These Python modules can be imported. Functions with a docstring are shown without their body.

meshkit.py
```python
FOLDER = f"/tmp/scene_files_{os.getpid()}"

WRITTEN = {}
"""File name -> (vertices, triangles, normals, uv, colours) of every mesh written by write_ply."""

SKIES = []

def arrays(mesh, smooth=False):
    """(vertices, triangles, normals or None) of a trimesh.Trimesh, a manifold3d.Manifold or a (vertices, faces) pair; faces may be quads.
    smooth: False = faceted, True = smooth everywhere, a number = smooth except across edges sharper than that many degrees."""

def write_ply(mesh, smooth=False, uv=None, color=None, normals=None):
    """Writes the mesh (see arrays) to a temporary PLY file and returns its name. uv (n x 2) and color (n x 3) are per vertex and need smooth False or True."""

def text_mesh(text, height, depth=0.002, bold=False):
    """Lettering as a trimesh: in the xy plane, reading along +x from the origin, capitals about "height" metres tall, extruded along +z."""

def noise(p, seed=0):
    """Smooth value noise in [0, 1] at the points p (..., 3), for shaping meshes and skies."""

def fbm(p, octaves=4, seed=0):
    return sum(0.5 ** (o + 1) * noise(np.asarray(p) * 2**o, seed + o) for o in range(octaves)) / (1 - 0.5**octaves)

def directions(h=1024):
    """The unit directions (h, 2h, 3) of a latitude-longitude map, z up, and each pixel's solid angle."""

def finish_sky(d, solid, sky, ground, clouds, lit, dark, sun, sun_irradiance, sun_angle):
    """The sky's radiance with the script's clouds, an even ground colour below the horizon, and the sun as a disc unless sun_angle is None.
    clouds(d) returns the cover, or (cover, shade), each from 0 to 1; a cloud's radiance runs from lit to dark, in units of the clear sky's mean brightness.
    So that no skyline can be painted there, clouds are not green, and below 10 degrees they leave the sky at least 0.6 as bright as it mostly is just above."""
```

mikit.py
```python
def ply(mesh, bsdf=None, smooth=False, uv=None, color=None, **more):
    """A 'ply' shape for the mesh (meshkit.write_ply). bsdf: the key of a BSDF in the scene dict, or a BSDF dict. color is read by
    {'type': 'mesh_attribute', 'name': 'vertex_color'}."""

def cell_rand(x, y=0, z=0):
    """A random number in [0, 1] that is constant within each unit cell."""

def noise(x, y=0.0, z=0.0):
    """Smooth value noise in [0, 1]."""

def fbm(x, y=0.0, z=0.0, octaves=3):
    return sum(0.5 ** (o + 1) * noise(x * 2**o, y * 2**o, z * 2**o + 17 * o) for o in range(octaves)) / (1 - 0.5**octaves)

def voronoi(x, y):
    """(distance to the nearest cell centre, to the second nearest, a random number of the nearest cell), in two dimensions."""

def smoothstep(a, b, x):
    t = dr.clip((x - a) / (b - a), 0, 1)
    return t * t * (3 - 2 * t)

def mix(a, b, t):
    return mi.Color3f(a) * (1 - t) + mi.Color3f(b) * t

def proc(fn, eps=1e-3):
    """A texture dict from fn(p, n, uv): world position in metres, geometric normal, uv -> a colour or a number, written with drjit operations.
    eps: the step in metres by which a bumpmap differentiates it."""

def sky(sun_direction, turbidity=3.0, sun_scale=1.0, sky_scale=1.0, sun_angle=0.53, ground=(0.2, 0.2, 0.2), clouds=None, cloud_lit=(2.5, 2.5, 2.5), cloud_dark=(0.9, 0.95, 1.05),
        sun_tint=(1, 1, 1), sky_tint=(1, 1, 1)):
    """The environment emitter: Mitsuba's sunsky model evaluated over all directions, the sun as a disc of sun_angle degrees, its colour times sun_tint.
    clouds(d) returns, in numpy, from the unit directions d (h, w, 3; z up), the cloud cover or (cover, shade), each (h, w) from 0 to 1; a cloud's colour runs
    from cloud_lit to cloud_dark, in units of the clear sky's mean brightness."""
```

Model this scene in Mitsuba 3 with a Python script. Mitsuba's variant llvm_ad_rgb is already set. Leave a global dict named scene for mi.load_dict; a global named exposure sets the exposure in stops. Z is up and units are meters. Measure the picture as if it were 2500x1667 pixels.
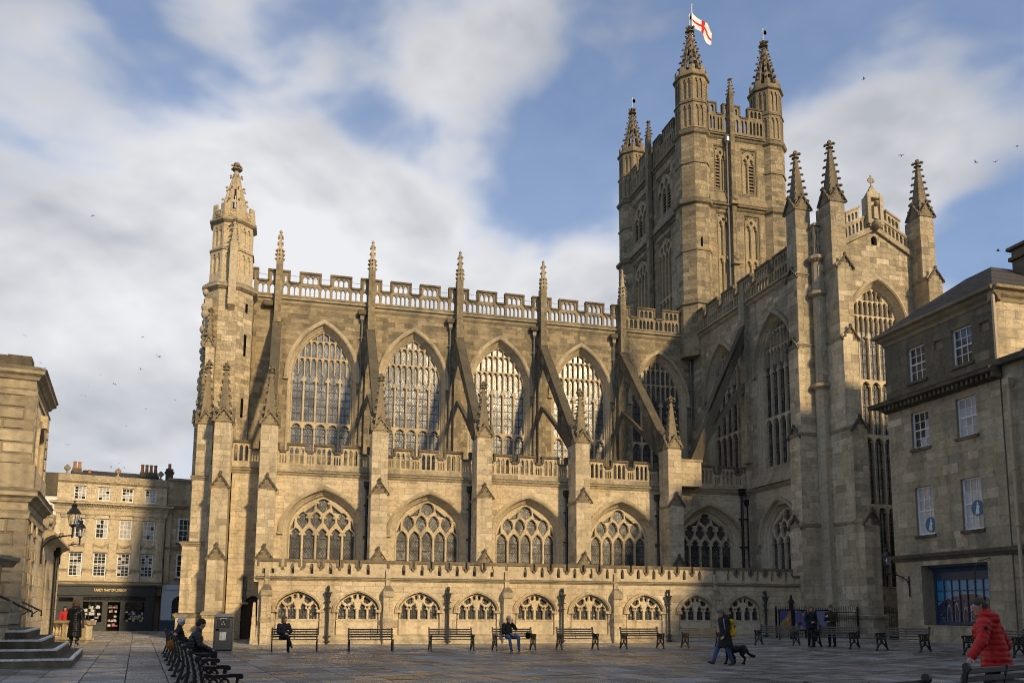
import math, random
import numpy as np, trimesh, mitsuba as mi, drjit as dr
import mikit, meshkit
import manifold3d as m3
import mapbox_earcut as earcut
from shapely.geometry import Polygon, LineString, Point, box as sbox
from shapely.ops import unary_union
from shapely import affinity
from mikit import noise, fbm, voronoi, cell_rand, smoothstep, mix, proc

T = mi.ScalarTransform4f
scene, labels = {}, {}
rng = np.random.default_rng(7)

# ------------------------------------------------------------------ camera, light, exposure
EYE = np.array([0, 0, 1.65])
YAW, PITCH, ROLL = math.radians(14.949), math.radians(7.483), math.radians(0.357)
FWD = np.array([math.sin(YAW) * math.cos(PITCH), math.cos(YAW) * math.cos(PITCH), math.sin(PITCH)])
RGT = np.array([math.cos(YAW), -math.sin(YAW), 0])
UPV = np.cross(RGT, FWD)
UPR = UPV * math.cos(ROLL) - RGT * math.sin(ROLL)
scene['camera'] = {'type': 'perspective', 'fov_axis': 'x', 'fov': 2 * math.degrees(math.atan(1250 / 2077.2)),
                   'near_clip': 0.1, 'far_clip': 3000.0, 'principal_point_offset_x': 0.0, 'principal_point_offset_y': -(1214.7 - 833.5) / 1667,
                   'to_world': T().look_at(origin=EYE.tolist(), target=(EYE + FWD).tolist(), up=UPR.tolist())}
SUN_AZ, SUN_EL = math.radians(20), math.radians(24)     # east of south
SUN = (math.sin(SUN_AZ) * math.cos(SUN_EL), -math.cos(SUN_AZ) * math.cos(SUN_EL), math.sin(SUN_EL))


def clouds(d):
    x, y, z = d[..., 0], d[..., 1], d[..., 2]
    az = np.degrees(np.arctan2(x, y)); el = np.degrees(np.arcsin(np.clip(z, -1, 1)))
    q = np.stack([x, y, z * 1.5], -1)
    warp = np.stack([meshkit.fbm(q * 3.0 + k * 7.3, 3, 30 + k) - .5 for k in range(3)], -1)
    q = q + .12 * warp
    n = meshkit.fbm(q * 3.2 + 3.1, 5, 5); w = meshkit.fbm(q * 9.0 + 9.0, 5, 11); wisp = meshkit.fbm(q * 15.0 + 2.0, 4, 17)

    def blob(a, e, sa, se, t=0.0):
        da = (az - a + 180) % 360 - 180; de = el - e; c, s = math.cos(t), math.sin(t)
        return np.exp(-((da * c + de * s) / sa) ** 2 - ((-da * s + de * c) / se) ** 2)
    f2 = meshkit.fbm(q * 24.0 + 4.0, 4, 41)
    g = .50 + .75 * (n - .5) + .85 * (w - .5) + .30 * (wisp - .5) + .30 * (f2 - .5)
    for a, e, sa, se, t, k in CLOUD_MASSES:
        g = g + k * blob(a, e, sa, se, t)
    cover = np.clip((g - .31) / .46, 0, 1); cover = cover * cover * (3 - 2 * cover)
    cover = np.clip(.18 + .82 * cover, 0, 1) * np.clip(.55 + .45 * np.clip((110 - np.abs(az - 20)) / 60, 0, 1), 0, 1)
    shade = np.clip(.45 - 1.5 * (n - .5) + 1.3 * (w - .5) + .5 * (wisp - .5) + .6 * (f2 - .5) + .35 * blob(-18, 6, 34, 9) - .25 * blob(2, 21, 14, 8), 0, 1)
    return cover * .96, shade


CLOUD_MASSES = [(-16, 22, 14, 8, 0, .30), (3, 22.5, 13, 6.0, 0, .40), (-14, 10, 22, 8, 0, .40), (17, 15, 12, 5, 0, .30), (19.5, 22, 3.5, 2.5, 0, .25), (11, 35, 12, 3.2, .2, .28), (39.5, 27, 7.5, 5.5, 0, .62), (36, 16, 12, 6, 0, .35), (-17, 33, 5, 4, 0, .14), (-6, 28, 5, 3.5, 0, .12),
                (18.3, 28.8, 3.4, 5.5, -.3, -.46), (1, 36.5, 5.0, 3.0, 0, -.32), (-10.5, 31.5, 3.5, 3.5, .3, -.30), (33, 35, 6.5, 3.6, 0, -.42), (27, 28, 2.6, 5, 0, -.25), (46.5, 21.5, 3.5, 3.5, 0, -.48), (4.5, 30.5, 3.5, 2.4, 0, -.26), (46, 33.5, 4, 2.0, 0, -.3)]
scene['sky'] = mikit.sky(SUN, turbidity=3.0, sun_tint=(1.0, 0.975, 0.89), sun_scale=0.66, sun_angle=3.6, clouds=clouds, cloud_lit=(2.5, 2.49, 2.53), cloud_dark=(1.4, 1.45, 1.56), sky_tint=(0.92, 0.97, 1.16))
exposure = 2.2

# ------------------------------------------------------------------ mesh helpers


class MB:
    """One mesh being collected; per-vertex uv = (tone, dirt) of the piece, read by the procedural materials."""

    def __init__(s):
        s.v, s.f, s.u, s.n = [], [], [], 0

    def add(s, v, f, tone=None, dirt=0.0):
        v = np.asarray(v, float)
        tone = 0.5 if tone is None else tone
        s.v.append(v); s.f.append(np.asarray(f, int).reshape(-1, 3) + s.n)
        s.u.append(np.tile([tone, dirt], (len(v), 1))); s.n += len(v)
        return s

    def merge(s, o, fn=None):
        for v, f, u in zip(o.v, o.f, o.u):
            pass
        v, f, u = o.arr()
        s.v.append(fn(v) if fn else v); s.f.append(f + s.n); s.u.append(u); s.n += len(v)
        return s

    def arr(s):
        return np.vstack(s.v), np.vstack(s.f), np.vstack(s.u)

    def mesh(s):
        v, f, u = s.arr()
        return trimesh.Trimesh(v, f, process=False)


def ply(mb, bsdf, smooth=False, **kw):
    v, f, u = mb.arr()
    if smooth is True:
        return mikit.ply((v, f), bsdf, True, uv=u, **kw)
    return mikit.ply((v, f), bsdf, False, uv=u, **kw)


USED = {}


def numbered(k):
    n = USED.get(k, 0)
    USED[k] = n + 1
    return k if n == 0 else f'{k}_{n:03d}'


def obj(name, mb, bsdf, parent=None, smooth=False, label=None, kind=None):
    """ONE entry of the scene, keyed parent + '__' + name."""
    key = numbered((parent + '__' if parent else '') + name)
    scene[key] = mb if isinstance(mb, dict) else ply(mb, bsdf, smooth)
    if label or kind:
        labels[key] = {**({'label': label} if label else {}), **({'kind': kind} if kind else {})}
    return key


def thing(name, label, cat, group=None):
    key = numbered(name)
    labels[key] = {'label': label, 'category': cat, **({'group': group} if group else {})}
    return key


def single(name, mb, bsdf, label, cat, group=None, smooth=False):
    key = thing(name, label, cat, group)
    scene[key] = ply(mb, bsdf, smooth)
    return key


def Fr(nx, ny, dist):
    """Wall frame: local (s, z, d) -> world; n = outward normal, plane at n.p = dist."""
    l = math.hypot(nx, ny); n = np.array([nx / l, ny / l, 0]); sd = np.array([-n[1], n[0], 0])
    M = np.stack([sd, [0, 0, 1], n], 0)

    def fn(v):
        v = np.asarray(v, float).copy(); v[:, 2] += dist
        return v @ M
    fn.n, fn.sd, fn.dist = n, sd, dist
    return fn


def ident(v):
    return np.asarray(v, float)


def extr(mb, poly, d0, d1, fr=ident, tone=None, dirt=0.0):
    """Extrude a shapely (multi)polygon in (s, z) from depth d0 to d1."""
    for g in getattr(poly, 'geoms', [poly]):
        if g.is_empty or g.geom_type != 'Polygon' or g.area < 1e-6:
            continue
        cs = m3.CrossSection([np.asarray(g.exterior.coords)[:-1]] + [np.asarray(r.coords)[:-1] for r in g.interiors], m3.FillRule.EvenOdd)
        me = cs.extrude(d1 - d0).to_mesh()
        v = np.array(me.vert_properties[:, :3], float); v[:, 2] += d0
        mb.add(fr(v), me.tri_verts, tone, dirt)
    return mb


BOXF = np.array([[0, 2, 1], [1, 2, 3], [4, 5, 6], [5, 7, 6], [0, 1, 4], [1, 5, 4], [2, 6, 3], [3, 6, 7], [0, 4, 2], [2, 4, 6], [1, 3, 5], [3, 7, 5]])


def bx(mb, x0, x1, y0, y1, z0, z1, tone=None, dirt=0.0, fr=ident, top=None):
    """A box; top = inset of the upper face (a tapered block)."""
    t = top or 0
    v = [[x, y, z] for z, i in ((z0, 0), (z1, t)) for y in (y0 + i, y1 - i) for x in (x0 + i, x1 - i)]
    f = BOXF
    return mb.add(fr(np.array(v, float)), f, tone, dirt)


def cbx(mb, x0, x1, y0, y1, z0, z1, c=0.01, tone=None, dirt=0.0, fr=ident):
    """A box with chamfered edges (hull of three slabs)."""
    p = []
    for a in (0, 1):
        for b in (0, 1):
            for d in (0, 1):
                X, Y, Z = (x0, x1)[a], (y0, y1)[b], (z0, z1)[d]
                ix, iy, iz = c * (1 - 2 * a), c * (1 - 2 * b), c * (1 - 2 * d)
                p += [[X, Y + iy, Z + iz], [X + ix, Y, Z + iz], [X + ix, Y + iy, Z]]
    h = m3.Manifold.hull_points(np.array(p, float)).to_mesh()
    return mb.add(fr(np.array(h.vert_properties[:, :3], float)), h.tri_verts, tone, dirt)


def hull(mb, pts, tone=None, dirt=0.0, fr=ident):
    h = m3.Manifold.hull_points(np.asarray(pts, float)).to_mesh()
    return mb.add(fr(np.array(h.vert_properties[:, :3], float)), h.tri_verts, tone, dirt)


def loft(mb, rings, closed=True, tone=None, dirt=0.0, cap=(False, False)):
    """Quads between successive rings (n x 3 each)."""
    R = [np.asarray(r, float) for r in rings]; n = len(R[0])
    f = []
    for k in range(len(R) - 1):
        for i in range(n if closed else n - 1):
            j = (i + 1) % n; a, b, c, d = k * n + i, k * n + j, (k + 1) * n + j, (k + 1) * n + i
            f += [[a, b, c], [a, c, d]]
    v = np.vstack(R)
    if cap[0]:
        v = np.vstack([v, R[0].mean(0)]); c = len(v) - 1
        f += [[c, (i + 1) % n, i] for i in range(n)]
    if cap[1]:
        v = np.vstack([v, R[-1].mean(0)]); c = len(v) - 1; o = (len(R) - 1) * n
        f += [[c, o + i, o + (i + 1) % n] for i in range(n)]
    return mb.add(v, f, tone, dirt)


def ring(x, y, z, r, n=8, ph=0.0, sx=1, sy=1):
    a = np.arange(n) * 2 * math.pi / n + ph
    return np.stack([x + r * sx * np.cos(a), y + r * sy * np.sin(a), np.full(n, z)], 1)


def lathe(mb, x, y, prof, n=12, ph=0.0, tone=None, dirt=0.0):
    return loft(mb, [ring(x, y, z, r, n, ph) for r, z in prof], True, tone, dirt, (True, True))


def tube(mb, pts, r, n=8, tone=None, dirt=0.0, fr=ident):
    pts = np.asarray(pts, float); r = np.broadcast_to(r, (len(pts),))
    rings = []
    for i, p in enumerate(pts):
        t = pts[min(i + 1, len(pts) - 1)] - pts[max(i - 1, 0)]; t /= np.linalg.norm(t) + 1e-12
        a = np.cross(t, [0, 0, 1] if abs(t[2]) < 0.9 else [1, 0, 0]); a /= np.linalg.norm(a); b = np.cross(t, a)
        an = np.arange(n) * 2 * math.pi / n
        rings.append(fr(p + r[i] * (np.cos(an)[:, None] * a + np.sin(an)[:, None] * b)))
    return loft(mb, rings, True, tone, dirt, (True, True))


def ball(mb, c, r, n=6, tone=None, dirt=0.0, sc=(1, 1, 1)):
    m = trimesh.creation.icosphere(subdivisions=1 if n <= 6 else 2, radius=1.0)
    return mb.add(m.vertices * r * np.array(sc) + np.asarray(c), m.faces, tone, dirt)


# ------------------------------------------------------------------ materials


def two(b):
    return {'type': 'twosided', 'nested': b}


def prin(color, rough=0.6, spec=0.5, **k):
    c = color if isinstance(color, dict) else {'type': 'rgb', 'value': list(color)}
    return {'type': 'principled', 'base_color': c, 'roughness': rough, 'specular': spec, **k}


def stone_fn(dark, light, grey, dirt_gain=1.0):
    def fn(p, n, uv):
        u, v = uv.x, uv.y
        c = mix(dark, light, u)
        big = fbm(p.x * 0.22, p.y * 0.22, p.z * 0.22, 3)
        med = fbm(p.x * 1.1 + 7, p.y * 1.1, p.z * 1.6, 4)
        fine = fbm(p.x * 9, p.y * 9, p.z * 9, 3)
        streak = fbm((p.x + p.y) * 2.6, p.z * 0.16, 3.0, 3)
        g = dr.clip(v * 0.75 * dirt_gain + 0.9 * (big - 0.5) * dirt_gain + 1.5 * (streak - 0.55) + 0.35 * (med - 0.5), 0, 1)
        c = mix(c, grey, g * 0.8)
        c = mix(c, mi.Color3f(0.43, 0.315, 0.16), dr.clip((fbm(p.x * .5 + 31, p.y * .5, p.z * .5, 2) - 0.55) * 1.6, 0, 0.35) * (1 - v))
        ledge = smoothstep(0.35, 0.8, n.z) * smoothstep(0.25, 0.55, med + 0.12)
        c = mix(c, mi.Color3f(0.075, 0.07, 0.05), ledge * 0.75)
        pits = smoothstep(0.62, 0.74, noise(p.x * 5.3, p.y * 5.3, p.z * 5.3))
        return c * (0.80 + 0.40 * fine) * (1 - 0.15 * pits)
    return fn


def stone_bump(p, n, uv):
    return fbm(p.x * 7, p.y * 7, p.z * 7, 3) * 0.03 + noise(p.x * 31, p.y * 31, p.z * 31) * 0.006


def bump(tex, nested, scale=1.0):
    return {'type': 'bumpmap', 'arbitrary': proc(tex, 4e-3), 'scale': scale, 'nested': nested}


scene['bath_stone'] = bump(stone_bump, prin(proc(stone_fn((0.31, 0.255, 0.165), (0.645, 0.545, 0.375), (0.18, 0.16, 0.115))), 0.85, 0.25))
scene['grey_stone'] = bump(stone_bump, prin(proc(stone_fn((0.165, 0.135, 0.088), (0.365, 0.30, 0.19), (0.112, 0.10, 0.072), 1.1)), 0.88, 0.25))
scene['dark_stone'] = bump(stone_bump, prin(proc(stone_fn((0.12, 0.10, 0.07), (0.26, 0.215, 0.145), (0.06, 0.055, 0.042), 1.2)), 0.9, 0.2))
scene['mortar'] = prin((0.25, 0.205, 0.14), 0.95, 0.1)


def lead_glass(bright, dark, scale):
    def fn(p, n, uv):
        s, z = (p.x + p.y) * scale, p.z * scale
        a, b = s + z * 0.62, s - z * 0.62
        line = dr.maximum(smoothstep(0.40, 0.48, dr.abs(a - dr.floor(a) - 0.5)), smoothstep(0.40, 0.48, dr.abs(b - dr.floor(b) - 0.5)))
        r = cell_rand(dr.floor(a), dr.floor(b), 3)
        r2 = noise(s * .35, z * .35, 4.0)
        c = mix(dark, bright, dr.clip(0.15 + 0.9 * r * r2 + 0.35 * (r2 - .4), 0, 1))
        return c * (1 - 0.75 * line)
    return fn


def glass_bump(p, n, uv):
    s, z = (p.x + p.y) * 5.0, p.z * 5.0
    a, b = dr.floor(s + z * 0.62), dr.floor(s - z * 0.62)
    return ((s - dr.floor(s)) * (cell_rand(a, b, 1) - .5) + (z - dr.floor(z)) * (cell_rand(a, b, 2) - .5)) * 0.02


scene['leaded_glass'] = bump(glass_bump, prin(proc(lead_glass((0.23, 0.235, 0.235), (0.095, 0.095, 0.095), 6.0)), 0.27, 0.6, metallic=.6), 0.35)
scene['stained_glass'] = bump(glass_bump, prin(proc(lead_glass((0.22, 0.22, 0.205), (0.05, 0.05, 0.052), 7.0)), 0.32, 0.6, metallic=.45), 0.4)
scene['lead_bar'] = prin((0.03, 0.03, 0.032), 0.5)
scene['iron'] = prin((0.012, 0.012, 0.014), 0.38, 0.6)
scene['pipe_grey'] = prin((0.035, 0.037, 0.038), 0.5, 0.4)
scene['void'] = prin((0.006, 0.005, 0.005), 0.9, 0.1)
# ------------------------------------------------------------------ masonry
STONES = {}


def view_px(c, n, area):
    r = np.asarray(c) - EYE; d = np.linalg.norm(r); x = r @ RGT / max(r @ FWD, 1e-6)
    if r @ FWD <= 0 or abs(x) > 0.62 or r @ UPV / (r @ FWD) > .6:
        return 0.0
    return area * max(-(r @ n) / d, 0) / d ** 2


def ashlar(th, fr, poly, d=0.0, course=0.31, lens=(0.4, 0.85), tone=(0.55, 0.2), dirt=0.15, back=None, thick=0.25, joint=0.006, relief=0.008, mat='bath_stone', r=rng, bevel=0.0, prio=1.0, patch=.06):
    """Courses of stone blocks over the polygon (s, z) of a wall face; the backing (mortar) goes to the mesh `back`."""
    if back is not None:
        extr(back, poly, d - thick, d - 0.012, fr, 0.4, 0.4)
    x0, z0, x1, z1 = poly.bounds
    nz = max(1, round((z1 - z0) / course)); hs = r.uniform(0.8, 1.2, nz); hs *= (z1 - z0) / hs.sum()
    n = getattr(fr, 'n', np.array([0, -1, 0])); lst = STONES.setdefault(th, [])
    z = z0; simple = abs(poly.area - (x1 - x0) * (z1 - z0)) < 1e-6
    for h in hs:
        s = x0 - r.uniform(0, lens[0]) * (0 if simple else 1); first = True
        while s < x1 - 1e-6:
            L = r.uniform(*lens) * (r.uniform(.5, 1) if first else 1); first = False
            if x1 - (s + L) < lens[0] * .45:
                L = x1 - s + 1e-9
            b = sbox(s + joint, z + joint, min(s + L, x1) - joint, z + h - joint)
            t = float(np.clip(r.normal(*tone), 0, 1)); dd = float(np.clip(dirt + r.normal(0, .13), 0, 1)); e = d + r.uniform(0, relief); k_ = r.random()
            if k_ < patch:
                dd = min(1, dd + r.uniform(.25, .6)); t *= .7
            elif k_ > 1 - patch * .7:
                t = min(1, t + .3); dd *= .4
            s += L
            if simple:
                ps = [b]
            else:
                c = poly.intersection(b)
                ps = [g for g in getattr(c, 'geoms', [c]) if g.geom_type == 'Polygon' and g.area > 0.006]
            for g in ps:
                q = np.asarray(g.exterior.coords)[:-1]
                if Polygon(q).exterior.is_ccw is False:
                    q = q[::-1]
                m = len(q)
                if m < 3:
                    continue
                if len(g.interiors):
                    g = Polygon(q)
                if m == 4:
                    ff = [[0, 1, 2], [0, 2, 3]]
                    cx, cz = q.mean(0); inn = q + bevel * np.sign(np.array([cx, cz]) - q)
                else:
                    ff = earcut.triangulate_float64(q, np.array([m], np.uint32)).reshape(-1, 3); inn = q
                v = np.vstack([np.c_[inn, np.full(m, e)], np.c_[q, np.full(m, d - 0.02)]])
                if bevel:
                    v[m:, 2] = d - .03
                sides = [[i + m, (i + 1) % m + m, (i + 1) % m] for i in range(m)] + [[i + m, (i + 1) % m, i] for i in range(m)]
                v = fr(v)
                lst.append((view_px(v[:m].mean(0), n, g.area) * prio, v, np.array(list(map(list, ff)) + sides), t, dd, mat))
        z += h


def finish_stones(th, name='stone', most=300, rest='ashlar'):
    lst = sorted(STONES.get(th, []), key=lambda q: -q[0])
    for k, (w, v, f, t, dd, mat) in enumerate(lst[:most]):
        obj(name, MB().add(v, f, t, dd), mat, th)
    for mat in sorted({q[5] for q in lst[most:]}):
        mb = MB()
        for w, v, f, t, dd, m in lst[most:]:
            if m == mat:
                mb.add(v, f, t, dd)
        obj(rest if mat != 'grey_stone' else 'weathered_' + rest, mb, mat, th, kind='stuff')


# ------------------------------------------------------------------ gothic pieces
def arch(hw, spring, rise, sill, cx=0.0, n=14, kind=None):
    """Outline of an arched opening, counter-clockwise from the left foot, 2n+3 points."""
    kind = kind or ('two' if rise >= hw * 0.98 else 'four')
    if kind == 'two':
        R = (hw * hw + rise * rise) / (2 * hw); ta = math.acos((R - hw) / R)
        t = np.linspace(0, ta, n + 1); x, z = hw - R + R * np.cos(t), R * np.sin(t)
    elif kind == 'round':
        t = np.linspace(0, math.pi / 2, n + 1); x, z = hw * np.cos(t), rise * np.sin(t)
    else:
        t = np.linspace(0, math.pi / 2, n + 1); x = hw * np.cos(t) ** 1.05; q = np.clip(x / hw, 0, 1)
        z = rise * (0.72 * np.sqrt(1 - q ** 2.3) + 0.28 * (1 - q))
        x[-1] = 0
    R_ = np.c_[x, z + spring]; L_ = np.c_[-x[::-1], z[::-1] + spring][1:]
    P = np.vstack([[[-hw, sill], [hw, sill]], R_, L_])
    P[:, 0] += cx
    return P


def AP(*a, **k):
    return Polygon(arch(*a, **k)).buffer(0)


def cusped(w, z0, spring, rise, cx, cusp=0.0, foot=0.0):
    """A light: straight sides, pointed head; foot > 0 gives a pointed bottom; cusps bite into the head."""
    hw = w / 2
    p = AP(hw, spring, rise, z0, cx, 6)
    if foot:
        p = p.difference(Polygon([(cx - hw - .01, z0 - .01), (cx, z0 - .01), (cx - hw - .01, z0 + foot)])).difference(Polygon([(cx + hw + .01, z0 - .01), (cx, z0 - .01), (cx + hw + .01, z0 + foot)]))
    if cusp:
        for sx in (-1, 1):
            p = p.difference(Point(cx + sx * (hw * 0.80), spring + rise * 0.34).buffer(cusp, 5).intersection(sbox(*( (cx + sx * hw * .45, spring - 1, cx + sx * hw * 2, spring + rise) if sx > 0 else (cx - hw * 2, spring - 1, cx - hw * .45, spring + rise)))))
    return p


def rect_px(w):
    return w


def window(parent, fr, cx, lights, glass_out, open_out, hood=None, depth=0.5, bars=None, glass='leaded_glass', dirt=0.1, tone=0.62, label=None, thick=0.16, panel=None):
    """A traceried window: reveal (splayed mouldings) > hood_mould, tracery, panes, glazing bars. lights: [(polygon, own pane?)]."""
    w = (parent + '__' if parent else '') + 'window'; key = numbered(w)
    if label:
        labels[key] = {'label': label}
    mb = MB(); A, B = np.asarray(open_out, float), np.asarray(glass_out, float)
    steps = [(0.0, 0.006), (0.10, -.05), (0.13, -.12), (0.40, -.2), (0.46, -.27), (0.80, -.36), (0.84, -.42), (1.0, -depth), (1.0, -depth - .2)]
    rings = [fr(np.c_[A * (1 - t) + B * t, np.full(len(A), d)]) for t, d in steps]
    loft(mb, rings, True, tone, dirt)
    scene[key] = ply(mb, 'bath_stone')
    if hood is not None:
        hp, low = hood
        ringp = hp.difference(Polygon(A).buffer(0.0)).intersection(sbox(-1e3, low, 1e3, 1e3))
        h = MB(); extr(h, ringp, 0.0, 0.13, fr, tone - .1, dirt + .25); extr(h, ringp.buffer(-.05), 0.13, 0.17, fr, tone - .15, dirt + .35)
        a0, _, a1, _ = hp.bounds
        for s, e in ((a0, a0 + .28), (a1 - .28, a1)):
            extr(h, sbox(s - .02, low - .09, e + .02, low + .03), 0, .16 if a1 - a0 > 3 else .1, fr, tone - .1, dirt + .2)
        obj('hood_mould', h, 'bath_stone', key)
    G = Polygon(B).buffer(0)
    L = [(l.intersection(G.buffer(-.05)), own) for l, own in lights]
    L = [(l, o) for l, o in L if not l.is_empty and l.area > .004]
    tr = G.buffer(.03)
    if panel is not None:
        tr = tr.difference(panel)
    tr = tr.difference(unary_union([l for l, o in L]))
    t = MB(); extr(t, tr, -depth - thick + .02, -depth + .02, fr, tone, dirt)
    wide = tr.buffer(-.028)
    extr(t, wide, -depth + .02, -depth + .07, fr, tone + .05, dirt)
    obj('tracery', t, 'bath_stone', key)
    rest = MB()
    for l, own in L:
        if own:
            m = MB(); extr(m, l.buffer(.015), -depth - .14, -depth - .12, fr, rng.uniform(.2, .8)); obj('pane', m, glass, key)
        else:
            extr(rest, l.buffer(.015), -depth - .14, -depth - .12, fr, .5)
    if rest.n:
        obj('tracery_glass', rest, glass, key, kind='stuff')
    if bars:
        b = MB(); zs, vb = bars
        for l, own in L:
            if own:
                x0, z0, x1, z1 = l.bounds; c = (x0 + x1) / 2
                if vb:
                    extr(b, l.intersection(sbox(c - .014, z0, c + .014, z1)), -depth - .12, -depth - .08, fr)
                for z in zs:
                    if z0 + .1 < z < z1 - .1:
                        extr(b, l.intersection(sbox(x0, z - .018, x1, z + .018)), -depth - .12, -depth - .08, fr)
        if b.n:
            obj('glazing_bars', b, 'lead_bar', key, kind='stuff')
    return key


def perp_lights(cx, hw, sill, transom, spring, rise, n=5, up=None):
    """Perpendicular tracery: n main lights, a transom, panel lights on half the pitch above."""
    L = []; p = 2 * hw / n; g = .13
    for i in range(n):
        c = cx - hw + (i + .5) * p
        trs = transom if isinstance(transom, (list, tuple)) else [transom]
        z = sill
        for t in trs:
            L.append((cusped(p - g, z + .06, t - .48, .38, c, .05), True)); z = t + .05
        L.append((cusped(p - g, z, spring + .12, .62, c, .085), True))
    base = spring + .62
    t1, t2 = base + (rise - .75) * .42, base + (rise - .75) * .80
    q = p / 2
    for j in range(2 * n):
        c = cx - hw + (j + .5) * q; d = abs(c - cx) / hw
        even = (j % 2 == 0)
        off = .25 * q * (-1 if even else 1) * 0
        L.append((cusped(q - .085, base - .34, t1 - .26, .2, c + off, .028, .36), False))
        if d < .72:
            L.append((cusped(q - .085, t1 + .04, t2 - .2, .16, c, .028), False))
        if d < .42:
            L.append((cusped(q - .07, t2 + .05, spring + rise - .15, .3, c, 0), False))
    for s in (-1, 1):       # little eyelets between the ogee heads
        pass
    return L


def aisle_lights(cx, hw, sill, spring, rise, n=5, cusp=.075):
    L = []; p = 2 * hw / n; g = .13
    for i in range(n):
        L.append((cusped(p - g, sill + .06, spring + .12, .5, cx - hw + (i + .5) * p, cusp), True))
    for i in range(n - 1):
        L.append((cusped(p - g, spring + .55, spring + 1.08, .46, cx - hw + (i + 1) * p, cusp, .42), True))
    L.append((cusped(p - g + .12, spring + 1.5, spring + rise - .36, .36, cx, cusp, .3), True))
    for s in (-1, 1):
        L.append((Polygon([(cx + s * (p * .62), spring + 1.95), (cx + s * (p * .62 + .1), spring + 1.55), (cx + s * (p * 1.5), spring + 1.45)]), False))
        L.append((Polygon([(cx + s * (p * 2.12), spring + .62), (cx + s * (p * 2.12), spring + 1.1), (cx + s * (p * 2.45), spring + .5)]), False))
    return L


def foil(cx, cz, r, n=6):
    return unary_union([Point(cx + .56 * r * math.cos(k * 2 * math.pi / n + .52), cz + .56 * r * math.sin(k * 2 * math.pi / n + .52)).buffer(.46 * r, 5) for k in range(n)] + [Point(cx, cz).buffer(.5 * r, 5)])


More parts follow.
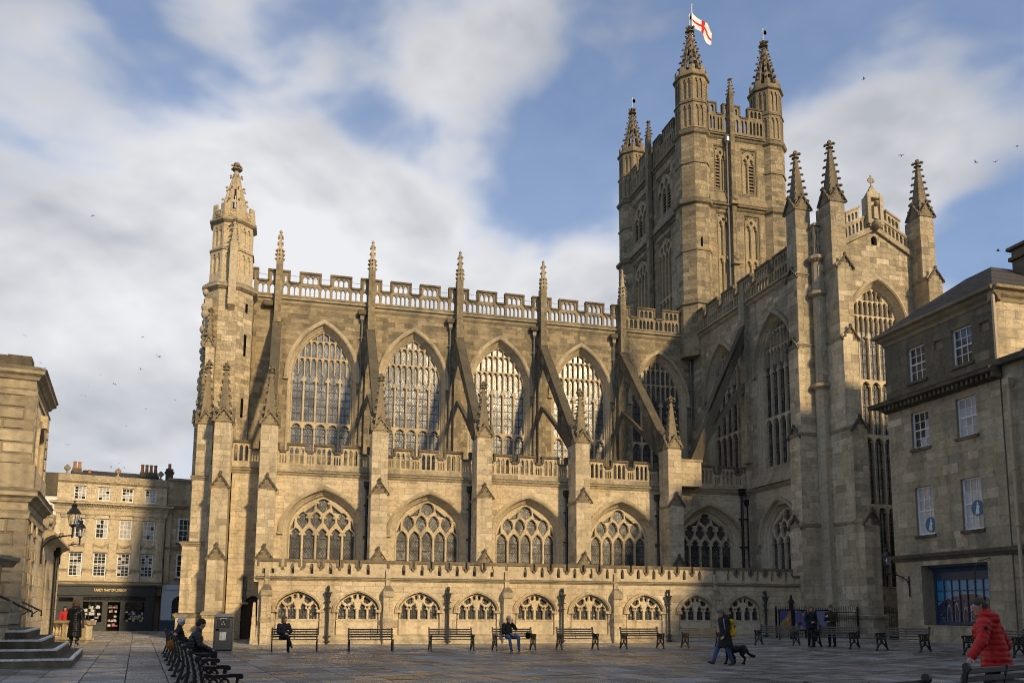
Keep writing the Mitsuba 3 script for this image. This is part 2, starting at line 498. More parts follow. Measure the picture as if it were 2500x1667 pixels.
def low_lights(cx, hw, sill, spring, rise):
    L = []; p = hw / 2
    for i in range(4):
        c = cx - hw + (i + .5) * p + (-.02 if i < 2 else .02)
        L.append((cusped(p - .11, sill + .04, spring - .01, .30, c, .055), True))
    for s in (-1, 1):
        L.append((foil(cx + s * hw * .5, spring + .49, .18), True))
        L.append((cusped(.14, spring + .52, spring + .74, .12, cx + s * .13, 0, .08), False))
        for e in (-1, 1):
            L.append((Polygon([(cx + s * hw * .5 + e * .19, spring + .12), (cx + s * hw * .5 + e * .30, spring + .24), (cx + s * hw * .5 + e * .27, spring + .36)]), False))
        L.append((Polygon([(cx + s * hw * .5 - .06, spring + .19), (cx + s * hw * .5 + .06, spring + .19), (cx + s * hw * .5, spring + .06)]), False))
    return L


def crocket(mb, p, out, s, tone=.4, dirt=.6):
    """A leafy knob: a stalk bending outwards into a bud."""
    p, out = np.asarray(p, float), np.asarray(out, float)
    q = p + out * s * .75 + np.array([0, 0, s * .1])
    side = np.array([-out[1], out[0], 0]) * s * .42
    hull(mb, [p + side * .5, p - side * .5, p + [0, 0, s * .7], q + side, q - side, q + [0, 0, s * .55], q - [0, 0, s * .45] + out * s * .1, q + out * s * .4], tone, dirt)


def spire(key, x, y, z0, z1, r0, n, crockets, cs, mat, ph=0, tone=.4, dirt=.55, finial=1.0, open_=False):
    """Crocketed spire on n sides with a leafy finial; mesh goes under the part `key`."""
    m, c = MB(), MB(); zt = z0 + (z1 - z0) * .86
    if open_:
        for k in range(n):      # ribs with gaps between: an open-work spire
            a = ph + k * 2 * math.pi / n; o = np.array([math.cos(a), math.sin(a), 0]); t_ = np.array([-o[1], o[0], 0])
            w = r0 * .30
            b0, b1 = np.array([x, y, z0]) + o * r0, np.array([x, y, zt]) + o * .10
            hull(m, [b0 + t_ * w / 2, b0 - t_ * w / 2, b0 - o * w + t_ * w / 2, b0 - o * w - t_ * w / 2, b1 + t_ * .06, b1 - t_ * .06, b1 - o * .1 + t_ * .05, b1 - o * .1 - t_ * .05], tone, dirt)
        for f0, f1 in ((.30, .36), (.58, .66)):
            rr = lambda f: r0 + (.12 - r0) * f
            loft(m, [ring(x, y, z0 + (zt - z0) * f0, rr(f0) - .03, n, ph), ring(x, y, z0 + (zt - z0) * f1, rr(f1) - .03, n, ph)], True, tone, dirt)
        loft(m, [ring(x, y, z0 + (zt - z0) * .66, r0 * .36, n, ph), ring(x, y, zt, .1, n, ph)], True, tone, dirt, (True, True))
    else:
        loft(m, [ring(x, y, z0, r0, n, ph), ring(x, y, zt, r0 * .16 + .015, n, ph)], True, tone, dirt, (True, True))
    h = z1 - zt; k = r0 * .16 + .02
    lathe(m, x, y, [(k, zt), (k * 2.1, zt + h * .06), (k * 2.1, zt + h * .12), (k * .9, zt + h * .16), (k * .9, zt + h * .35), (k * 1.7, zt + h * .5), (k * .8, zt + h * .66), (k * 1.2, zt + h * .8), (.01, z1)], 6, 0, tone, dirt)
    for a in range(4):
        o = np.array([math.cos(a * math.pi / 2 + ph), math.sin(a * math.pi / 2 + ph), 0])
        crocket(c, np.array([x, y, zt + h * .42]) + o * k * 1.1, o, cs * 1.0 * finial, tone, dirt)
    for k_ in range(n):
        a = ph + k_ * 2 * math.pi / n; o = np.array([math.cos(a), math.sin(a), 0])
        for j in range(crockets):
            f = (j + .45) / crockets; rr = r0 + (r0 * .16 + .015 - r0) * f
            crocket(c, np.array([x, y, z0 + (zt - z0) * f]) + o * rr * .97, o, cs * (1.1 - .35 * f), tone, dirt)
    obj('spire', m, mat, key)
    obj('crockets', c, mat, key, kind='stuff')


def gablet(mb, fr, cs, z, w, h, d=0.0, tone=.45, dirt=.5, drop=True):
    """Gabled canopy on a pier face: two sloping mouldings with a knob at the top and cusped drops below."""
    hw = w / 2 + .06; t = .1
    for s in (-1, 1):
        extr(mb, Polygon([(cs, z + h), (cs, z + h + t * 1.3), (cs + s * (hw + .04), z + t * .6), (cs + s * (hw + .04), z - t * .4)]).buffer(0), d, d + .14, fr, tone, dirt)
        if drop:
            for k in (.3, .62, .92):
                extr(mb, Point(cs + s * hw * k, z + h * (1 - k) - .06).buffer(.055, 3), d, d + .09, fr, tone, dirt)
    extr(mb, Polygon([(cs - hw * .9, z), (cs + hw * .9, z), (cs, z + h * .9)]), d, d + .035, fr, .7, .1)
    b = MB(); ball(b, (cs, z + h + .14, d + .07), .10, 6, tone, dirt); mb.merge(b, fr)


def pinnacle(parent, x, y, z0, w, z_gab, z_tip, mat='grey_stone', ncr=7, cs=.16, gab=.62, label=None, faces=(0, 1, 2, 3), tone=.45, dirt=.55):
    """Square pinnacle: gablets on the faces, four-sided crocketed spire."""
    key = numbered(parent + '__pinnacle')
    if label:
        labels[key] = {'label': label}
    m = MB()
    for k in faces:
        nx, ny = [(0, -1), (-1, 0), (1, 0), (0, 1)][k]
        fr = Fr(nx, ny, nx * x + ny * y + w / 2)
        gablet(m, fr, float(np.dot([x, y, 0], fr.sd)), z_gab, w, gab, 0, tone, dirt)
    bx(m, x - w / 2, x + w / 2, y - w / 2, y + w / 2, z0, z_gab, tone + .1, dirt * .5)
    scene[key] = ply(m, mat)
    spire(key, x, y, z_gab - .02, z_tip, w * .60, 4, ncr, cs, mat, math.pi / 4, tone, dirt)
    return key


def pier(th, x0, x1, y0, y1, z0, z1, back, faces='SWE', course=.36, tone=(.6, .17), dirt=.12, mat='bath_stone', prio=1.0):
    """Ashlar pier with blocks on the listed faces; core box in the backing mesh."""
    bx(back, x0 + .012, x1 - .012, y0 + .012, y1 - .012, z0, z1, .5, .3)
    for c in faces:
        nx, ny = dict(S=(0, -1), W=(-1, 0), E=(1, 0), N=(0, 1))[c]
        fr = Fr(nx, ny, {'S': -y0, 'W': -x0, 'E': x1, 'N': y1}[c])
        a, b = {'S': (x0, x1), 'W': (-y1, -y0), 'E': (y0, y1), 'N': (-x1, -x0)}[c]
        w = b - a
        ashlar(th, fr, sbox(a, z0, b, z1), 0, course, (w * .98, w * 1.0) if w < 1.3 and c == 'S' and False else (min(.45, w * .5), min(.95, w)), tone, dirt, mat=mat, prio=prio)


def moulding(mb, fr, s0, s1, prof, tone=.4, dirt=.5, ret=(0, 0)):
    """A run of moulding along s with profile [(d, z)], ends closed."""
    P = np.array(prof, float); n = len(P)
    v = np.vstack([np.c_[np.full(n, s0) - ret[0] * P[:, 0], P[:, 1], P[:, 0]], np.c_[np.full(n, s1) + ret[1] * P[:, 0], P[:, 1], P[:, 0]]])
    f = []
    for i in range(n - 1):
        f += [[i, i + n, i + 1 + n], [i, i + 1 + n, i + 1]]
    t = earcut.triangulate_float64(P, np.array([n], np.uint32)).reshape(-1, 3)
    f = np.array(f)[:, ::-1] if np.sum(P[:, 0] * np.roll(P[:, 1], -1) - P[:, 1] * np.roll(P[:, 0], -1)) < 0 else np.array(f)
    f = np.vstack([f, t, t[:, ::-1] + n])
    return mb.add(fr(v), f, tone, dirt)


def string(mb, fr, s0, s1, z, h=.2, out=.18, tone=.35, dirt=.65, ret=(0, 0)):
    moulding(mb, fr, s0, s1, [(-.1, z), (.02, z), (out * .45, z + h * .25), (out * .55, z + h * .5), (out, z + h * .62), (out, z + h * .82), (.02, z + h * 1.25), (-.1, z + h * 1.25)], tone, dirt, ret)


def octa(cx, cy, ap):
    """The eight wall frames of an octagon with flat sides to S, SW, W ... and the half side."""
    out = []
    for k in range(8):
        a = -math.pi / 2 + k * math.pi / 4
        n = np.array([math.cos(a), math.sin(a)])
        out.append(Fr(n[0], n[1], float(n @ [cx, cy]) + ap))
    return out, ap * math.tan(math.pi / 8)


def oct_ring(mb, cx, cy, prof, tone=.4, dirt=.5, cap=(True, True)):
    """Octagonal moulding; prof [(apothem, z)]."""
    return loft(mb, [ring(cx, cy, z, a / math.cos(math.pi / 8), 8, math.pi / 8) for a, z in prof], True, tone, dirt, cap)
# ------------------------------------------------------------------ the abbey
AB = thing('abbey_church', 'large honey stone gothic abbey church with flying buttresses, pinnacles and a tall square tower', 'church')
YC, YA, YL, BAY, XT = 55.66, 48.68, 41.2, 5.98, 28.6
XB = [-1.04 + BAY * k for k in range(5)]
XW = [1.95 + BAY * k for k in range(5)]
FC, FA, FL, FT = Fr(0, -1, -YC), Fr(0, -1, -YA), Fr(0, -1, -YL), Fr(-1, 0, -XT)
FS = Fr(0, -1, -40.6)
back = MB()          # mortar core behind the stones
trim = MB()          # strings, cornices, weatherings


def wall(fr, poly, **k):
    ashlar(AB, fr, poly, back=back, **k)


# clerestory
w = sbox(-2.55, 10, XT, 21.35)
for x in XW:
    w = w.difference(AP(2.2, 16.6, 3.65, 11.4, x))
wall(FC, w, tone=(.62, .2), dirt=.3, thick=.5, patch=.2, mat='grey_stone')
for k, x in enumerate(XW):
    window(AB, FC, x, perp_lights(x, 1.94, 11.5, 13.67, 16.15, 3.73), arch(1.94, 16.6, 3.25, 11.5, x), arch(2.2, 16.6, 3.65, 11.4, x),
           (AP(2.44, 16.6, 3.93, 16, x), 16.45), .5, (np.arange(11.8, 17, .5), True))
string(trim, FC, -2.7, XT - .2, 21.3, .55, .3, .3, .8)
# aisle
w = sbox(-2.95, -.3, XT, 9.15)
for x in XW:
    w = w.difference(AP(2.22, 5.95, 2.32, 3.3, x + .08, 14, 'four'))
w = w.difference(sbox(-2.12, 1.95, -1.9, 3.35)).difference(AP(.62, 1.55, .75, -.4, -1.55))
wall(FA, w, tone=(.80, .10), dirt=.07, thick=.6, course=.33, lens=(.5, 1.0))
for k, x in enumerate(XW):
    window(AB, FA, x + .08, aisle_lights(x + .08, 1.85, 3.3, 5.5, 2.3, 5, .075 if k in (0, 4) else .02), arch(1.85, 6.0, 1.92, 3.3, x + .08, 14, 'four'), arch(2.22, 5.95, 2.32, 3.2, x + .08, 14, 'four'),
           (AP(2.44, 5.95, 2.56, 5, x + .08, 14, 'four'), 5.8), .55, (np.arange(3.9, 6, .55), False), 'stained_glass')
string(trim, FA, -4.0, XT - .1, 9.0, .3, .2, .38, .6)
wall(FA, sbox(-3.0, 9.36, XT, 9.62), d=.02, tone=(.45, .15), dirt=.5, course=.26, lens=(.8, 1.4), thick=.3)
# slit window and small door in the west bay
m = MB(); bx(m, -2.1, -1.92, YA + .18, YA + .22, 1.95, 3.35); obj('slit_window', m, 'stained_glass', AB)
for z in (1.85, 3.38):
    extr(trim, sbox(-2.22, z, -1.80, z + .1), -.05, .06, FA, .5, .4)
m = MB()
for i in range(5):
    extr(m, AP(.6, 1.55, .72, -.1, -1.55).intersection(sbox(-2.2 + .26 * i, -.1, -1.95 + .26 * i, 3)), -.42, -.36, FA, .3 + .1 * (i % 3))
scene['door_wood'] = prin((.055, .032, .022), .7)
obj('door', m, 'door_wood', AB, label='dark brown arched oak door')
bx(back, -2.9, 28.4, YA + .95, YA + 1.2, -.3, 9.3, .5, .3)

# roofs behind the parapets
scene['lead_roof'] = prin((.16, .165, .17), .6, .4)
roof = MB(); bx(roof, -3.5, 36, YC + .2, 66, 20.9, 21.3); bx(roof, -3.8, 28.5, YA + .3, YC + .3, 9.0, 9.45); bx(roof, -1.0, 28.4, YL + .3, YA + .1, 3.2, 3.42)
bx(roof, XT + .3, 36, 41, 56, 20.9, 21.25)
obj('roof', roof, 'lead_roof', AB)
bx(back, -4.3, -3.9, YA, 66, 0, 9, .5, .3); bx(back, -4.3, -3.9, 55, 66, 0, 21.2, .5, .3); bx(back, -4.2, 36, 65.7, 66, 0, 21.2, .5, .3)


def parapet(fr, s0, s1, z_base, z_emb, z_top, merlons, panel, lights, mat='bath_stone', th=.2, tone=.5, dirt=.5, cop=.13, out=.09, d=0.0, name='parapet'):
    """A pierced, embattled parapet: panel(s, kind) -> light polygons are cut through; copings follow the battlements."""
    key = numbered(AB + '__' + name)
    P = unary_union([sbox(s0, z_base, s1, z_emb)] + [sbox(a, z_base, b, z_top) for a, b in merlons])
    P = P.intersection(sbox(s0, z_base, s1, z_top + 1))
    m = MB(); extr(m, P.difference(unary_union(lights)), d - th, d, fr, tone, dirt)
    scene[key] = ply(m, mat)
    c = MB(); ms = sorted((max(a, s0), min(b, s1)) for a, b in merlons if b > s0 and a < s1)
    x = s0
    for a, b in ms + [(s1, s1)]:
        if a - x > .05:
            extr(c, sbox(x + out, z_emb - cop * .4, a - out, z_emb + cop * .6), d - th - out, d + out, fr, tone - .15, dirt + .3)
        if b > a:
            extr(c, sbox(a - out, z_top - cop * .4, b + out, z_top + cop * .6), d - th - out, d + out, fr, tone - .15, dirt + .3)
            for q in ((a - out, a + .05), (b - .05, b + out)):
                extr(c, sbox(q[0], z_emb + cop * .6, q[1], z_top - cop * .4), d - th - .04, d + .05, fr, tone - .1, dirt + .2)
        x = b
    obj('coping', c, 'dark_stone', key)
    return key


def row(a, b, n, z0, spring, rise, gap, cusp=.02):
    p = (b - a) / n
    return [cusped(p - gap, z0, spring, rise, a + (i + .5) * p, cusp) for i in range(n)]


def nave_parapet(fr, s0, s1, mer, dz=0.0, dark=.5, d=0.0):
    L = []; edges = sorted([e for ab in mer for e in ab])
    edges = [s0] + [e for e in edges if s0 < e < s1] + [s1]
    for a, b in zip(edges[:-1], edges[1:]):
        if b - a > .3:
            n = max(1, round((b - a - .1) / .30)); L += row(a + .05, b - .05, n, 21.96 + dz, 22.46 + dz, .17, .075, .015)
    for a, b in mer:
        a, b = max(a, s0), min(b, s1)
        if b - a > .3:
            n = max(1, round((b - a - .26) / .3)); L += row(a + .13, b - .13, n, 22.82 + dz, 23.18 + dz, .18, .075, .015)
    parapet(fr, s0, s1, 21.85 + dz, 22.76 + dz, 23.5 + dz, mer, None, L, 'grey_stone', tone=.6, dirt=dark * .7, d=d)


FC3 = Fr(0, -1, -YC + .12)
allm = [(XB[0] + 1.993 * k - .63, XB[0] + 1.993 * k + .63) for k in range(-1, 16)]
cuts = [-2.6] + XB + [XT - .1]
for a, b in zip(cuts[:-1], cuts[1:]):
    nave_parapet(FC3, a + (.2 if a > -2 else 0), b - .2, [q for q in allm if q[1] > a and q[0] < b], d=.1)
# lightning conductor along the parapet
wire = MB(); tube(wire, [(x, YC - .1, 23.75 - .1 * math.sin(x * 1.1) ** 2 - .45) for x in np.linspace(-2.4, 28, 60)], .012, 4)
obj('conductor_wire', wire, 'lead_bar', AB)

for k in range(6):     # aisle parapet, bay by bay between the buttresses
    a, b = ([-3.05] + [x + .45 for x in XB])[k], (XB + [XT])[k] - (.45 if k < 5 else 0)
    if k == 5:
        a = 25.0
    mer, L = [], []
    cs = [XB[0] + 1.495 * j + .745 - .0 for j in range(-2, 24)]
    for c in cs:
        q = (c - .48 + .745 - .745, c + .48)
    mer = [(XB[0] + 1.495 * j - .48, XB[0] + 1.495 * j + .48) for j in range(-2, 22)]
    mer = [q for q in mer if q[1] > a and q[0] < b]
    e = sorted([a] + [x for q in mer for x in q if a < x < b] + [b])
    for u, v in zip(e[:-1], e[1:]):
        mid = (u + v) / 2; ism = any(q[0] < mid < q[1] for q in mer)
        n = max(1, round((v - u - .1) / (.31 if ism else .155)))
        if v - u > .22:
            L += row(u + .05, v - .05, n, 9.7, 10.45 if ism else 10.03, .14, .09 if ism else .055, .015)
    parapet(FA, a, b, 9.6, 10.35, 10.78, mer, None, L, tone=.6, dirt=.3, th=.2, d=.0)

# aisle buttresses with pinnacles and flying buttresses
scene['flyer_stone'] = scene['dark_stone']


def buttress(x, low=3.0, w=.9, tip=14.95, prio=1.0):
    h = w / 2
    if low < 1:
        pier(AB, x - h - .06, x + h + .06, 46.6, YA, -.3, 1.2, back, 'SW'); string(trim, Fr(0, -1, -46.6), x - h - .06, x + h + .06, 1.1, .3, .12, .35, .7, (1, 1)); low = 1.2
    pier(AB, x - h, x + h, 46.75, YA, low, 4.15, back, 'SW')
    pier(AB, x - h, x + h, 46.93, YA, 4.15, 7.95, back, 'SW')
    pier(AB, x - h + .01, x + h - .01, 47.08, YA - .25, 7.95, 11.45, back, 'SWE')
    for z, y in ((4.1, 46.75), (7.9, 46.93)):
        fr = Fr(0, -1, -y); g = MB(); gablet(g, fr, x, z, w, .7, -.03, .35, .7); obj('gablet', g, 'dark_stone', AB)
        fr2 = Fr(-1, 0, -(x - h)); string(trim, fr2, -YA, -y, z - .1, .16, .1, .35, .7)
    pinnacle(AB, x, 47.08 + h - .02, 11.45, w * .94, 11.55, tip)


for x in XB:
    buttress(x)
buttress(-3.43, 0, .87, 14.9)
# west corner buttress and the lower stages that step out to the west
pier(AB, -5.42, -3.95, 48.3, 50.2, -.3, 1.2, back, 'SW'); pier(AB, -5.3, -3.98, 48.45, 50.0, 1.2, 5.0, back, 'SW')
pier(AB, -4.97, -4.0, 48.55, 49.8, 5.0, 8.6, back, 'SW'); pier(AB, -4.86, -4.06, 48.6, 49.4, 8.6, 11.6, back, 'SW')
for z, x0, y in ((1.1, -5.42, 48.3), (4.9, -5.3, 48.45), (8.5, -4.97, 48.55)):
    string(trim, Fr(0, -1, -y), x0, -4.0, z, .22, .13, .3, .75, (1, 0)); string(trim, Fr(-1, 0, -x0), -50.0, -y, z, .22, .13, .3, .75, (0, 1))
pinnacle(AB, -4.46, 49.0, 11.6, .8, 11.65, 15.4)
pier(AB, -4.1, -3.8, 48.0, YA + .3, -.3, 9.3, back, 'S')
wall(Fr(-1, 0, 4.3), sbox(-54, 0, -49.3, 9.2), tone=(.6, .2))

for k, x in enumerate(XB):
    m = MB(); F = Fr(-1, 0, -(x - .22))
    top = [(-YC, 19.75), (-55.2, 19.9), (-48.05, 11.75), (-48.05, 11.15), (-YC, 19.3)]
    extr(m, Polygon(top), -.42, -.02, F, .3, .7); ashlar(AB, F, Polygon(top).buffer(0), 0, .5, (.5, .95), (.45, .22), .45, None, mat='dark_stone')
    extr(m, Polygon([(-YC, 20.05), (-55.15, 20.1), (-48.0, 11.95), (-48.0, 11.72), (-55.15, 19.86), (-YC, 19.8)]), -.50, .06, F, .3, .6)
    t = np.linspace(0, 1, 12); Yt = -YC + (YC - 48.1) * t
    lo = np.c_[Yt, 15.5 - 5.0 * t ** 1.15]; hi = np.c_[Yt, 15.8 - 4.9 * t ** 1.15]
    extr(m, Polygon(np.vstack([lo, hi[::-1]])), -.32, -.12, F, .3, .6)
    extr(m, Polygon(np.vstack([lo[6:], [(-48.05, 11.2)], [(Yt[6], 19.3 - 8.15 * t[6])]])).buffer(0), -.34, -.1, F, .4, .5)
    obj('flying_buttress', m, 'flyer_stone', AB)
    pier(AB, x - .25, x + .25, YC - .32, YC, 10.2, 19.9, back, 'SWE', tone=(.5, .2), dirt=.4, mat='grey_stone')
    pier(AB, x - .21, x + .21, 54.92, YC - .1, 19.9, 24.05, back, 'SWE', tone=(.5, .15), dirt=.4, mat='grey_stone')
    key = numbered(AB + '__pinnacle'); m, c = MB(), MB()
    bx(m, x - .2, x + .2, 54.93, 55.31, 24.05, 24.12, .3, .6); loft(m, [ring(x, 55.12, 24.05, .27, 4, .785), ring(x, 55.12, 25.9, .09, 4, .785)], True, .4, .6, (True, True))
    lathe(m, x, 55.12, [(.09, 25.7), (.13, 25.8), (.06, 25.9), (.12, 26.02), (.02, 26.17)], 6, 0, .35, .6)
    for zc, r, n in ((24.15, .2, 8), (24.45, .2, 8), (24.72, .17, 8), (25.2, .13, 4), (25.62, .11, 4)):
        for a in range(n):
            o = np.array([math.cos(a * 2 * math.pi / n + .785), math.sin(a * 2 * math.pi / n + .785), 0]); crocket(c, np.array([x, 55.12, zc]) + o * r * .8, o, .16, .4, .6)
    scene[key] = ply(m, 'bath_stone'); obj('crockets', c, 'bath_stone', key, kind='stuff')

# rainwater pipes on the clerestory and the aisle
def pipe(x, y, z0, z1, r=.07, hopper=True, mat='iron', parent=AB, top=None):
    m = MB(); tube(m, [(x, y, z0), (x, y, z1)], r, 8, .5)
    z = z0 + .4
    while z < z1 - .3:
        lathe(m, x, y, [(r * 1.0, z), (r * 1.5, z + .02), (r * 1.5, z + .12), (r, z + .14)], 8); bx(m, x - r * 2.2, x + r * 2.2, y - r * .5, y + r * 1.4, z + .03, z + .1); z += 1.8
    if hopper:
        loft(m, [ring(x, y, z1 - .05, r * 1.1, 4, .785), ring(x, y, z1 + .12, r * 3.2, 4, .785), ring(x, y, z1 + .32, r * 3.2, 4, .785), ring(x, y, z1 + .34, r * 3.6, 4, .785), ring(x, y, z1 + .4, r * 3.6, 4, .785)], True, .5, 0, (True, True))
    return obj('rainwater_pipe', m, mat, parent)


scene['lead_pipe'] = prin((.13, .125, .115), .5, .5)
for x in XB[1:]:
    pipe(x - .55, YC - .18, 10, 20.6, .055, True, 'lead_pipe')
    pipe(x - .53, YA - .16, 3.4, 8.4, .075, True, 'iron')
    m = MB(); cbx(m, x - .85, x - .25, YC - .45, YC, 21.0, 21.35, .06, .3, .7); obj('gargoyle', m, 'dark_stone', AB)
m = MB(); cbx(m, -2.0, -1.3, YC - .45, YC, 21.05, 21.42, .06, .3, .7); obj('gargoyle', m, 'dark_stone', AB)
pipe(28.36, YC - .2, 10, 20.9, .07, True, 'lead_pipe')
pipe(28.2, YA - .2, 3.4, 9.0, .09, True, 'iron'); pipe(28.62, YA - .22, 3.4, 8.3, .08, True, 'iron')

# ---- low vestry range along the foot of the aisle
LW = [.69, 3.44, 6.39, 9.25, 12.23, 15.13, 18.14, 21.1, 23.91]
LP = [-.72, 4.86, 10.75, 16.55, 22.2]
w = sbox(-1.1, -.3, 27.9, 3.0)
for x in LW:
    w = w.difference(AP(1.02, 1.6, .84, .42, x))
wall(FL, w, tone=(.80, .10), dirt=.03, course=.34, lens=(.6, 1.2), thick=.5, relief=.004)
wall(Fr(-1, 0, 1.1), sbox(-YA, -.3, -YL, 3.0), tone=(.7, .12), dirt=.05)
for x in LW:
    bl = unary_union([sbox(x - .93 + i * .465 + .05, .45, x - .93 + (i + 1) * .465 - .05, 1.06) for i in range(4)])
    window(AB, FL, x, low_lights(x, .93, 1.12, 1.56, .84), arch(.93, 1.56, .82, .43, x), arch(1.02, 1.6, .84, .42, x), (AP(1.16, 1.6, .98, 1, x), 1.56), .13,
           ([1.3, 1.5, 1.7], True), 'stained_glass', .0, .85, thick=.1)
    m = MB(); extr(m, bl, -.36, -.26, FL, .75, .1); extr(m, sbox(x - .98, 1.06, x + .98, 1.13), -.16, -.03, FL, .7, .15)
    for i in range(5):
        extr(m, sbox(x - .93 + i * .465 - .035, .45, x - .93 + i * .465 + .035, 1.08), -.24, -.05, FL, .8, .05)
    obj('blind_panel', m, 'bath_stone', AB)
for i, x in enumerate(LP):
    pier(AB, x - .22, x + .22, YL - .34, YL, -.3, 2.25, back, 'SWE', tone=(.72, .1), dirt=.05)
    m = MB(); bx(m, x - .26, x + .26, YL - .42, YL, 2.22, 2.48, .35, .55); bx(m, x - .25, x + .25, YL - .38, YL, 1.02, 1.22, .35, .55)
    hull(m, [(x - .26, YL - .42, 2.47), (x + .26, YL - .42, 2.47), (x - .26, YL, 2.47), (x + .26, YL, 2.47), (x - .12, YL - .1, 2.75), (x + .12, YL - .1, 2.75), (x, YL, 2.8)], .4, .5)
    obj('pilaster_cap', m, 'bath_stone', AB)
    pier(AB, x - .12, x + .12, YL - .1, YL, 2.6, 3.5, back, 'S', tone=(.65, .1), dirt=.2)
string(trim, FL, -1.2, 27.8, 2.93, .16, .14, .25, .75, (1, 0))
moulding(trim, FL, -1.15, 27.6, [(-.1, -.3), (.14, -.3), (.14, .06), (.05, .2), (.05, .34), (0, .42), (-.1, .42)], .62, .15, (1, 0))
bx(trim, -1.4, -1.1, YL - .05, YL + .5, -.3, 1.9, .68, .1, top=.1)
mer = [(-1.22, -.17)] + [(.39 + .872 * j - .32, .39 + .872 * j + .32) for j in range(31)]
mer = [q for q in mer if not any(abs((q[0] + q[1]) / 2 - x) < .3 for x in LP[1:])] + [(x - .78, x + .62) for x in LP[1:]]
mer = [tuple(q) for q in np.array(sorted(mer))]
mm = []
for q in mer:
    if mm and q[0] < mm[-1][1] + .12:
        mm[-1] = (mm[-1][0], max(q[1], mm[-1][1]))
    else:
        mm.append(q)
mm = [q for q in mm if q[1] < 27.8]
sl = []
for a, b in mm:
    cs = [(a + b) / 2] if b - a < .9 else [a + .34, b - .34]
    sl += [cusped(.17, 3.26, 3.62, .14, c, .02) for c in cs]
cut = [-1.15] + [x for x in (LP[1:] + [27.8])]
for a, b in zip(cut[:-1], cut[1:]):
    parapet(FL, a + .001, b - .001, 3.1, 3.5, 3.86, [(max(p, a), min(q, b)) for p, q in mm if q > a + .02 and p < b - .02], None, sl, tone=.66, dirt=.12, th=.24, cop=.14, out=.06)
bx(back, -1.0, 27.7, YL + .34, YL + .5, 3.0, 3.5, .4, .4)
# iron rainwater pipes with tall hoppers and black spouts between the low windows
for x in (2.07, 7.78, 13.62, 19.44, 25.1):
    m = MB(); y = YL - .2
    tube(m, [(x, y, .02), (x, y, 2.0)], .062, 8)
    for z in (.12, .36, 1.68, 1.98):
        lathe(m, x, y, [(.06, z - .04), (.095, z - .03), (.095, z + .03), (.06, z + .04)], 8); bx(m, x - .15, x + .15, y - .03, YL, z - .02, z + .02)
    loft(m, [ring(x, y, 1.95, .07, 8), ring(x, y, 2.12, .08, 8), ring(x, y, 2.24, .12, 8), ring(x, y, 2.34, .13, 8), ring(x, y, 2.36, .19, 8), ring(x, y, 2.41, .19, 8)], True, .5, 0, (True, True))
    tube(m, [(x, y, 2.4), (x, y - .02, 2.5), (x, y + .02, 2.6), (x, YL + .05, 2.68)], [.05, .06, .07, .07], 8); ball(m, (x, y - .02, 2.62), .085, 8, sc=(.8, 1, 1.4))
    obj('rainwater_pipe', m, 'pipe_grey', AB, label='dark grey iron pipe with a tall hopper between the low windows')
# ---- octagonal stair turret of the west front
def oct_walls(cx, cy, ap, z0, z1, faces=range(8), **k):
    frs, h = octa(cx, cy, ap)
    for i in faces:
        c = float(np.dot([cx, cy, 0], frs[i].sd))
        ashlar(AB, frs[i], sbox(c - h, z0, c + h, z1), back=None, **k)
    oct_ring(back, cx, cy, [(ap - .02, z0), (ap - .02, z1)], .5, .3)


def oct_panels(mb, cx, cy, ap, z0, z1, n=2, head=.35, faces=range(8), tone=.6, dirt=.2, proud=.09, cusp=.05):
    """Blind panelling with arched heads on the faces of an octagon."""
    frs, h = octa(cx, cy, ap)
    for i in faces:
        c = float(np.dot([cx, cy, 0], frs[i].sd)); P = sbox(c - h - .03, z0, c + h + .03, z1)
        a, b = c - h + .09, c + h - .09; p = (b - a) / n
        P = P.difference(unary_union([cusped(p - .09, z0 + .12, z1 - .16 - head, head, a + (j + .5) * p, cusp) for j in range(n)]))
        extr(mb, P, -.02, proud, frs[i], tone, dirt)


VIS = [0, 1, 2, 7, 6]
cx, cy = -3.98, 55.05
oct_walls(cx, cy, 1.4, -.3, 21.3, VIS, tone=(.42, .2), dirt=.35, patch=.12)
oct_ring(trim, cx, cy, [(1.36, 21.25), (1.5, 21.3), (1.66, 21.42), (1.66, 21.55), (1.3, 21.9)], .3, .7)
tm = MB()
oct_ring(tm, cx, cy, [(1.18, 21.8), (1.16, 24.0)], .6, .2); oct_ring(tm, cx, cy, [(1.12, 24.0), (1.1, 25.8)], .6, .2)
oct_panels(tm, cx, cy, 1.18, 22.3, 23.9, 2, .3); oct_ring(tm, cx, cy, [(1.2, 21.8), (1.28, 21.85), (1.28, 22.3), (1.2, 22.35)], .5, .3)
oct_ring(tm, cx, cy, [(1.2, 23.85), (1.34, 23.9), (1.34, 24.0), (1.14, 24.15)], .3, .6); oct_panels(tm, cx, cy, 1.12, 24.1, 25.7, 2, .3)
oct_ring(tm, cx, cy, [(1.12, 25.65), (1.3, 25.75), (1.42, 25.85), (1.42, 25.98), (1.22, 26.05)], .3, .65)
frs, h = octa(cx, cy, 1.26)
for f in frs:
    c = float(np.dot([cx, cy, 0], f.sd))
    extr(tm, sbox(c - h, 26.0, c + h, 26.62).union(sbox(c - h, 26.0, c - h + .34, 27.0)).union(sbox(c + h - .34, 26.0, c + h, 27.0)), -.14, 0, f, .5, .35)
    extr(tm, sbox(c - .26, 26.12, c + .26, 26.56).difference(sbox(c - .2, 26.18, c + .2, 26.5)), 0, .04, f, .5, .3); extr(tm, Polygon([(c - .13, 26.46), (c - .13, 26.3), (c, 26.2), (c + .13, 26.3), (c + .13, 26.46)]), 0, .06, f, .5, .3)
TU = numbered(AB + '__stair_turret'); scene[TU] = ply(tm, 'bath_stone')
labels[TU] = {'label': 'octagonal stair turret with open crocketed spire'}
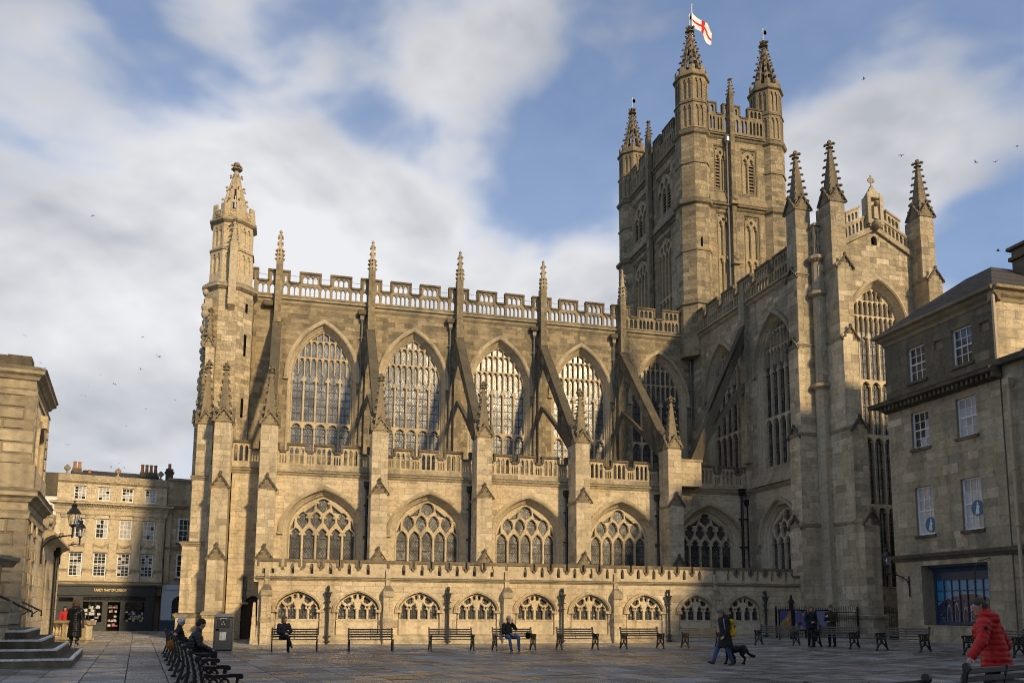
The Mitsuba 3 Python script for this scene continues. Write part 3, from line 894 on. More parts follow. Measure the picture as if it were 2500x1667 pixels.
spire(TU, cx, cy, 26.3, 30.4, 1.0, 8, 4, .2, 'bath_stone', math.pi / 8, .5, .35, .9, True)
lathe(tm, cx, cy, [(.02, 30.3), (.02, 30.9)], 5)
for z0, z1, a in ((17.2, 19.0, 7), (13.3, 14.9, 7), (20.0, 21.0, 7)):
    f = octa(cx, cy, 1.4)[0][1]; c = float(np.dot([cx, cy, 0], f.sd)) + .1; m = MB(); extr(m, sbox(c - .1, z0, c + .1, z1 - .4), -.01, .012, f); obj('slit_window', m, 'void', AB)
# shaft with a leafy finial on the south face of the turret, resting on a corbel
m = MB(); bx(m, cx - .02, cx + .42, 53.2, 53.65, 20.2, 24.2, .55, .25); hull(m, [(cx - .02, 53.2, 20.2), (cx + .42, 53.2, 20.2), (cx - .02, 53.65, 20.2), (cx + .42, 53.65, 20.2), (cx + .05, 53.65, 19.9), (cx + .35, 53.65, 19.9)], .5, .3)
key = numbered(AB + '__pinnacle'); scene[key] = ply(m, 'bath_stone'); spire(key, cx + .2, 53.42, 24.2, 25.9, .26, 4, 4, .15, 'bath_stone', math.pi / 4, .45, .5)
# carved shaft with climbing figures seen edge-on at the west corner
m = MB(); rr = np.random.default_rng(3)
for i in range(26):
    z = 9.3 + i * .46; ball(m, (-5.28 + rr.uniform(-.06, .06), 53.4 + rr.uniform(-.15, .15), z), rr.uniform(.16, .27), 6, .45, .5, (1, 1, 1.25))
bx(m, -5.3, -4.9, 53.2, 53.9, 9, 20.4, .5, .35); obj('carved_shaft', m, 'bath_stone', AB)
pier(AB, -5.2, -4.6, 50.2, 51.4, 0, 12.0, back, 'SW'); pinnacle(AB, -4.9, 50.9, 12.0, .7, 12.05, 15.6)
pier(AB, -5.0, -4.5, 52.0, 53.2, 9, 17, back, 'SW'); pinnacle(AB, -4.85, 52.4, 17, .5, 17.05, 19.6)

# ---- crossing tower
TX0, TX1, TY0, TY1 = 28.3, 35.4, 54.65, 67.0
TW = numbered(AB + '__tower'); tw = MB(); labels[TW] = {'label': 'tall square crossing tower with four spired corner turrets'}
FTS, FTW = Fr(0, -1, -TY0), Fr(-1, 0, -TX0)
ws = [(30.22, 31.55), (32.5, 33.95)]
w = sbox(29.6, 20, 35.0, 37.5)
for a, b in ws:
    w = w.difference(sbox(a, 33.0, b, 36.8)).difference(sbox(a + .1, 24.4, b + .1, 31.45))
GT = dict(mat='grey_stone', patch=.12, tone=(.6, .2), dirt=.25, course=.36, lens=(.5, 1.0))
ashlar(AB, FTS, w, back=back, thick=.2, **GT)
wy = [(58.1, 60.9), (62.7, 65.7)]
w = sbox(-66.3, 20, -56.2, 37.5)
for a, b in wy:
    w = w.difference(sbox(-b, 33.0, -a, 36.7)).difference(sbox(-b, 22, -a, 31.3))
ashlar(AB, FTW, w, back=back, thick=.2, **GT)
bx(back, TX0 + .9, TX1 - .9, TY0 + .9, TY1 - .9, 20, 37.6, .5, .4)
bx(back, TX0 + .25, TX1, TY0 + .25, TY1, 20, 24, .5, .4)


def tower_window(fr, a, b, z0, z1, n, louv, tiers=(), head=.9):
    key = numbered(TW + '__tower_window'); m = MB(); P = sbox(a, z0, b, z1)
    ring_ = [(0, -.01), (.07, -.06), (.09, -.13), (.15, -.16)]
    for (i0, d0), (i1, d1) in zip(ring_[:-1], ring_[1:]):
        A = [(a + i0, z0 + i0 * .5), (b - i0, z0 + i0 * .5), (b - i0, z1 - i0), (a + i0, z1 - i0)]; B = [(a + i1, z0 + i1 * .5), (b - i1, z0 + i1 * .5), (b - i1, z1 - i1), (a + i1, z1 - i1)]
        loft(m, [fr(np.c_[A, np.full(4, d0)]), fr(np.c_[B, np.full(4, d1)])], True, .55, .3)
    P = sbox(a + .17, z0 + .1, b - .17, z1 - .17); W = b - a - .34; p = W / n; tr = P
    h = head * W * .5
    hol = []
    for i in range(n):
        c = a + .17 + (i + .5) * p; zz = z0 + .25
        for t in list(tiers):
            hol.append(cusped(p - .15, zz, t - .55, .4, c, .06)); zz = t + .05
        hol.append(cusped(p - .15, zz, z1 - .35 - h - .35, .45, c, .06))
    for s in np.linspace(-1, 1, n + 1)[1:-1] if n > 2 else [0]:
        hol.append(cusped(p * .62, z1 - .42 - h + .12, z1 - .5 - h * .45, .3, (a + b) / 2 + s * W / 2, 0, .3))
    big = AP(W / 2 - .04, z1 - .35 - h, h, z1 - 3, (a + b) / 2)
    sp = P.intersection(sbox(a, z1 - .35 - h, b, z1)).difference(big.buffer(.12))
    for g in getattr(sp, 'geoms', [sp]):
        if g.area > .02:
            hol.append(g.buffer(-.05))
    hol = [x.intersection(P.buffer(-.03)) for x in hol]
    tr = P.difference(unary_union(hol)); extr(m, tr, -.3, -.16, fr, .75, .1); extr(m, tr.buffer(-.03), -.16, -.12, fr, .75, .1)
    scene[key] = ply(m, 'grey_stone')
    bl = MB(); extr(bl, P, -.38, -.3, fr, .85, .05)
    for i in range(n):
        c = a + .17 + (i + .5) * p
        if i in louv:
            v = MB(); extr(v, sbox(c - p / 2 + .07, z0 + .2, c + p / 2 - .07, z1 - .6 - h), -.298, -.29, fr); obj('opening', v, 'void', key)
            z = z0 + .34
            while z < z1 - .7 - h:
                s = MB(); q = np.array([(-.29, z + .15), (-.17, z - .02), (-.17, z + .03), (-.29, z + .2)]); moulding(s, fr, c - p / 2 + .06, c + p / 2 - .06, q, .45, .4); obj('louvre', s, 'grey_stone', key); z += .27
    obj('blind_panel', bl, 'grey_stone', key)


tower_window(FTS, *ws[0], 33.0, 36.8, 2, [0]); tower_window(FTS, *ws[1], 33.0, 36.8, 2, [1])
for a, b in ws:
    tower_window(FTS, a + .1, b + .1, 24.4, 31.45, 2, [], [28.0])
for a, b in wy:
    tower_window(FTW, -b, -a, 33.0, 36.7, 3, [1, 2] if a < 60 else [0, 1]); tower_window(FTW, -b, -a, 22, 31.3, 4, [], [26.2])
tw2 = MB()
for fr, a, b in ((FTS, 29.8, 35.0), (FTW, -66.4, -56.2)):
    string(tw2, fr, a, b, 31.6, .42, .35, .4, .6); string(tw2, fr, a, b, 37.25, .4, .3, .35, .65)
    moulding(tw2, fr, a, b, [(-.1, 32.1), (.02, 32.1), (.12, 32.2), (.12, 32.3), (-.05, 33.0), (-.1, 33.0)], .5, .35)
for x, y in ((28.95, 55.5), (35.4, 55.5), (28.95, 66.9), (35.4, 66.9)):
    F5 = VIS if x < 30 else [0, 1, 7, 6, 2]; ts = MB()
    oct_walls(x, y, 1.32, 20, 23.95, F5, **GT); oct_walls(x, y, 1.26, 23.95, 31.7, F5, **GT); oct_walls(x, y, 1.2, 31.7, 37.3, F5, **GT)
    oct_ring(ts, x, y, [(1.26, 23.8), (1.46, 23.9), (1.46, 24.05), (1.24, 24.3)], .35, .6, (False, False)); oct_ring(ts, x, y, [(1.2, 31.55), (1.46, 31.72), (1.5, 31.95), (1.18, 32.25)], .35, .6, (False, False))
    for z in (28.0, 34.9):
        oct_ring(ts, x, y, [(1.22 if z < 30 else 1.16, z - .05), (1.34 if z < 30 else 1.29, z), (1.34 if z < 30 else 1.29, z + .12), (1.2, z + .2)], .4, .5, (False, False))
    oct_ring(ts, x, y, [(1.15, 37.15), (1.36, 37.3), (1.42, 37.5), (1.12, 37.75)], .35, .6, (False, False))
    obj('turret_string', ts, 'grey_stone', TW); t = MB(); K = numbered(TW + '__corner_turret')
    oct_ring(t, x, y, [(1.10, 37.5), (1.08, 39.8)], .65, .15); oct_ring(t, x, y, [(1.06, 39.8), (1.04, 42.0)], .65, .15)
    oct_panels(t, x, y, 1.10, 37.75, 39.75, 2, .26, tone=.6, dirt=.25); oct_ring(t, x, y, [(1.12, 39.7), (1.27, 39.8), (1.27, 39.9), (1.1, 40.0)], .4, .5)
    oct_panels(t, x, y, 1.06, 40.0, 41.95, 2, .26, tone=.6, dirt=.25); oct_ring(t, x, y, [(1.1, 41.9), (1.3, 42.02), (1.3, 42.14), (1.1, 42.25)], .35, .6)
    frs, h = octa(x, y, 1.14)
    for f in frs:
        c = float(np.dot([x, y, 0], f.sd)); extr(t, unary_union([sbox(c - h, 42.1, c + h, 42.5), sbox(c - h, 42.1, c - h + .24, 42.88), sbox(c + h - .24, 42.1, c + h, 42.88)]), -.12, 0, f, .5, .35)
    scene[K] = ply(t, 'grey_stone')
    spire(K, x, y, 42.4, 46.9, 1.0, 8, 7, .22, 'dark_stone', math.pi / 8, .6, .4, 1.2, True)
    vt = MB(); tube(vt, [(x, y, 46.8), (x, y, 47.95)], .02, 5); tube(vt, [(x - .16, y, 47.7), (x + .16, y, 47.7)], .014, 4); extr(vt, Polygon([(-.05, 0), (.22, -.04), (.3, .1), (.24, .32), (.05, .34)]), -.01, .01, lambda v, x=x, y=y: np.c_[x + v[:, 0] + .02, y + v[:, 2], 47.45 + v[:, 1]])
    obj('weather_vane', vt, 'gold', K)
scene['gold'] = prin((.85, .78, .55), .5, .5)
scene[TW] = ply(tw2, 'grey_stone')


def tower_parapet(fr, s0, s1, mer):
    L = []; e = sorted([s0] + [x for q in mer for x in q if s0 < x < s1] + [s1])
    for a, b in zip(e[:-1], e[1:]):
        if b - a > .3:
            L += row(a + .06, b - .06, max(1, round((b - a - .1) / .3)), 38.05, 38.95, .18, .12)
    for a, b in mer:
        a, b = max(a, s0), min(b, s1)
        L += row(a + .14, b - .14, max(1, round((b - a - .28) / .3)), 39.45, 39.85, .16, .11)
    parapet(fr, s0, s1, 37.85, 39.3, 40.15, mer, None, L, 'grey_stone', .22, .5, .45, .13, .06, name='tower__tower_parapet')


_k = AB
tower_parapet(Fr(0, -1, -TY0), 29.9, 34.7, [(29.7, 30.55), (31.15, 32.55), (33.3, 34.6)])
tower_parapet(Fr(-1, 0, -TX0), -65.9, -56.5, [(-59.3, -57.4), (-61.1, -59.9), (-64.0, -61.8), (-66.5, -64.7), (-56.9, -56)][:4])
for x, y in ((31.66, 54.4), (28.0, 61.4)):
    pier(AB, x - .17, x + .17, y - .17, y + .35, 22, 40.8, back, 'SWE', tone=(.35, .15), dirt=.5, mat='grey_stone')
    key = numbered(TW + '__pinnacle'); m = MB(); bx(m, x - .2, x + .2, y - .2, y + .2, 40.75, 40.85); scene[key] = ply(m, 'dark_stone'); spire(key, x, y, 40.85, 42.25, .25, 4, 4, .14, 'dark_stone', math.pi / 4, .6, .4)
m = MB()
for z in (32.0, 27.3, 24.5):
    bx(m, 31.36, 31.96, 54.0, 54.6, z - .1, z + .6, .4, .5, top=.1); ball(m, (31.66, 54.15, z + .35), .26, 6, .4, .5)
obj('carved_corbels', m, 'grey_stone', TW, kind='stuff')
scene['steel'] = prin((.26, .26, .26), .35, .5, metallic=.7)
m = MB(); tube(m, [(31.28, 54.45, 25), (31.28, 54.45, 36.9)], .07, 8); lathe(m, 31.28, 54.45, [(.08, 36.8), (.16, 36.95), (.24, 37.0), (.24, 37.3), (.2, 37.42), (.02, 37.5)], 10); obj('flue_pipe', m, 'steel', TW, label='shiny metal flue pipe on the south face')
m = MB(); extr(m, sbox(28.8, 28.3, 28.95, 29.0), 0, .02, octa(28.95, 55.5, 1.27)[0][0]); obj('slit_window', m, 'void', TW)
# flag of red cross on white
FLX, FLY = 29.1, 55.4
pole = MB(); tube(pole, [(FLX, FLY, 43.0), (FLX, FLY, 48.6)], [.05, .03], 8); ball(pole, (FLX, FLY, 48.63), .07); obj('flagpole', pole, 'pole_white', TW)
scene['pole_white'] = prin((.7, .7, .68), .4)


def flag_grid(nu=28, nv=14):
    u, v = np.meshgrid(np.linspace(0, 1, nu), np.linspace(0, 1, nv))
    x = FLX + 1.85 * u ** 1.0; z = 47.95 - 1.1 * v - 1.25 * u ** 1.15 + .1 * np.sin(u * 9 + v * 2) * u; x = x - .25 * v * u; y = FLY + .28 * np.sin(u * 8 + v * 1.5) * u ** .7
    return np.stack([x, y, z], -1), u, v


G_, U_, V_ = flag_grid()


def flag_fn(p, n, uv):
    u, v = uv.x, uv.y
    c = dr.maximum(smoothstep(.105, .085, dr.abs(v - .5)), smoothstep(.075, .06, dr.abs(u - .5)))
    return mix((.78, .77, .76), (.55, .03, .04), c)


scene['flag_cloth'] = two(prin(proc(flag_fn), .8, .2))
nv, nu = U_.shape; idx = np.arange(nu * nv).reshape(nv, nu)
ff = np.vstack([np.c_[idx[:-1, :-1].ravel(), idx[1:, :-1].ravel(), idx[1:, 1:].ravel()], np.c_[idx[:-1, :-1].ravel(), idx[1:, 1:].ravel(), idx[:-1, 1:].ravel()]])
scene[thing('flag', 'white flag with a red cross flying from the tallest tower spire', 'flag')] = mikit.ply((G_.reshape(-1, 3), ff), 'flag_cloth', False, uv=np.c_[U_.ravel(), V_.ravel()])

# ---- south transept
TWIN = [(51.3, 2.4), (44.85, 2.35)]
w = sbox(-YC, 8.5, -41.95, 21.35)
for c, hw in TWIN:
    w = w.difference(AP(hw - .2, 16.6, 3.3, 10.4, -c))
w = unary_union([w, sbox(-YA, -.3, -41.9, 8.5)]).difference(AP(2.2, 5.95, 2.3, 3.3, -44.75, 14, 'four'))
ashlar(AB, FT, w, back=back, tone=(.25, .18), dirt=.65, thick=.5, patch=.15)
for c, hw in TWIN:
    window(AB, FT, -c, perp_lights(-c, 1.9, 10.5, 13.6, 16.15, 3.6), arch(1.9, 16.6, 3.0, 10.5, -c), arch(hw - .2, 16.6, 3.3, 10.4, -c), (AP(hw + .03, 16.6, 3.6, 16, -c), 16.4), .5, (np.arange(10.9, 17, .5), True), 'stained_glass', .3, .5)
window(AB, FT, -44.75, aisle_lights(-44.75, 1.82, 3.3, 5.5, 2.2, 5, .06), arch(1.82, 6.0, 1.9, 3.3, -44.75, 14, 'four'), arch(2.2, 5.95, 2.3, 3.2, -44.75, 14, 'four'), (AP(2.4, 5.95, 2.5, 5, -44.75, 14, 'four'), 5.8), .5, None, 'stained_glass', .1, .6)
bx(back, XT + .9, XT + 1.2, 41, YC, -.3, 21.2, .5, .3)
string(trim, FT, -YA + .2, -41.9, 9.0, .3, .22, .3, .7); string(trim, FT, -YC + .2, -41.9, 21.25, .5, .32, .3, .8)
extr(trim, sbox(-47.4, 8.0, -42.0, 9.0), 0, .01, FT); moulding(trim, FT, -47.5, -42.0, [(-.2, 9.3), (.3, 9.3), (-.15, 10.45), (-.2, 10.45)], .3, .75)
tm_ = [(-52.76, -51.3), (-50.59, -49.1), (-48.43, -46.94), (-46.29, -44.85), (-44.22, -42.75), (-54.9, -53.4)]
nave_parapet(Fr(-1, 0, -XT + .12), -55.3, -42.0, tm_, -.3, .6, .1)
pier(AB, XT - .3, XT + .1, 47.75, 48.4, 11, 22.0, back, 'SWN', tone=(.35, .15), dirt=.6)
bx(back, XT - .25, XT, 47.8, 48.35, 22, 22.95, .3, .8)
# flyer from the aisle corner up to the transept wall
m = MB(); F = Fr(0, -1, -47.8)
extr(m, Polygon([(23.9, 10.9), (24.3, 10.9), (28.35, 19.9), (28.35, 18.9), (24.95, 10.9)]), -.45, 0, F, .4, .6); extr(m, Polygon([(23.9, 11.0), (24.0, 11.0), (28.35, 20.2), (28.35, 19.85)]).buffer(0), -.5, .06, F, .25, .7)
t = np.linspace(0, 1, 12); extr(m, Polygon(np.vstack([np.c_[25.1 + 3.3 * t, 10.9 + 4.9 * t ** .75], np.c_[24.75 + 3.65 * t, 10.9 + 5.5 * t ** .78][::-1]])), -.5, -.05, F, .5, .4)
obj('flying_buttress', m, 'flyer_stone', AB)
pier(AB, 23.35, 25.0, YA - .95, YA + .3, 9.3, 10.85, back, 'SWE', tone=(.6, .15)); bx(trim, 23.3, 25.1, YA - 1.0, YA + .3, 10.85, 11.0, .3, .7)

# corner buttresses
def corner(x0, x1, y1, ys, tip, xs=None, faces='SW'):
    zs = [-.3, 1.5, 6.5, 11.64, 16.8, 21.0, 24.75]
    for i in range(6):
        xx0 = x0 - (xs[i] if xs else 0); y0 = ys[i]
        pier(AB, xx0, x1, y0, y1, zs[i], zs[i + 1], back, faces, course=.38, prio=1.2, tone=(.62, .2) if zs[i] < 16 else (.3, .2), dirt=.15 if zs[i] < 16 else .4)
        if 0 < i < 6:
            f = Fr(0, -1, -ys[i - 1]); g = MB(); q = x0 - (xs[i - 1] if xs else 0)
            if i >= 2 and not xs:
                gablet(g, f, (x0 + x1) / 2, zs[i] - .35, x1 - x0, .7, -.03, .35, .7); obj('gablet', g, 'dark_stone', AB)
            string(trim, f, q, x1, zs[i] - .28, .18, .1, .3, .75) if xs or i < 2 else None
            string(trim, Fr(-1, 0, -q), -y1, -ys[i - 1], zs[i] - .28, .18, .1, .3, .75)
            if xs and i >= 2:
                g = MB(); gablet(g, Fr(-1, 0, -q), -(ys[i - 1] + y1) / 2, zs[i] - .35, y1 - ys[i - 1], .6, -.03, .35, .7); obj('gablet', g, 'dark_stone', AB)
    w = x1 - x0; yc = ys[5] + w / 2
    pinnacle(AB, (x0 + x1) / 2, yc, 24.75, w, 24.8, tip, 'dark_stone', 8, .2, .8, tone=.65, dirt=.4)


corner(27.84, 28.82, 41.95, [40.75, 40.85, 40.95, 41.0, 41.0, 41.0], 28.75, [.6, .48, .3, .16, .06, 0])
corner(29.15, 30.1, 40.9, [37.6, 37.95, 38.55, 38.95, 39.15, 39.55], 28.8)
corner(35.36, 36.32, 41.0, [37.8, 38.1, 38.7, 39.1, 39.35, 39.75], 28.65, faces='SWE')
# clasping shaft between the two
pier(AB, 28.8, 29.2, 40.4, 41.2, -.3, 21.3, back, 'SW')
sh = MB()
for z0, z1, r in ((-.3, 14.0, .36), (14.4, 19.4, .3), (19.8, 21.5, .3)):
    loft(sh, [ring(28.93, 40.72, z0, r, 8, .39), ring(28.93, 40.72, z1, r, 8, .39)], True, .55, .2)
for z, r in ((14.0, .36), (19.4, .32), (21.5, .32)):
    loft(sh, [ring(28.93, 40.72, z, r, 8, .39), ring(28.93, 40.72, z + .15, r + .22, 8, .39), ring(28.93, 40.72, z + .32, r + .22, 8, .39), ring(28.93, 40.72, z + .5, r - .06, 8, .39)], True, .35, .6)
obj('corner_shaft', sh, 'bath_stone', AB)
L = [cusped(.16, 21.95, 22.45, .14, -41.0 + q, .02) for q in (-.14, .14)] + [cusped(.16, 22.85, 23.3, .14, -41.0 + q, .02) for q in (-.14, .14)]
m = MB(); extr(m, sbox(-41.4, 21.7, -40.6, 23.75).difference(unary_union(L)), -.12, 0, Fr(-1, 0, -28.75), .5, .5)
L = [cusped(.16, 21.95, 22.45, .14, 29.0 + q, .02) for q in (-.12, .14)] + [cusped(.16, 22.85, 23.3, .14, 29.0 + q, .02) for q in (-.12, .14)]
extr(m, sbox(28.75, 21.7, 29.25, 23.75).difference(unary_union(L)), -.12, 0, Fr(0, -1, -40.6), .5, .5); bx(m, 28.7, 29.3, 40.5, 41.5, 23.7, 23.85, .3, .8); bx(m, 28.6, 29.3, 40.4, 41.5, 21.55, 21.75, .3, .8)
obj('corner_parapet', m, 'bath_stone', AB)
# south wall with the tall window and the gable
GX = 32.8
w = Polygon([(30.05, -.3), (35.4, -.3), (35.4, 22.5), (GX, 23.9), (30.05, 22.4)]).difference(AP(1.9, 18.0, 2.85, 2.9, GX)).difference(AP(.2, 23.35, .2, 23.0, GX, 6, 'round'))
ashlar(AB, FS, w, back=back, tone=(.35, .2), dirt=.35, thick=.5, patch=.15)
tl = perp_lights(GX, 1.7, 3.0, [7.62, 11.65, 14.93], 17.2, 3.1)
window(AB, FS, GX, tl, arch(1.7, 18.0, 2.5, 3.0, GX), arch(1.9, 18.0, 2.85, 2.9, GX), (AP(2.08, 18.0, 3.08, 17, GX), 17.6), .5, (np.arange(3.5, 18, .52), True), 'stained_glass', .05, .7)
bx(back, 30, 35.6, 41.4, 41.7, -.3, 22.4, .4, .4)
m = MB(); extr(m, AP(.2, 23.35, .2, 23.0, GX, 6, 'round'), -.3, -.28, FS); obj('gable_opening', m, 'void', AB)
for s in (-1, 1):      # raking coping, pierced parapet and merlons of the gable
    sl_ = .53
    def rk(x, dz):
        return (GX + s * x, 23.9 - sl_ * x + dz)
    g = MB(); extr(g, Polygon([rk(0, -.02), rk(0, .3), rk(2.75, .3), rk(2.75, -.02)]).buffer(0), -.3, .16, FS, .4, .6)
    extr(g, Polygon([rk(.35, 1.0), rk(.35, 1.16), rk(2.6, 1.16), rk(2.6, 1.0)]).buffer(0), -.25, .05, FS, .4, .6)
    band = Polygon([rk(.35, .28), rk(.35, 1.05), rk(2.6, 1.05), rk(2.6, .28)]).buffer(0)
    hol = []
    for i in range(8):
        xa = .5 + i * .265; hol.append(Polygon([rk(xa, .36), rk(xa + .17, .36), rk(xa + .17, .86), rk(xa + .085, .98), rk(xa, .86)]).buffer(0))
    extr(g, band.difference(unary_union(hol)), -.2, 0, FS, .5, .5)
    mp = Polygon([rk(.95, 1.1), rk(.95, 1.85), rk(1.85, 1.85), rk(1.85, 1.1)]).buffer(0)
    hol = [Polygon([rk(xa, 1.22), rk(xa + .19, 1.22), rk(xa + .19, 1.55), rk(xa + .09, 1.68), rk(xa, 1.55)]).buffer(0) for xa in (1.05, 1.3, 1.55)]
    extr(g, mp.difference(unary_union(hol)), -.2, 0, FS, .5, .5); extr(g, Polygon([rk(.9, 1.8), rk(.9, 1.92), rk(1.9, 1.92), rk(1.9, 1.8)]).buffer(0), -.24, .05, FS, .35, .7)
    obj('gable_parapet', g, 'bath_stone', AB)
m = MB(); F = FS; bx(m, GX - .42, GX + .42, 40.35, 40.85, 24.05, 24.5, .5, .5)
for s in (-1, 1):
    bx(m, GX + s * .42 - .11, GX + s * .42 + .11, 40.3, 40.85, 24.2, 25.9, .5, .5); hull(m, [(GX + s * .42 - .13, 40.3, 25.9), (GX + s * .42 + .13, 40.3, 25.9), (GX + s * .42 - .13, 40.6, 25.9), (GX + s * .42 + .13, 40.6, 25.9), (GX + s * .42, 40.45, 26.25)], .4, .6)
bx(m, GX - .35, GX + .35, 40.62, 40.85, 24.4, 25.9, .5, .4); hull(m, [(GX - .5, 40.35, 25.85), (GX + .5, 40.35, 25.85), (GX - .5, 40.85, 25.85), (GX + .5, 40.85, 25.85), (GX, 40.6, 26.8)], .45, .5)
lathe(m, GX, 40.6, [(.1, 26.5), (.14, 26.6), (.06, 26.7), (.05, 26.8)], 8)
for a, b, c_, d_ in ((-.03, .03, 26.7, 27.35), (-.22, .22, 27.0, 27.06), (-.06, .06, 27.28, 27.36), (-.24, -.18, 26.95, 27.11), (.18, .24, 26.95, 27.11), (-.14, -.1, 26.9, 27.2), (.1, .14, 26.9, 27.2), (-.12, .12, 26.9, 26.94), (-.12, .12, 27.16, 27.2)):
    bx(m, GX + a, GX + b, 40.57, 40.63, c_, d_, .4, .5)
ball(m, (GX, 40.2, 25.45), .16, 6, .2, .8); ball(m, (GX, 40.25, 24.15), .3, 6, .3, .7); bx(m, GX - .16, GX + .16, 40.25, 40.6, 24.5, 25.4, .45, .5, top=.05)
obj('gable_niche', m, 'bath_stone', AB)
obj('mortar_core', back, 'mortar', AB)
obj('moulding', trim, 'bath_stone', AB)
finish_stones(AB)
# ------------------------------------------------------------------ paving
def zg(x, y=30.0):
    t = np.clip((np.asarray(x, float) - 17.0) / 11.5, 0, 1)
    return .34 * t * t * (3 - 2 * t)


def pave_fn(p, n, uv):
    u = uv.x
    c = mix((.135, .13, .118), (.27, .262, .238), u)
    c = mix(c, (.14, .11, .085), smoothstep(.55, .85, uv.y) * .8)
    big = fbm(p.x * .35, p.y * .5, 2.0, 3); med = fbm(p.x * 2.2, p.y * 3.1, 1.0, 4); fine = fbm(p.x * 17, p.y * 17, 0.5, 3)
    wet = smoothstep(.47, .62, med * .6 + big * .4)
    return c * (.62 + .76 * fine) * (1 - .42 * wet)


def pave_rough(p, n, uv):
    med = fbm(p.x * 2.2, p.y * 3.1, 1.0, 4); big = fbm(p.x * .35, p.y * .5, 2.0, 3)
    return .62 - .34 * smoothstep(.42, .62, med * .6 + big * .4) + .1 * (uv.y - .5)


def pave_bump(p, n, uv):
    return fbm(p.x * 1.6, p.y * 1.6, uv.x * 9, 3) * .018 + fbm(p.x * 11, p.y * 11, 0.3, 3) * .006


scene['paving_stone'] = bump(pave_bump, {'type': 'principled', 'base_color': proc(pave_fn), 'roughness': proc(pave_rough), 'specular': .55})
scene['paving_joint'] = prin((.035, .032, .027), .85, .2)
a_ = math.radians(8.6); SD, ZD = np.array([-math.sin(a_), math.cos(a_), 0]), np.array([-math.cos(a_), -math.sin(a_), 0])


def pf(v):
    v = np.asarray(v, float); P = v[:, :1] * SD + v[:, 1:2] * ZD
    P[:, 2] = v[:, 2] + zg(P[:, 0])
    return P


pf.n = np.array([0, 0, 1.0])
PV = 'pavement'; labels[PV] = {'kind': 'structure'}
gx = np.r_[np.linspace(-260, 16, 10), np.linspace(17, 29, 14), np.linspace(30, 260, 8)]; gy = np.array([-60, 0, 20, 40, 70, 120, 400.])
X, Y = np.meshgrid(gx, gy); idx = np.arange(X.size).reshape(X.shape)
g = MB(); g.add(np.c_[X.ravel(), Y.ravel(), (zg(X) - .022).ravel()], np.vstack([np.c_[idx[:-1, :-1].ravel(), idx[:-1, 1:].ravel(), idx[1:, 1:].ravel()], np.c_[idx[:-1, :-1].ravel(), idx[1:, 1:].ravel(), idx[1:, :-1].ravel()]]), .4)
scene[PV] = ply(g, 'paving_joint')
r5 = np.random.default_rng(55)
ashlar(PV, pf, sbox(13.0, -33.0, 74, 16.0), 0, .82, (.7, 1.5), (.5, .24), .35, None, joint=.006, relief=.006, mat='paving_stone', r=r5, bevel=.006)
for i, q in enumerate(STONES[PV]):      # each slab lies a little out of level
    v = q[1]; c = v.mean(0); v[:, 2] += (v[:, 0] - c[0]) * r5.normal(0, .004) + (v[:, 1] - c[1]) * r5.normal(0, .004)
    STONES[PV][i] = (q[0], v, q[2], q[3], float(np.clip(q[4] + r5.uniform(-.3, .5), 0, 1)), q[5])
finish_stones(PV, 'paving_slab', 300, 'paving_slabs_beyond')

# ------------------------------------------------------------------ sash windows
scene['white_paint'] = prin((.72, .72, .70), .45, .4)


def pane_fn(p, n, uv):
    r = fbm((p.x + p.y) * 1.3, p.z * 1.7, 1.0, 2)
    return mix((.012, .013, .015), (.07, .075, .08), dr.clip(r * 1.2 * uv.x, 0, 1))


def blind_fn(p, n, uv):
    s = (p.x + p.y) * 14
    return mi.Color3f(.50, .50, .49) * (.8 + .2 * noise(s, p.z * .4, 2.0)) * (.6 + .8 * uv.x * .6)


scene['window_pane'] = prin(proc(pane_fn), .06, .8)
scene['blind_pane'] = prin(proc(blind_fn), .12, .7)
scene['sill_stone'] = scene['dark_stone']


def sash(parent, fr, c, z0, w, h, cols, rows, blind=0.0, own=True, depth=.16, name='window', sill=True, frame=.07, seed=0):
    """A sash window in a reveal: frame, glazing bars, panes."""
    key = numbered(parent + '__' + name); r = np.random.default_rng(seed + int(abs(c) * 100)); m = MB()
    out = sbox(c - w / 2, z0, c + w / 2, z0 + h); inn = sbox(c - w / 2 + frame, z0 + frame, c + w / 2 - frame, z0 + h - frame)
    extr(m, out.difference(inn), -depth - .06, -depth + .02, fr); zm = z0 + h * .5
    extr(m, sbox(c - w / 2 + frame, zm - .03, c + w / 2 - frame, zm + .03), -depth - .05, -depth + .01, fr)
    iw = w - 2 * frame; ih = h - 2 * frame
    for i in range(1, cols):
        x = c - iw / 2 + i * iw / cols; extr(m, sbox(x - .014, z0 + frame, x + .014, z0 + h - frame), -depth - .045, -depth - .005, fr)
    for j in range(1, rows):
        z = z0 + frame + j * ih / rows
        if abs(z - zm) > .05:
            extr(m, sbox(c - iw / 2, z - .014, c + iw / 2, z + .014), -depth - .045, -depth - .005, fr)
    scene[key] = ply(m, 'white_paint')
    rest = {}
    for i in range(cols):
        for j in range(rows):
            b = r.random() < blind; q = sbox(c - iw / 2 + i * iw / cols, z0 + frame + j * ih / rows, c - iw / 2 + (i + 1) * iw / cols, z0 + frame + (j + 1) * ih / rows)
            t = r.uniform(.2, 1); mat = 'blind_pane' if b else 'window_pane'
            p = MB() if own else rest.setdefault(mat, MB())
            ti = r.normal(0, .006, 2); F2 = fr if not own else fr
            extr(p, q, -depth - .05, -depth - .035, F2, t)
            if own:
                obj('pane', p, mat, key)
    for mat, p in rest.items():
        obj('panes' if mat == 'window_pane' else 'bright_panes', p, mat, key, kind='stuff')
    if sill:
        s = MB(); extr(s, sbox(c - w / 2 - .08, z0 - .14, c + w / 2 + .08, z0 - .01), -depth - .1, .09, fr, .3, .7); obj('sill', s, 'dark_stone', key)
    return key


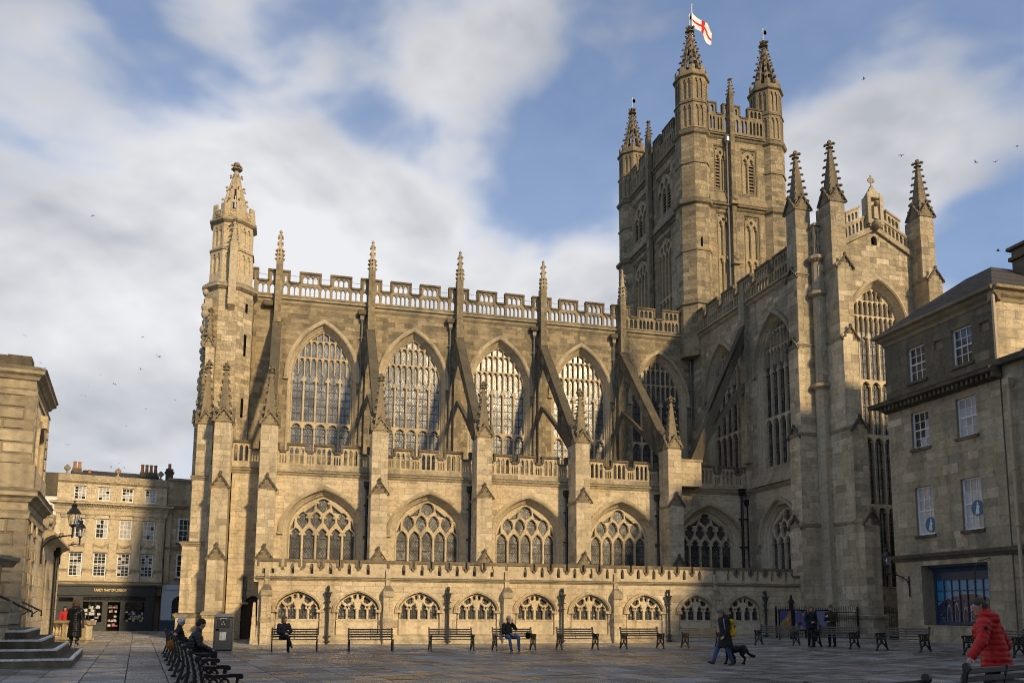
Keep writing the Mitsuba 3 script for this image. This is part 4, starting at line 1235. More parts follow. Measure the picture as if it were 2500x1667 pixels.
# ------------------------------------------------------------------ house at the corner on the right
HS = thing('corner_house', 'shaded stone town house on the right with white sash windows and a blue shop window', 'building')
XH = 27.9; FH = Fr(-1, 0, -XH); HY1, HY0 = 34.2, 27.5
hb = MB()
W1, W2 = -32.1, -29.36
rowsH = [(12.25, 1.62), (9.1, 1.68), (5.1, 2.2)]
w = sbox(-HY1, -.4, -HY0, 14.45)
for c in (W1, W2):
    for z, h in rowsH:
        w = w.difference(sbox(c - .56, z, c + .56, z + h))
shopw = sbox(-32.55, 1.08, -28.75, 3.72); w = w.difference(shopw)
for c in (-33.5, -30.72, -28.1):
    w = w.difference(sbox(c - .26, 13.3, c + .26, 13.72)) if c > -33 else w
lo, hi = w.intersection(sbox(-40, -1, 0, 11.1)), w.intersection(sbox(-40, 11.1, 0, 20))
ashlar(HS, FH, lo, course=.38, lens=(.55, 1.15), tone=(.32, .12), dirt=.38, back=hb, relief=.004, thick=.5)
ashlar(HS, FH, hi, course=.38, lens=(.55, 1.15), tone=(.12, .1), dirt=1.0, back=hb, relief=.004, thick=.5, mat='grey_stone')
ashlar(HS, Fr(0, 1, HY1), sbox(-38, -.4, -XH, 14.45), course=.38, lens=(.55, 1.15), tone=(.4, .14), dirt=.4, back=hb)
ashlar(HS, Fr(0, -1, -HY0), sbox(XH, 11.2, 38, 14.45), course=.38, lens=(.55, 1.15), tone=(.75, .1), dirt=.1, back=hb)
bx(hb, XH + 1.0, 38, HY0 + .3, HY1 - .3, -.4, 14.4, .4, .4)
for c in (-33.5, -30.72, -28.1):
    bx(hb, XH + .12, XH + .2, -c - .3, -c + .3, 13.2, 13.8, .3, .7)
obj('mortar_core', hb, 'mortar', HS)
for k, (z, h) in enumerate(rowsH):
    for c in (W1, W2):
        sash(HS, FH, c, z, 1.12, h, 3, 4, {0: .0, 1: .35 if c == W1 else .95, 2: 1.0}[k], True, .14)
scene['sticker_blue'] = prin((.05, .14, .235), .5); scene['sticker_white'] = prin((.6, .62, .62), .5)
for c, z in ((W1 + .17, 5.55), (W2 + .15, 6.0)):
    m = MB(); extr(m, Point(c, z).buffer(.33, 12), -.135, -.125, FH); k = obj('round_sticker', m, 'sticker_blue', HS, label='blue round sticker with a pale statue figure')
    m = MB(); extr(m, unary_union([Point(c + .02, z + .2).buffer(.045), Polygon([(c - .03, z + .14), (c + .07, z + .14), (c + .09, z - .26), (c - .12, z - .26)]), sbox(c - .02, z + .02, c + .13, z + .07)]), -.124, -.12, FH); obj('figure', m, 'sticker_white', k)
t = MB()
moulding(t, FH, -HY1, -HY0 + .25, [(-.1, 14.35), (.04, 14.4), (.08, 14.55), (.2, 14.65), (.26, 14.78), (.42, 14.85), (.42, 14.98), (-.1, 15.05)], .4, .5, (1, 0)); moulding(t, Fr(0, -1, -HY0), XH - .25, 38, [(-.1, 14.35), (.04, 14.4), (.08, 14.55), (.2, 14.65), (.26, 14.78), (.42, 14.85), (.42, 14.98), (-.1, 15.05)], .7, .1, (0, 0))
obj('cornice', t, 'grey_stone', HS); t = MB()
moulding(t, FH, -HY1, -HY0 + .1, [(-.1, 11.05), (.06, 11.1), (.3, 11.32), (.62, 11.38), (.62, 11.5), (.66, 11.56), (.05, 11.78), (-.1, 11.78)], .15, .9, (1, 0))
obj('cornice', t, 'dark_stone', HS); t = MB()
moulding(t, FH, -HY1, -26.0, [(-.1, 3.92), (.05, 3.95), (.08, 4.05), (.14, 4.1), (.14, 4.22), (-.05, 4.3), (-.1, 4.3)], .3, .8, (1, 0))
obj('cornice', t, 'dark_stone', HS)
dn = MB()
for i in range(26):
    y = -HY1 + .1 + i * .265; cbx(dn, y, y + .13, 11.12, 11.34, 0, .5, .02, .3, .8, lambda v: FH(v))
obj('dentils', dn, 'dark_stone', HS, kind='stuff')
scene['slate'] = bump(lambda p, n, uv: dr.abs((p.z * 6) - dr.floor(p.z * 6)) * .02 + noise(dr.floor(p.y * 3.5 + dr.floor(p.z * 6) * .5), dr.floor(p.z * 6), 1.0) * .02, prin(proc(lambda p, n, uv: mi.Color3f(.045, .042, .04) * (.6 + .8 * cell_rand(dr.floor(p.y * 3.5 + dr.floor(p.z * 6) * .5), dr.floor(p.z * 6), 2))), .75, .25))
rf = MB(); E_ = 15.02
hull(rf, [(XH - .3, HY1 + .25, E_), (XH - .3, HY0 - .25, E_), (38, HY1 + .25, E_), (38, HY0 - .25, E_), (30.5, 31.6, 17.2), (30.5, 30.1, 17.2), (36, 31.6, 17.2), (36, 30.1, 17.2)])
obj('roof', rf, 'slate', HS)
ch = MB(); cbx(ch, 31.5, 33.4, 28.6, 29.95, 15, 17.5, .04, .25, .8); cbx(ch, 31.4, 33.5, 28.5, 30.05, 17.5, 17.68, .02, .2, .9); cbx(ch, 31.5, 33.4, 28.6, 29.95, 17.68, 18.0, .03, .25, .8); cbx(ch, 31.35, 33.55, 28.45, 30.1, 18.0, 18.15, .02, .2, .9)
obj('chimney', ch, 'dark_stone', HS)
scene['cream_paint'] = prin((.42, .34, .22), .5, .4)
pp = MB(); yv = 26.95
tube(pp, [(XH - .15, yv, .3), (XH - .15, yv, 10.6)], .075, 8); tube(pp, [(XH - .18, HY0 - .12, 11.8), (XH - .18, HY0 - .12, 14.6)], .075, 8)
for z in (1.4, 3.0, 5.0, 7.2, 9.0):
    lathe(pp, XH - .15, yv, [(.075, z), (.11, z + .02), (.11, z + .12), (.075, z + .14)], 8)
loft(pp, [ring(XH - .15, yv, 10.5, .08, 4, .785), ring(XH - .15, yv, 10.7, .22, 4, .785), ring(XH - .15, yv, 10.95, .22, 4, .785)], True, .5, 0, (True, True))
obj('drainpipe', pp, 'cream_paint', HS)
# blue shop window set back in the wall
SWK = numbered(HS + '__shop_window'); m = MB(); scene['shop_blue'] = prin((.028, .055, .10), .4, .5); scene['light_blue'] = prin((.05, .20, .38), .35, .6)
F7 = Fr(-1, 0, -XH - .62); a, b = -32.5, -28.75
extr(m, sbox(a, 1.1, b, 3.72).difference(sbox(a + .1, 1.24, b - .1, 3.06)), -.1, 0, F7); moulding(m, F7, a, b, [(-.1, 3.4), (.02, 3.42), (.1, 3.55), (.3, 3.64), (.3, 3.72), (-.1, 3.72)], .5)
NB = 8
for i in range(1, NB):
    x = a + .1 + i * (b - a - .2) / NB; extr(m, sbox(x - .018, 1.24, x + .018, 3.06), -.08, -.02, F7)
for z in (1.68, 2.14, 2.6):
    extr(m, sbox(a + .1, z - .018, b - .1, z + .018), -.08, -.02, F7)
scene[SWK] = ply(m, 'shop_blue'); labels[SWK] = {'label': 'dark blue framed shop window painted with white line figures'}
def mural_fn(p, n, uv):
    s, z = -p.y, p.z
    r = dr.sqrt(dr.square((s + 30.6) * .62) + dr.square(z - .95))
    hill = smoothstep(1.52, 1.50, r); rim = smoothstep(.03, .018, dr.abs(r - 1.51))
    skyc = mix((.03, .19, .36), (.07, .27, .42), fbm(s * 2, z * 5, 1.0, 3))
    c = mix(skyc, (.03, .032, .07), hill)
    line = mi.Float(0)
    for cx, cz, rx, rz in ((-31.4, 2.28, .28, .10), (-29.75, 2.2, .3, .14), (-30.75, 2.0, .07, .16), (-31.75, 1.45, .13, .5), (-31.3, 1.5, .12, .55), (-30.35, 1.4, .16, .6), (-29.9, 1.35, .2, .5), (-29.2, 1.6, .2, .5), (-30.8, 1.35, .14, .5)):
        d = dr.sqrt(dr.square((s - cx) / rx) + dr.square((z - cz) / rz))
        line = dr.maximum(line, smoothstep(.14, .05, dr.abs(d - 1)))
    scrib = smoothstep(.60, .68, noise(s * 16, z * 22, 2.0)) * smoothstep(.02, .0, dr.abs(z - 1.45) - .28) * smoothstep(.5, .56, noise(s * 1.9, 1.0, 5.0))
    return mix(c, (.32, .36, .36), dr.clip(dr.maximum(dr.maximum(line * hill, rim * .8), scrib * .55), 0, 1) * .75)
scene['mural'] = prin(proc(mural_fn), .15, .7)
m = MB(); extr(m, sbox(a + .08, 1.22, b - .08, 3.08), -.09, -.07, F7); obj('pane', m, 'mural', SWK)
bk = MB(); bx(bk, XH + .72, XH + .8, 28.6, 32.7, .9, 3.9); obj('shop_back', bk, 'shop_blue', HS); bk = MB(); bx(bk, XH - .001 + .02, XH + .75, 28.62, 28.75, 1, 3.75, .3, .5); bx(bk, XH + .02, XH + .75, 32.55, 32.7, 1, 3.75, .4, .5); bx(bk, XH + .02, XH + .75, 28.6, 32.7, .95, 1.08, .3, .6); bx(bk, XH + .02, XH + .75, 28.6, 32.7, 3.72, 3.85, .3, .6); obj('shop_recess', bk, 'bath_stone', HS)
finish_stones(HS)
# adjoining lower house
H2 = thing('adjoining_house', 'lower stone house beside the drainpipe at the right edge, with a skylight in its roof', 'building')
hb = MB(); ashlar(H2, Fr(-1, 0, -XH - .05), sbox(-HY0 + .02, -.4, -14, 11.6), course=.38, lens=(.55, 1.15), tone=(.35, .14), dirt=.55, back=hb, relief=.004)
bx(hb, XH + .3, 40, 14, HY0 - .02, -.4, 11.6); hull(hb, [(XH, 14, 11.65), (XH, HY0 - .05, 11.65), (40, 14, 11.65), (40, HY0 - .05, 11.65), (33, 14, 14.3), (33, HY0 - .05, 14.3)], .3, .8)
obj('mortar_core', hb, 'mortar', H2); m = MB(); bx(m, XH - .3, XH + .3, 14, HY0 - .1, 11.6, 11.85, .2, .9); obj('cornice', m, 'dark_stone', H2)
m = MB(); F = lambda v: np.c_[XH + .5 + v[:, 1] * .88 - v[:, 2] * .47, v[:, 0], 12.0 + v[:, 1] * .47 + v[:, 2] * .88]
extr(m, sbox(25.9, .4, 27.1, 2.2).difference(sbox(26.0, .5, 27.0, 2.1)), -.05, .12, F); k = obj('skylight', m, 'white_paint', H2); m = MB(); extr(m, sbox(26, .5, 27, 2.1), 0, .06, F); obj('pane', m, 'window_pane', k)
finish_stones(H2, most=60)

# ------------------------------------------------------------------ railing and notice boards at the foot of the transept
def railing(x0, x1, y, x_lab):
    k = thing('railing', x_lab, 'railing'); z0 = float(zg((x0 + x1) / 2)); m = MB()
    bx(m, x0, x1, y - .012, y + .012, z0 + .22, z0 + .26); bx(m, x0, x1, y - .012, y + .012, z0 + 1.28, z0 + 1.32)
    obj('rail', m, 'iron', k); n = int((x1 - x0) / .135)
    for i in range(n + 1):
        x = x0 + i * (x1 - x0) / n; b = MB(); tube(b, [(x, y, z0), (x, y, z0 + 1.42)], .011, 5)
        loft(b, [ring(x, y, z0 + 1.4, .012, 4), ring(x, y, z0 + 1.47, .03, 4), ring(x, y, z0 + 1.62, .003, 4)], True, .5, 0, (True, True)); obj('baluster', b, 'iron', k)
    for x in (x0, x1):
        b = MB(); bx(b, x - .04, x + .04, y - .04, y + .04, z0, z0 + 1.5); ball(b, (x, y, z0 + 1.56), .06); obj('post', b, 'iron', k)


railing(24.2, 29.0, 38.6, 'black spiked iron railing behind the notice boards at the foot of the transept')
railing(30.3, 31.9, 38.9, 'short black spiked railing in the gap between the buttress and the corner house')
m = MB(); b0 = 24.98; bx(m, b0 - .09, b0 + .09, 38.35, 38.5, .1, 2.1); hull(m, [(b0 - .14, 38.3, 2.05), (b0 + .14, 38.3, 2.05), (b0 - .14, 38.55, 2.05), (b0 + .14, 38.55, 2.05), (b0, 38.42, 2.45)]); ball(m, (b0, 38.42, 2.42), .06)
single('gate_post', m, 'iron', 'black square iron post with a pointed cap between the two posters', 'post')
def board(x0, x1, z0, z1, y, lab, fn, cat='notice board'):
    k = thing('notice_board', lab, cat, ); m = MB(); bx(m, x0 - .05, x1 + .05, y, y + .05, z0 - .06, z1 + .06); bx(m, x0 - .05, x0 + .01, y, y + .05, .15, z0); bx(m, x1 - .01, x1 + .05, y, y + .05, .15, z0); obj('frame', m, 'iron', k)
    nm = 'poster_' + str(len(scene)); scene[nm] = prin(proc(fn), .4, .4); m = MB(); bx(m, x0, x1, y - .008, y - .002, z0, z1); obj('poster', m, nm, k)
def po1(p, n, uv):
    a = noise(p.x * 4, p.z * 5, 1.0); b = noise(p.x * 6 + 9, p.z * 4, 3.0)
    c = mix((.08, .08, .22), (.30, .24, .06), smoothstep(.5, .56, (p.x - 24.2) * .9 - (p.z - 1.2) * .9 + .35)); c = mix(c, (.45, .08, .10), smoothstep(.62, .68, a)); return mix(c, (.4, .4, .5), smoothstep(.66, .72, b) * .8)
def po2(p, n, uv):
    a = noise(p.x * 5, p.z * 5, 1.0); c = mix((.04, .04, .11), (.13, .115, .22), smoothstep(.45, .6, a)); return mix(c, (.30, .26, .22), smoothstep(.62, .7, noise(p.x * 7, p.z * 6, 8.0)))
board(24.22, 24.86, .8, 1.68, 38.3, 'notice board with a blue and yellow poster left of the pointed iron post', po1)
board(25.1, 25.7, .72, 1.68, 38.3, 'notice board with a dark blue poster right of the pointed iron post', po2)
board(26.35, 27.1, .75, 1.68, 38.3, 'notice board with a pale blue poster behind the couple', lambda p, n, uv: mix((.20, .22, .34), (.08, .13, .10), smoothstep(1.2, 1.15, p.z) * smoothstep(.4, .55, noise(p.x * 5, p.z * 5, 2.0))))


def lantern(m, gl, x, y, z, s=1.0):
    """A tapered street lantern: frame into m, glass into gl; z = its bottom."""
    for k in range(6):
        a = k * math.pi / 3; c_, d_ = math.cos(a), math.sin(a)
        tube(m, [(x + .13 * s * c_, y + .13 * s * d_, z + .06 * s), (x + .22 * s * c_, y + .22 * s * d_, z + .5 * s)], .013 * s, 4)
    lathe(m, x, y, [(.02 * s, z - .08 * s), (.06 * s, z - .02 * s), (.13 * s, z + .03 * s), (.14 * s, z + .07 * s)], 6); loft(m, [ring(x, y, z + .5 * s, .25 * s, 6), ring(x, y, z + .54 * s, .25 * s, 6), ring(x, y, z + .72 * s, .13 * s, 6), ring(x, y, z + .74 * s, .09 * s, 6), ring(x, y, z + .82 * s, .11 * s, 6), ring(x, y, z + .85 * s, .12 * s, 6), ring(x, y, z + .92 * s, .05 * s, 6)], True, .5, 0, (True, True))
    ball(m, (x, y, z + .98 * s), .045 * s); lathe(m, x, y, [(.02 * s, z + .95 * s), (.005, z + 1.1 * s)], 5)
    loft(gl, [ring(x, y, z + .07 * s, .125 * s, 6), ring(x, y, z + .5 * s, .215 * s, 6)], True, .5, 0, (False, False))


scene['lamp_glass'] = {'type': 'thindielectric'}
scene['lamp_white'] = prin((.7, .68, .62), .4)
def wall_lamp(lab, x, y, z, s, wx, wy, scroll=True):
    k = thing('wall_lamp', lab, 'street lamp'); m, g, b = MB(), MB(), MB(); lantern(m, g, x, y, z, s); obj('lantern', m, 'iron', k); obj('glass', g, 'lamp_glass', k)
    P0, P1 = np.array([wx, wy, z - .95 * s]), np.array([x, y, z - .12 * s]); t = np.linspace(0, 1, 12)[:, None]
    C = P0 * (1 - t) + P1 * t; C[:, 2] = P0[2] + (P1[2] - .22 * s - P0[2]) * np.sin(t[:, 0] * math.pi / 2); C[:, :2] = P0[:2] + (P1[:2] - P0[:2]) * (1 - np.cos(t * math.pi / 2))
    tube(b, C, .03 * s, 6); tube(b, [P1 + [0, 0, -.3 * s], P1 + [0, 0, .1 * s]], .045 * s, 6); tube(b, [P0 + [0, 0, -.5 * s], P0 + [0, 0, .5 * s]], .035 * s, 6)
    d = (P1 - P0) / np.linalg.norm(P1 - P0)
    for f, rr in ((.3, .16), (.62, .12)):
        th = np.linspace(0, 4.2 * math.pi, 24); rad = rr * s * (1 - th / 16); cen = P0 * (1 - f) + P1 * f + [0, 0, .08 * s]
        tube(b, np.array([cen + np.array([d[0] * r_ * math.cos(q), d[1] * r_ * math.cos(q), r_ * math.sin(q)]) for q, r_ in zip(th, rad)]), .013 * s, 4)
    obj('bracket', b, 'iron', k); l = MB(); lathe(l, x, y, [(.03 * s, z + .2 * s), (.06 * s, z + .3 * s), (.03 * s, z + .42 * s)], 8); obj('lamp_mantle', l, 'lamp_white', k)


wall_lamp('black lantern on a curved wall bracket at the corner of the house on the right', 26.95, 33.6, 3.72, .95, 27.85, 33.3)
# hanging sign bracket
m = MB(); tube(m, [(27.86, 28.55, 3.85), (27.2, 28.5, 3.72), (26.95, 28.45, 3.35)], .018, 5); tube(m, [(26.95, 28.45, 3.4), (26.95, 28.45, 2.85)], .03, 6); ball(m, (26.95, 28.45, 2.9), .05)
obj('bracket', m, 'iron', HS)
# ------------------------------------------------------------------ rusticated classical building on the left
PR = thing('colonnade_building', 'rusticated classical stone building with a heavy cornice at the left edge', 'building')
hd = math.radians(9.3); ED = np.array([math.cos(hd), math.sin(hd)]); ND = np.array([-math.sin(hd), math.cos(hd)])      # outward east normal, along the east face
P0 = np.array([-8.25, 31.0])
FE = Fr(ED[0], ED[1], float(P0 @ ED)); FSo = Fr(-ND[0], -ND[1], float(-(P0 @ ND)))
e0 = float(P0 @ FE.sd[:2]); s0_ = float(P0 @ FSo.sd[:2])
pb, pt = MB(), MB()


def rustic(fr, a, b, z0, z1, n, lens, seed, d=.06, tone=(.5, .2), dirt=.35):
    ashlar(PR, fr, sbox(a, z0, b, z1), d, (z1 - z0) / n, lens, tone, dirt, None, joint=.022, relief=.01, r=np.random.default_rng(seed), bevel=.022, prio=.5)
    extr(pb, sbox(a, z0, b, z1), -.3, d - .045, fr, .4, .5)


rustic(FSo, s0_ - 6, s0_ + .06, 1.5, 4.5, 7, (.55, 1.0), 1, tone=(.35, .22), dirt=.7); rustic(FSo, s0_ - 6, s0_ + .06, 6.3, 8.62, 6, (.6, 1.2), 2, tone=(.35, .2), dirt=.6)
rustic(FE, e0 - .06, e0 + .5, 1.5, 4.5, 7, (.5, .56), 3); rustic(FE, e0 - .06, e0 + .45, 6.3, 8.62, 6, (.45, .5), 4, tone=(.4, .2), dirt=.5)
rustic(FE, e0 + 4.3, e0 + 4.85, 6.3, 8.62, 6, (.5, .56), 5); rustic(FSo, s0_ - 6, s0_ + .08, -.3, 1.5, 4, (.7, 1.1), 6, .1)
lowp = sbox(e0 + .5, -.3, e0 + 16.5, 4.5).difference(sbox(e0 + 1.5, .9, e0 + 2.7, 3.6)).difference(sbox(e0 + 8.2, 1.2, e0 + 9.2, 3.6))
ashlar(PR, FE, lowp, 0, .42, (.7, 1.3), (.72, .1), .08, pb, relief=.003, thick=.4)
extr(pb, sbox(e0 + 1.3, .8, e0 + 2.9, 3.7), -.5, -.4, FE, .5, .3); extr(pb, sbox(e0 + 8.1, 1.1, e0 + 9.3, 3.7), -.5, -.3, FE, .5, .3)
for i in range(7):
    if i % 2 == 0:
        for a in (1.0, 2.75):
            rustic(FE, e0 + a, e0 + a + .45, 1.5 + i * .43, 1.5 + (i + 1) * .43, 1, (.44, .45), 10 + i, .1)
m = MB(); extr(m, sbox(e0 + 1.5, .9, e0 + 2.7, 3.6), -.42, -.36, FE); obj('door', m, 'door_wood', PR)
up = sbox(e0 + .45, 6.3, e0 + 4.3, 8.62).difference(AP(.85, 7.2, .85, 6.3, e0 + 2.3, 10, 'round'))
ashlar(PR, FE, up, 0, .4, (.6, 1.2), (.65, .12), .1, pb, relief=.003)
extr(pb, sbox(e0 + 1.2, 6.2, e0 + 3.5, 8.5), -.75, -.65, FE, .65, .1)
A = arch(.85, 7.2, .85, 6.3, e0 + 2.3, 10, 'round'); loft(pt, [FE(np.c_[A, np.full(len(A), d)]) for d in (.0, -.7)], True, .65, .1)
extr(pt, Polygon(arch(1.02, 7.2, 1.02, 6.3, e0 + 2.3, 10, 'round')).difference(Polygon(A)), 0, .08, FE, .6, .15); extr(pt, sbox(e0 + 2.12, 7.95, e0 + 2.48, 8.4), 0, .22, FE, .6, .2)
cornU = [(-.3, 8.62), (.05, 8.62), (.05, 8.78), (.09, 8.84), (.0, 8.86), (.0, 9.12), (.07, 9.16), (.12, 9.26), (.24, 9.34), (.24, 9.44), (.30, 9.5), (.05, 9.62), (-.3, 9.62)]
cornL = [(-.3, 4.5), (.08, 4.5), (.1, 4.66), (.14, 4.74), (.03, 4.78), (.03, 5.02), (.10, 5.06), (.16, 5.16), (.30, 5.24), (.30, 5.36), (.36, 5.42), (.08, 5.56), (-.3, 5.56)]
moulding(pt, FSo, s0_ - 6, s0_, cornU, .35, .6, (0, 1)); moulding(pt, FE, e0, e0 + 4.9, cornU, .35, .6, (1, 1)); moulding(pt, FSo, s0_ - 6, s0_, cornL, .45, .45, (0, 1)); moulding(pt, FE, e0, e0 + 5.6, cornL, .4, .5, (1, 1))
extr(pt, sbox(s0_ - 6, 5.5, s0_ + .16, 6.3), -.4, .16, FSo, .35, .6); extr(pt, sbox(e0 - .1, 5.5, e0 + 4.9, 6.3), -.4, .1, FE, .5, .3)
moulding(pt, FE, e0 + 6.4, e0 + 16.5, [(-.3, 4.2), (.05, 4.2), (.1, 4.34), (.28, 4.45), (.42, 4.5), (.42, 4.6), (-.3, 4.72)], .45, .4, (0, 1))
ns = MB(); loft(ns, [FE(np.c_[np.array([(e0 + 7.2, 4.7), (e0 + 9.8, 4.7), (e0 + 9.3, 5.5), (e0 + 8.5, 5.9), (e0 + 7.7, 5.5)]), np.full(5, d)]) for d in (-.3, .1)], True, .4, .6, (True, True)); r6 = np.random.default_rng(2)
for i in range(14):
    q = MB(); ball(q, (e0 + 7.4 + r6.uniform(0, 2.2), 4.8 + r6.uniform(0, .6), .1), r6.uniform(.1, .2), 6, .4, .5); ns.merge(q, FE)
obj('carved_crest', ns, 'bath_stone', PR)
blk = MB(); extr(blk, sbox(s0_ - 6, 9.6, s0_ - .2, 9.92), -.8, .05, FSo, .25, .75); extr(blk, sbox(s0_ - .9, 9.6, s0_ - .2, 9.95), -.82, .06, FSo, .2, .9); obj('parapet', blk, 'dark_stone', PR)
extr(pb, sbox(s0_ - 6, -.3, s0_ - .1, 9.6), -4.8, -.3, FSo, .5, .4); extr(pb, sbox(s0_ - 6, -.3, s0_ - .3, 4.6), -16.4, -4.8, FSo, .5, .4)
obj('mortar_core', pb, 'mortar', PR); obj('moulding', pt, 'bath_stone', PR)
m = MB(); q = FE(np.array([[e0 + 12.6, 0, .12]]))[0]; tube(m, [(q[0], q[1], 0), (q[0], q[1], 4.0)], .08, 8); loft(m, [ring(q[0], q[1], 3.9, .1, 4, .785), ring(q[0], q[1], 4.15, .22, 4, .785), ring(q[0], q[1], 4.35, .22, 4, .785)], True, .5, 0, (True, True)); obj('rainwater_pipe', m, 'iron', PR)
# porch wall at the extreme left with a baluster panel
PW = thing('porch_wall', 'rusticated stone porch wall with a baluster panel at the left edge beside the steps', 'wall')
x1 = -7.45; bk2 = MB()
for fr, a, b in ((Fr(0, -1, -25.6), -12, x1), (Fr(1, 0, x1), 25.6, 27.2)):
    ashlar(PW, fr, sbox(a, -.3, b, 1.5), 0, .45, (.6, 1.0), (.55, .15), .3, None, joint=.02, bevel=.02); extr(bk2, sbox(a, -.3, b, 1.5), -.3, -.03, fr, .4, .5)
    extr(bk2, sbox(a, 1.5, b, 1.8), -.3, .04, fr, .2, .8); extr(bk2, sbox(a, 1.8, b, 2.8), -.5, -.3, fr, .4, .6); extr(bk2, sbox(b - .4 if fr.n[1] < 0 else a, 1.8, b if fr.n[1] < 0 else a + .4, 2.8), -.35, 0, fr, .5, .4)
    moulding(bk2, fr, a, b, [(-.4, 2.75), (0, 2.75), (.06, 2.86), (.16, 2.92), (.16, 3.02), (-.4, 3.1)], .25, .8, (0, 1) if fr.n[1] < 0 else (1, 0))
for i in range(5):
    q = MB(); x = x1 - .65 - i * .3; lathe(q, x, 25.75, [(.09, 1.8), (.09, 1.9), (.05, 1.95), (.1, 2.15), (.05, 2.4), (.06, 2.6), (.09, 2.65), (.09, 2.78)], 10, 0, .45, .5); obj('baluster', q, 'bath_stone', PW)
obj('coping', bk2, 'bath_stone', PW); finish_stones(PW, most=80)
# entrance steps with white nosings, and the two handrails
ST = thing('entrance_steps', 'dark stone steps with white painted edges in front of the left building', 'steps')
scene['nosing_white'] = prin(proc(lambda p, n, uv: mi.Color3f(.72, .69, .62) * (.6 + .6 * fbm(p.x * 14, p.y * 14, p.z * 4, 3))), .7)
CR = np.array([-5.5, 26.0])
def stp(u, v):      # u: west, v: north from the front right corner
    return CR - ED * u + ND * v
for k in range(4):
    h = .245; u0, v0 = .42 * k, .4 * k; m = MB(); a, b, c_, d_ = stp(u0, v0), stp(u0, 6.6 - .35 * k), stp(3.2, 6.6 - .35 * k), stp(3.2, v0)
    hull(m, [(*q, z) for q in (a, b, c_, d_) for z in (h * k - (.3 if k == 0 else 0), h * (k + 1))], .4, .7); key = obj('step', m, 'dark_stone', ST)
    n_ = MB(); w_ = .09
    hull(n_, [(*q, z) for q in (stp(u0 - .01, v0 - .01), stp(3.2, v0 - .01), stp(3.2, v0 + w_), stp(u0 + w_, v0 + w_)) for z in (h * (k + 1) - .05, h * (k + 1) + .006)]); hull(n_, [(*q, z) for q in (stp(u0 - .01, v0 - .01), stp(u0 - .01, 6.6 - .35 * k), stp(u0 + w_, 6.6 - .35 * k), stp(u0 + w_, v0 + w_)) for z in (h * (k + 1) - .05, h * (k + 1) + .004)])
    obj('nosing', n_, 'nosing_white', key)
for i, v in enumerate((2.3, 5.4)):
    m = MB(); A_, B_ = stp(1.25, v), stp(2.7, v + .2); tube(m, [(*A_, 1.35), (*A_, 1.5), (*B_, 2.25), (*B_, 2.15)], .03, 8)
    for f in (.08, .9):
        q = A_ * (1 - f) + B_ * f; tube(m, [(*q, 1.45 + .75 * f), (*(q - ED * .15 + ND * .1), 1.35 + .75 * f)], .018, 6)
    single('handrail', m, 'iron', ('nearer' if i == 0 else 'farther') + ' black iron handrail beside the entrance steps', 'handrail')
# low balustrade in front of the alley
BL = thing('balustrade', 'low stone balustrade behind the woman in the long black coat', 'balustrade')
A_, B_ = np.array([-12.2, 47.5]), np.array([-8.75, 44.4]); dv = (B_ - A_) / np.linalg.norm(B_ - A_); L_ = np.linalg.norm(B_ - A_); Fb = Fr(dv[1], -dv[0], float(A_ @ [dv[1], -dv[0]])); sb = float(A_ @ Fb.sd[:2])
m = MB(); extr(m, sbox(sb, -.1, sb + L_, .18), -.2, .2, Fb, .5, .4); moulding(m, Fb, sb - .1, sb + L_ + .1, [(-.25, .82), (.16, .82), (.24, .88), (.24, .98), (-.25, 1.02)], .3, .75); moulding(m, Fb, sb - .1, sb + L_ + .1, [(-.2, .1), (.26, .1), (.2, .2), (-.2, .2)], .5, .4)
obj('coping', m, 'bath_stone', BL)
for f in (.03, .35, .66, .96):
    m = MB(); extr(m, sbox(sb + f * L_ - .17, .18, sb + f * L_ + .17, .83), -.17, .17, Fb, .6, .2); obj('pedestal', m, 'bath_stone', BL)
for i in range(15):
    f = .03 + .93 * (i + .5) / 15; q = A_ + dv * f * L_
    if min(abs(f - g) for g in (.03, .35, .66, .96)) > .05:
        m = MB(); lathe(m, q[0], q[1], [(.09, .18), (.09, .25), (.05, .28), (.1, .42), (.05, .62), (.05, .7), (.09, .74), (.09, .84)], 10, 0, .6, .3); obj('baluster', m, 'bath_stone', BL)
finish_stones(PR)
wall_lamp('large black lantern on a scrolled bracket on the left building', -7.95, 36.1, 4.72, 1.0, -9.05, 36.4)
wall_lamp('smaller black lantern farther along the left building, behind the larger lantern', -9.95, 46.8, 5.1, .95, -10.75, 46.6)

# ------------------------------------------------------------------ shop building closing the alley
SH = thing('shop_building', 'four storey cream stone building above a dark shop at the end of the alley', 'building')
SA = np.array([-14.9, 63.9]); sdv = np.array([math.cos(math.radians(12)), math.sin(math.radians(12))]); FG = Fr(sdv[1], -sdv[0], float(SA @ [sdv[1], -sdv[0]])); g0 = float(SA @ FG.sd[:2])
WC = [1.1, 2.6, 4.1, 5.62]; PC = [.33, 1.85, 3.35, 4.87, 6.38]
sb_, stt = MB(), MB()
w = sbox(g0 - .3, 3.1, g0 + 6.7, 10.25)
for c in WC:
    w = w.difference(sbox(g0 + c - .42, 3.72, g0 + c + .42, 5.4)).difference(sbox(g0 + c - .41, 6.35, g0 + c + .41, 7.75)).difference(sbox(g0 + c - .4, 9.0, g0 + c + .4, 9.98))
ashlar(SH, FG, w, 0, .36, (.6, 1.1), (.74, .1), .06, sb_, relief=.003, thick=.4); extr(sb_, sbox(g0 - .3, 2.5, g0 + 6.7, 10.3), -6, -.4, FG, .4, .5); extr(sb_, sbox(g0 - .3, 0, g0 + 6.7, 2.49), -6, -1.1, FG, .1, 1.0)
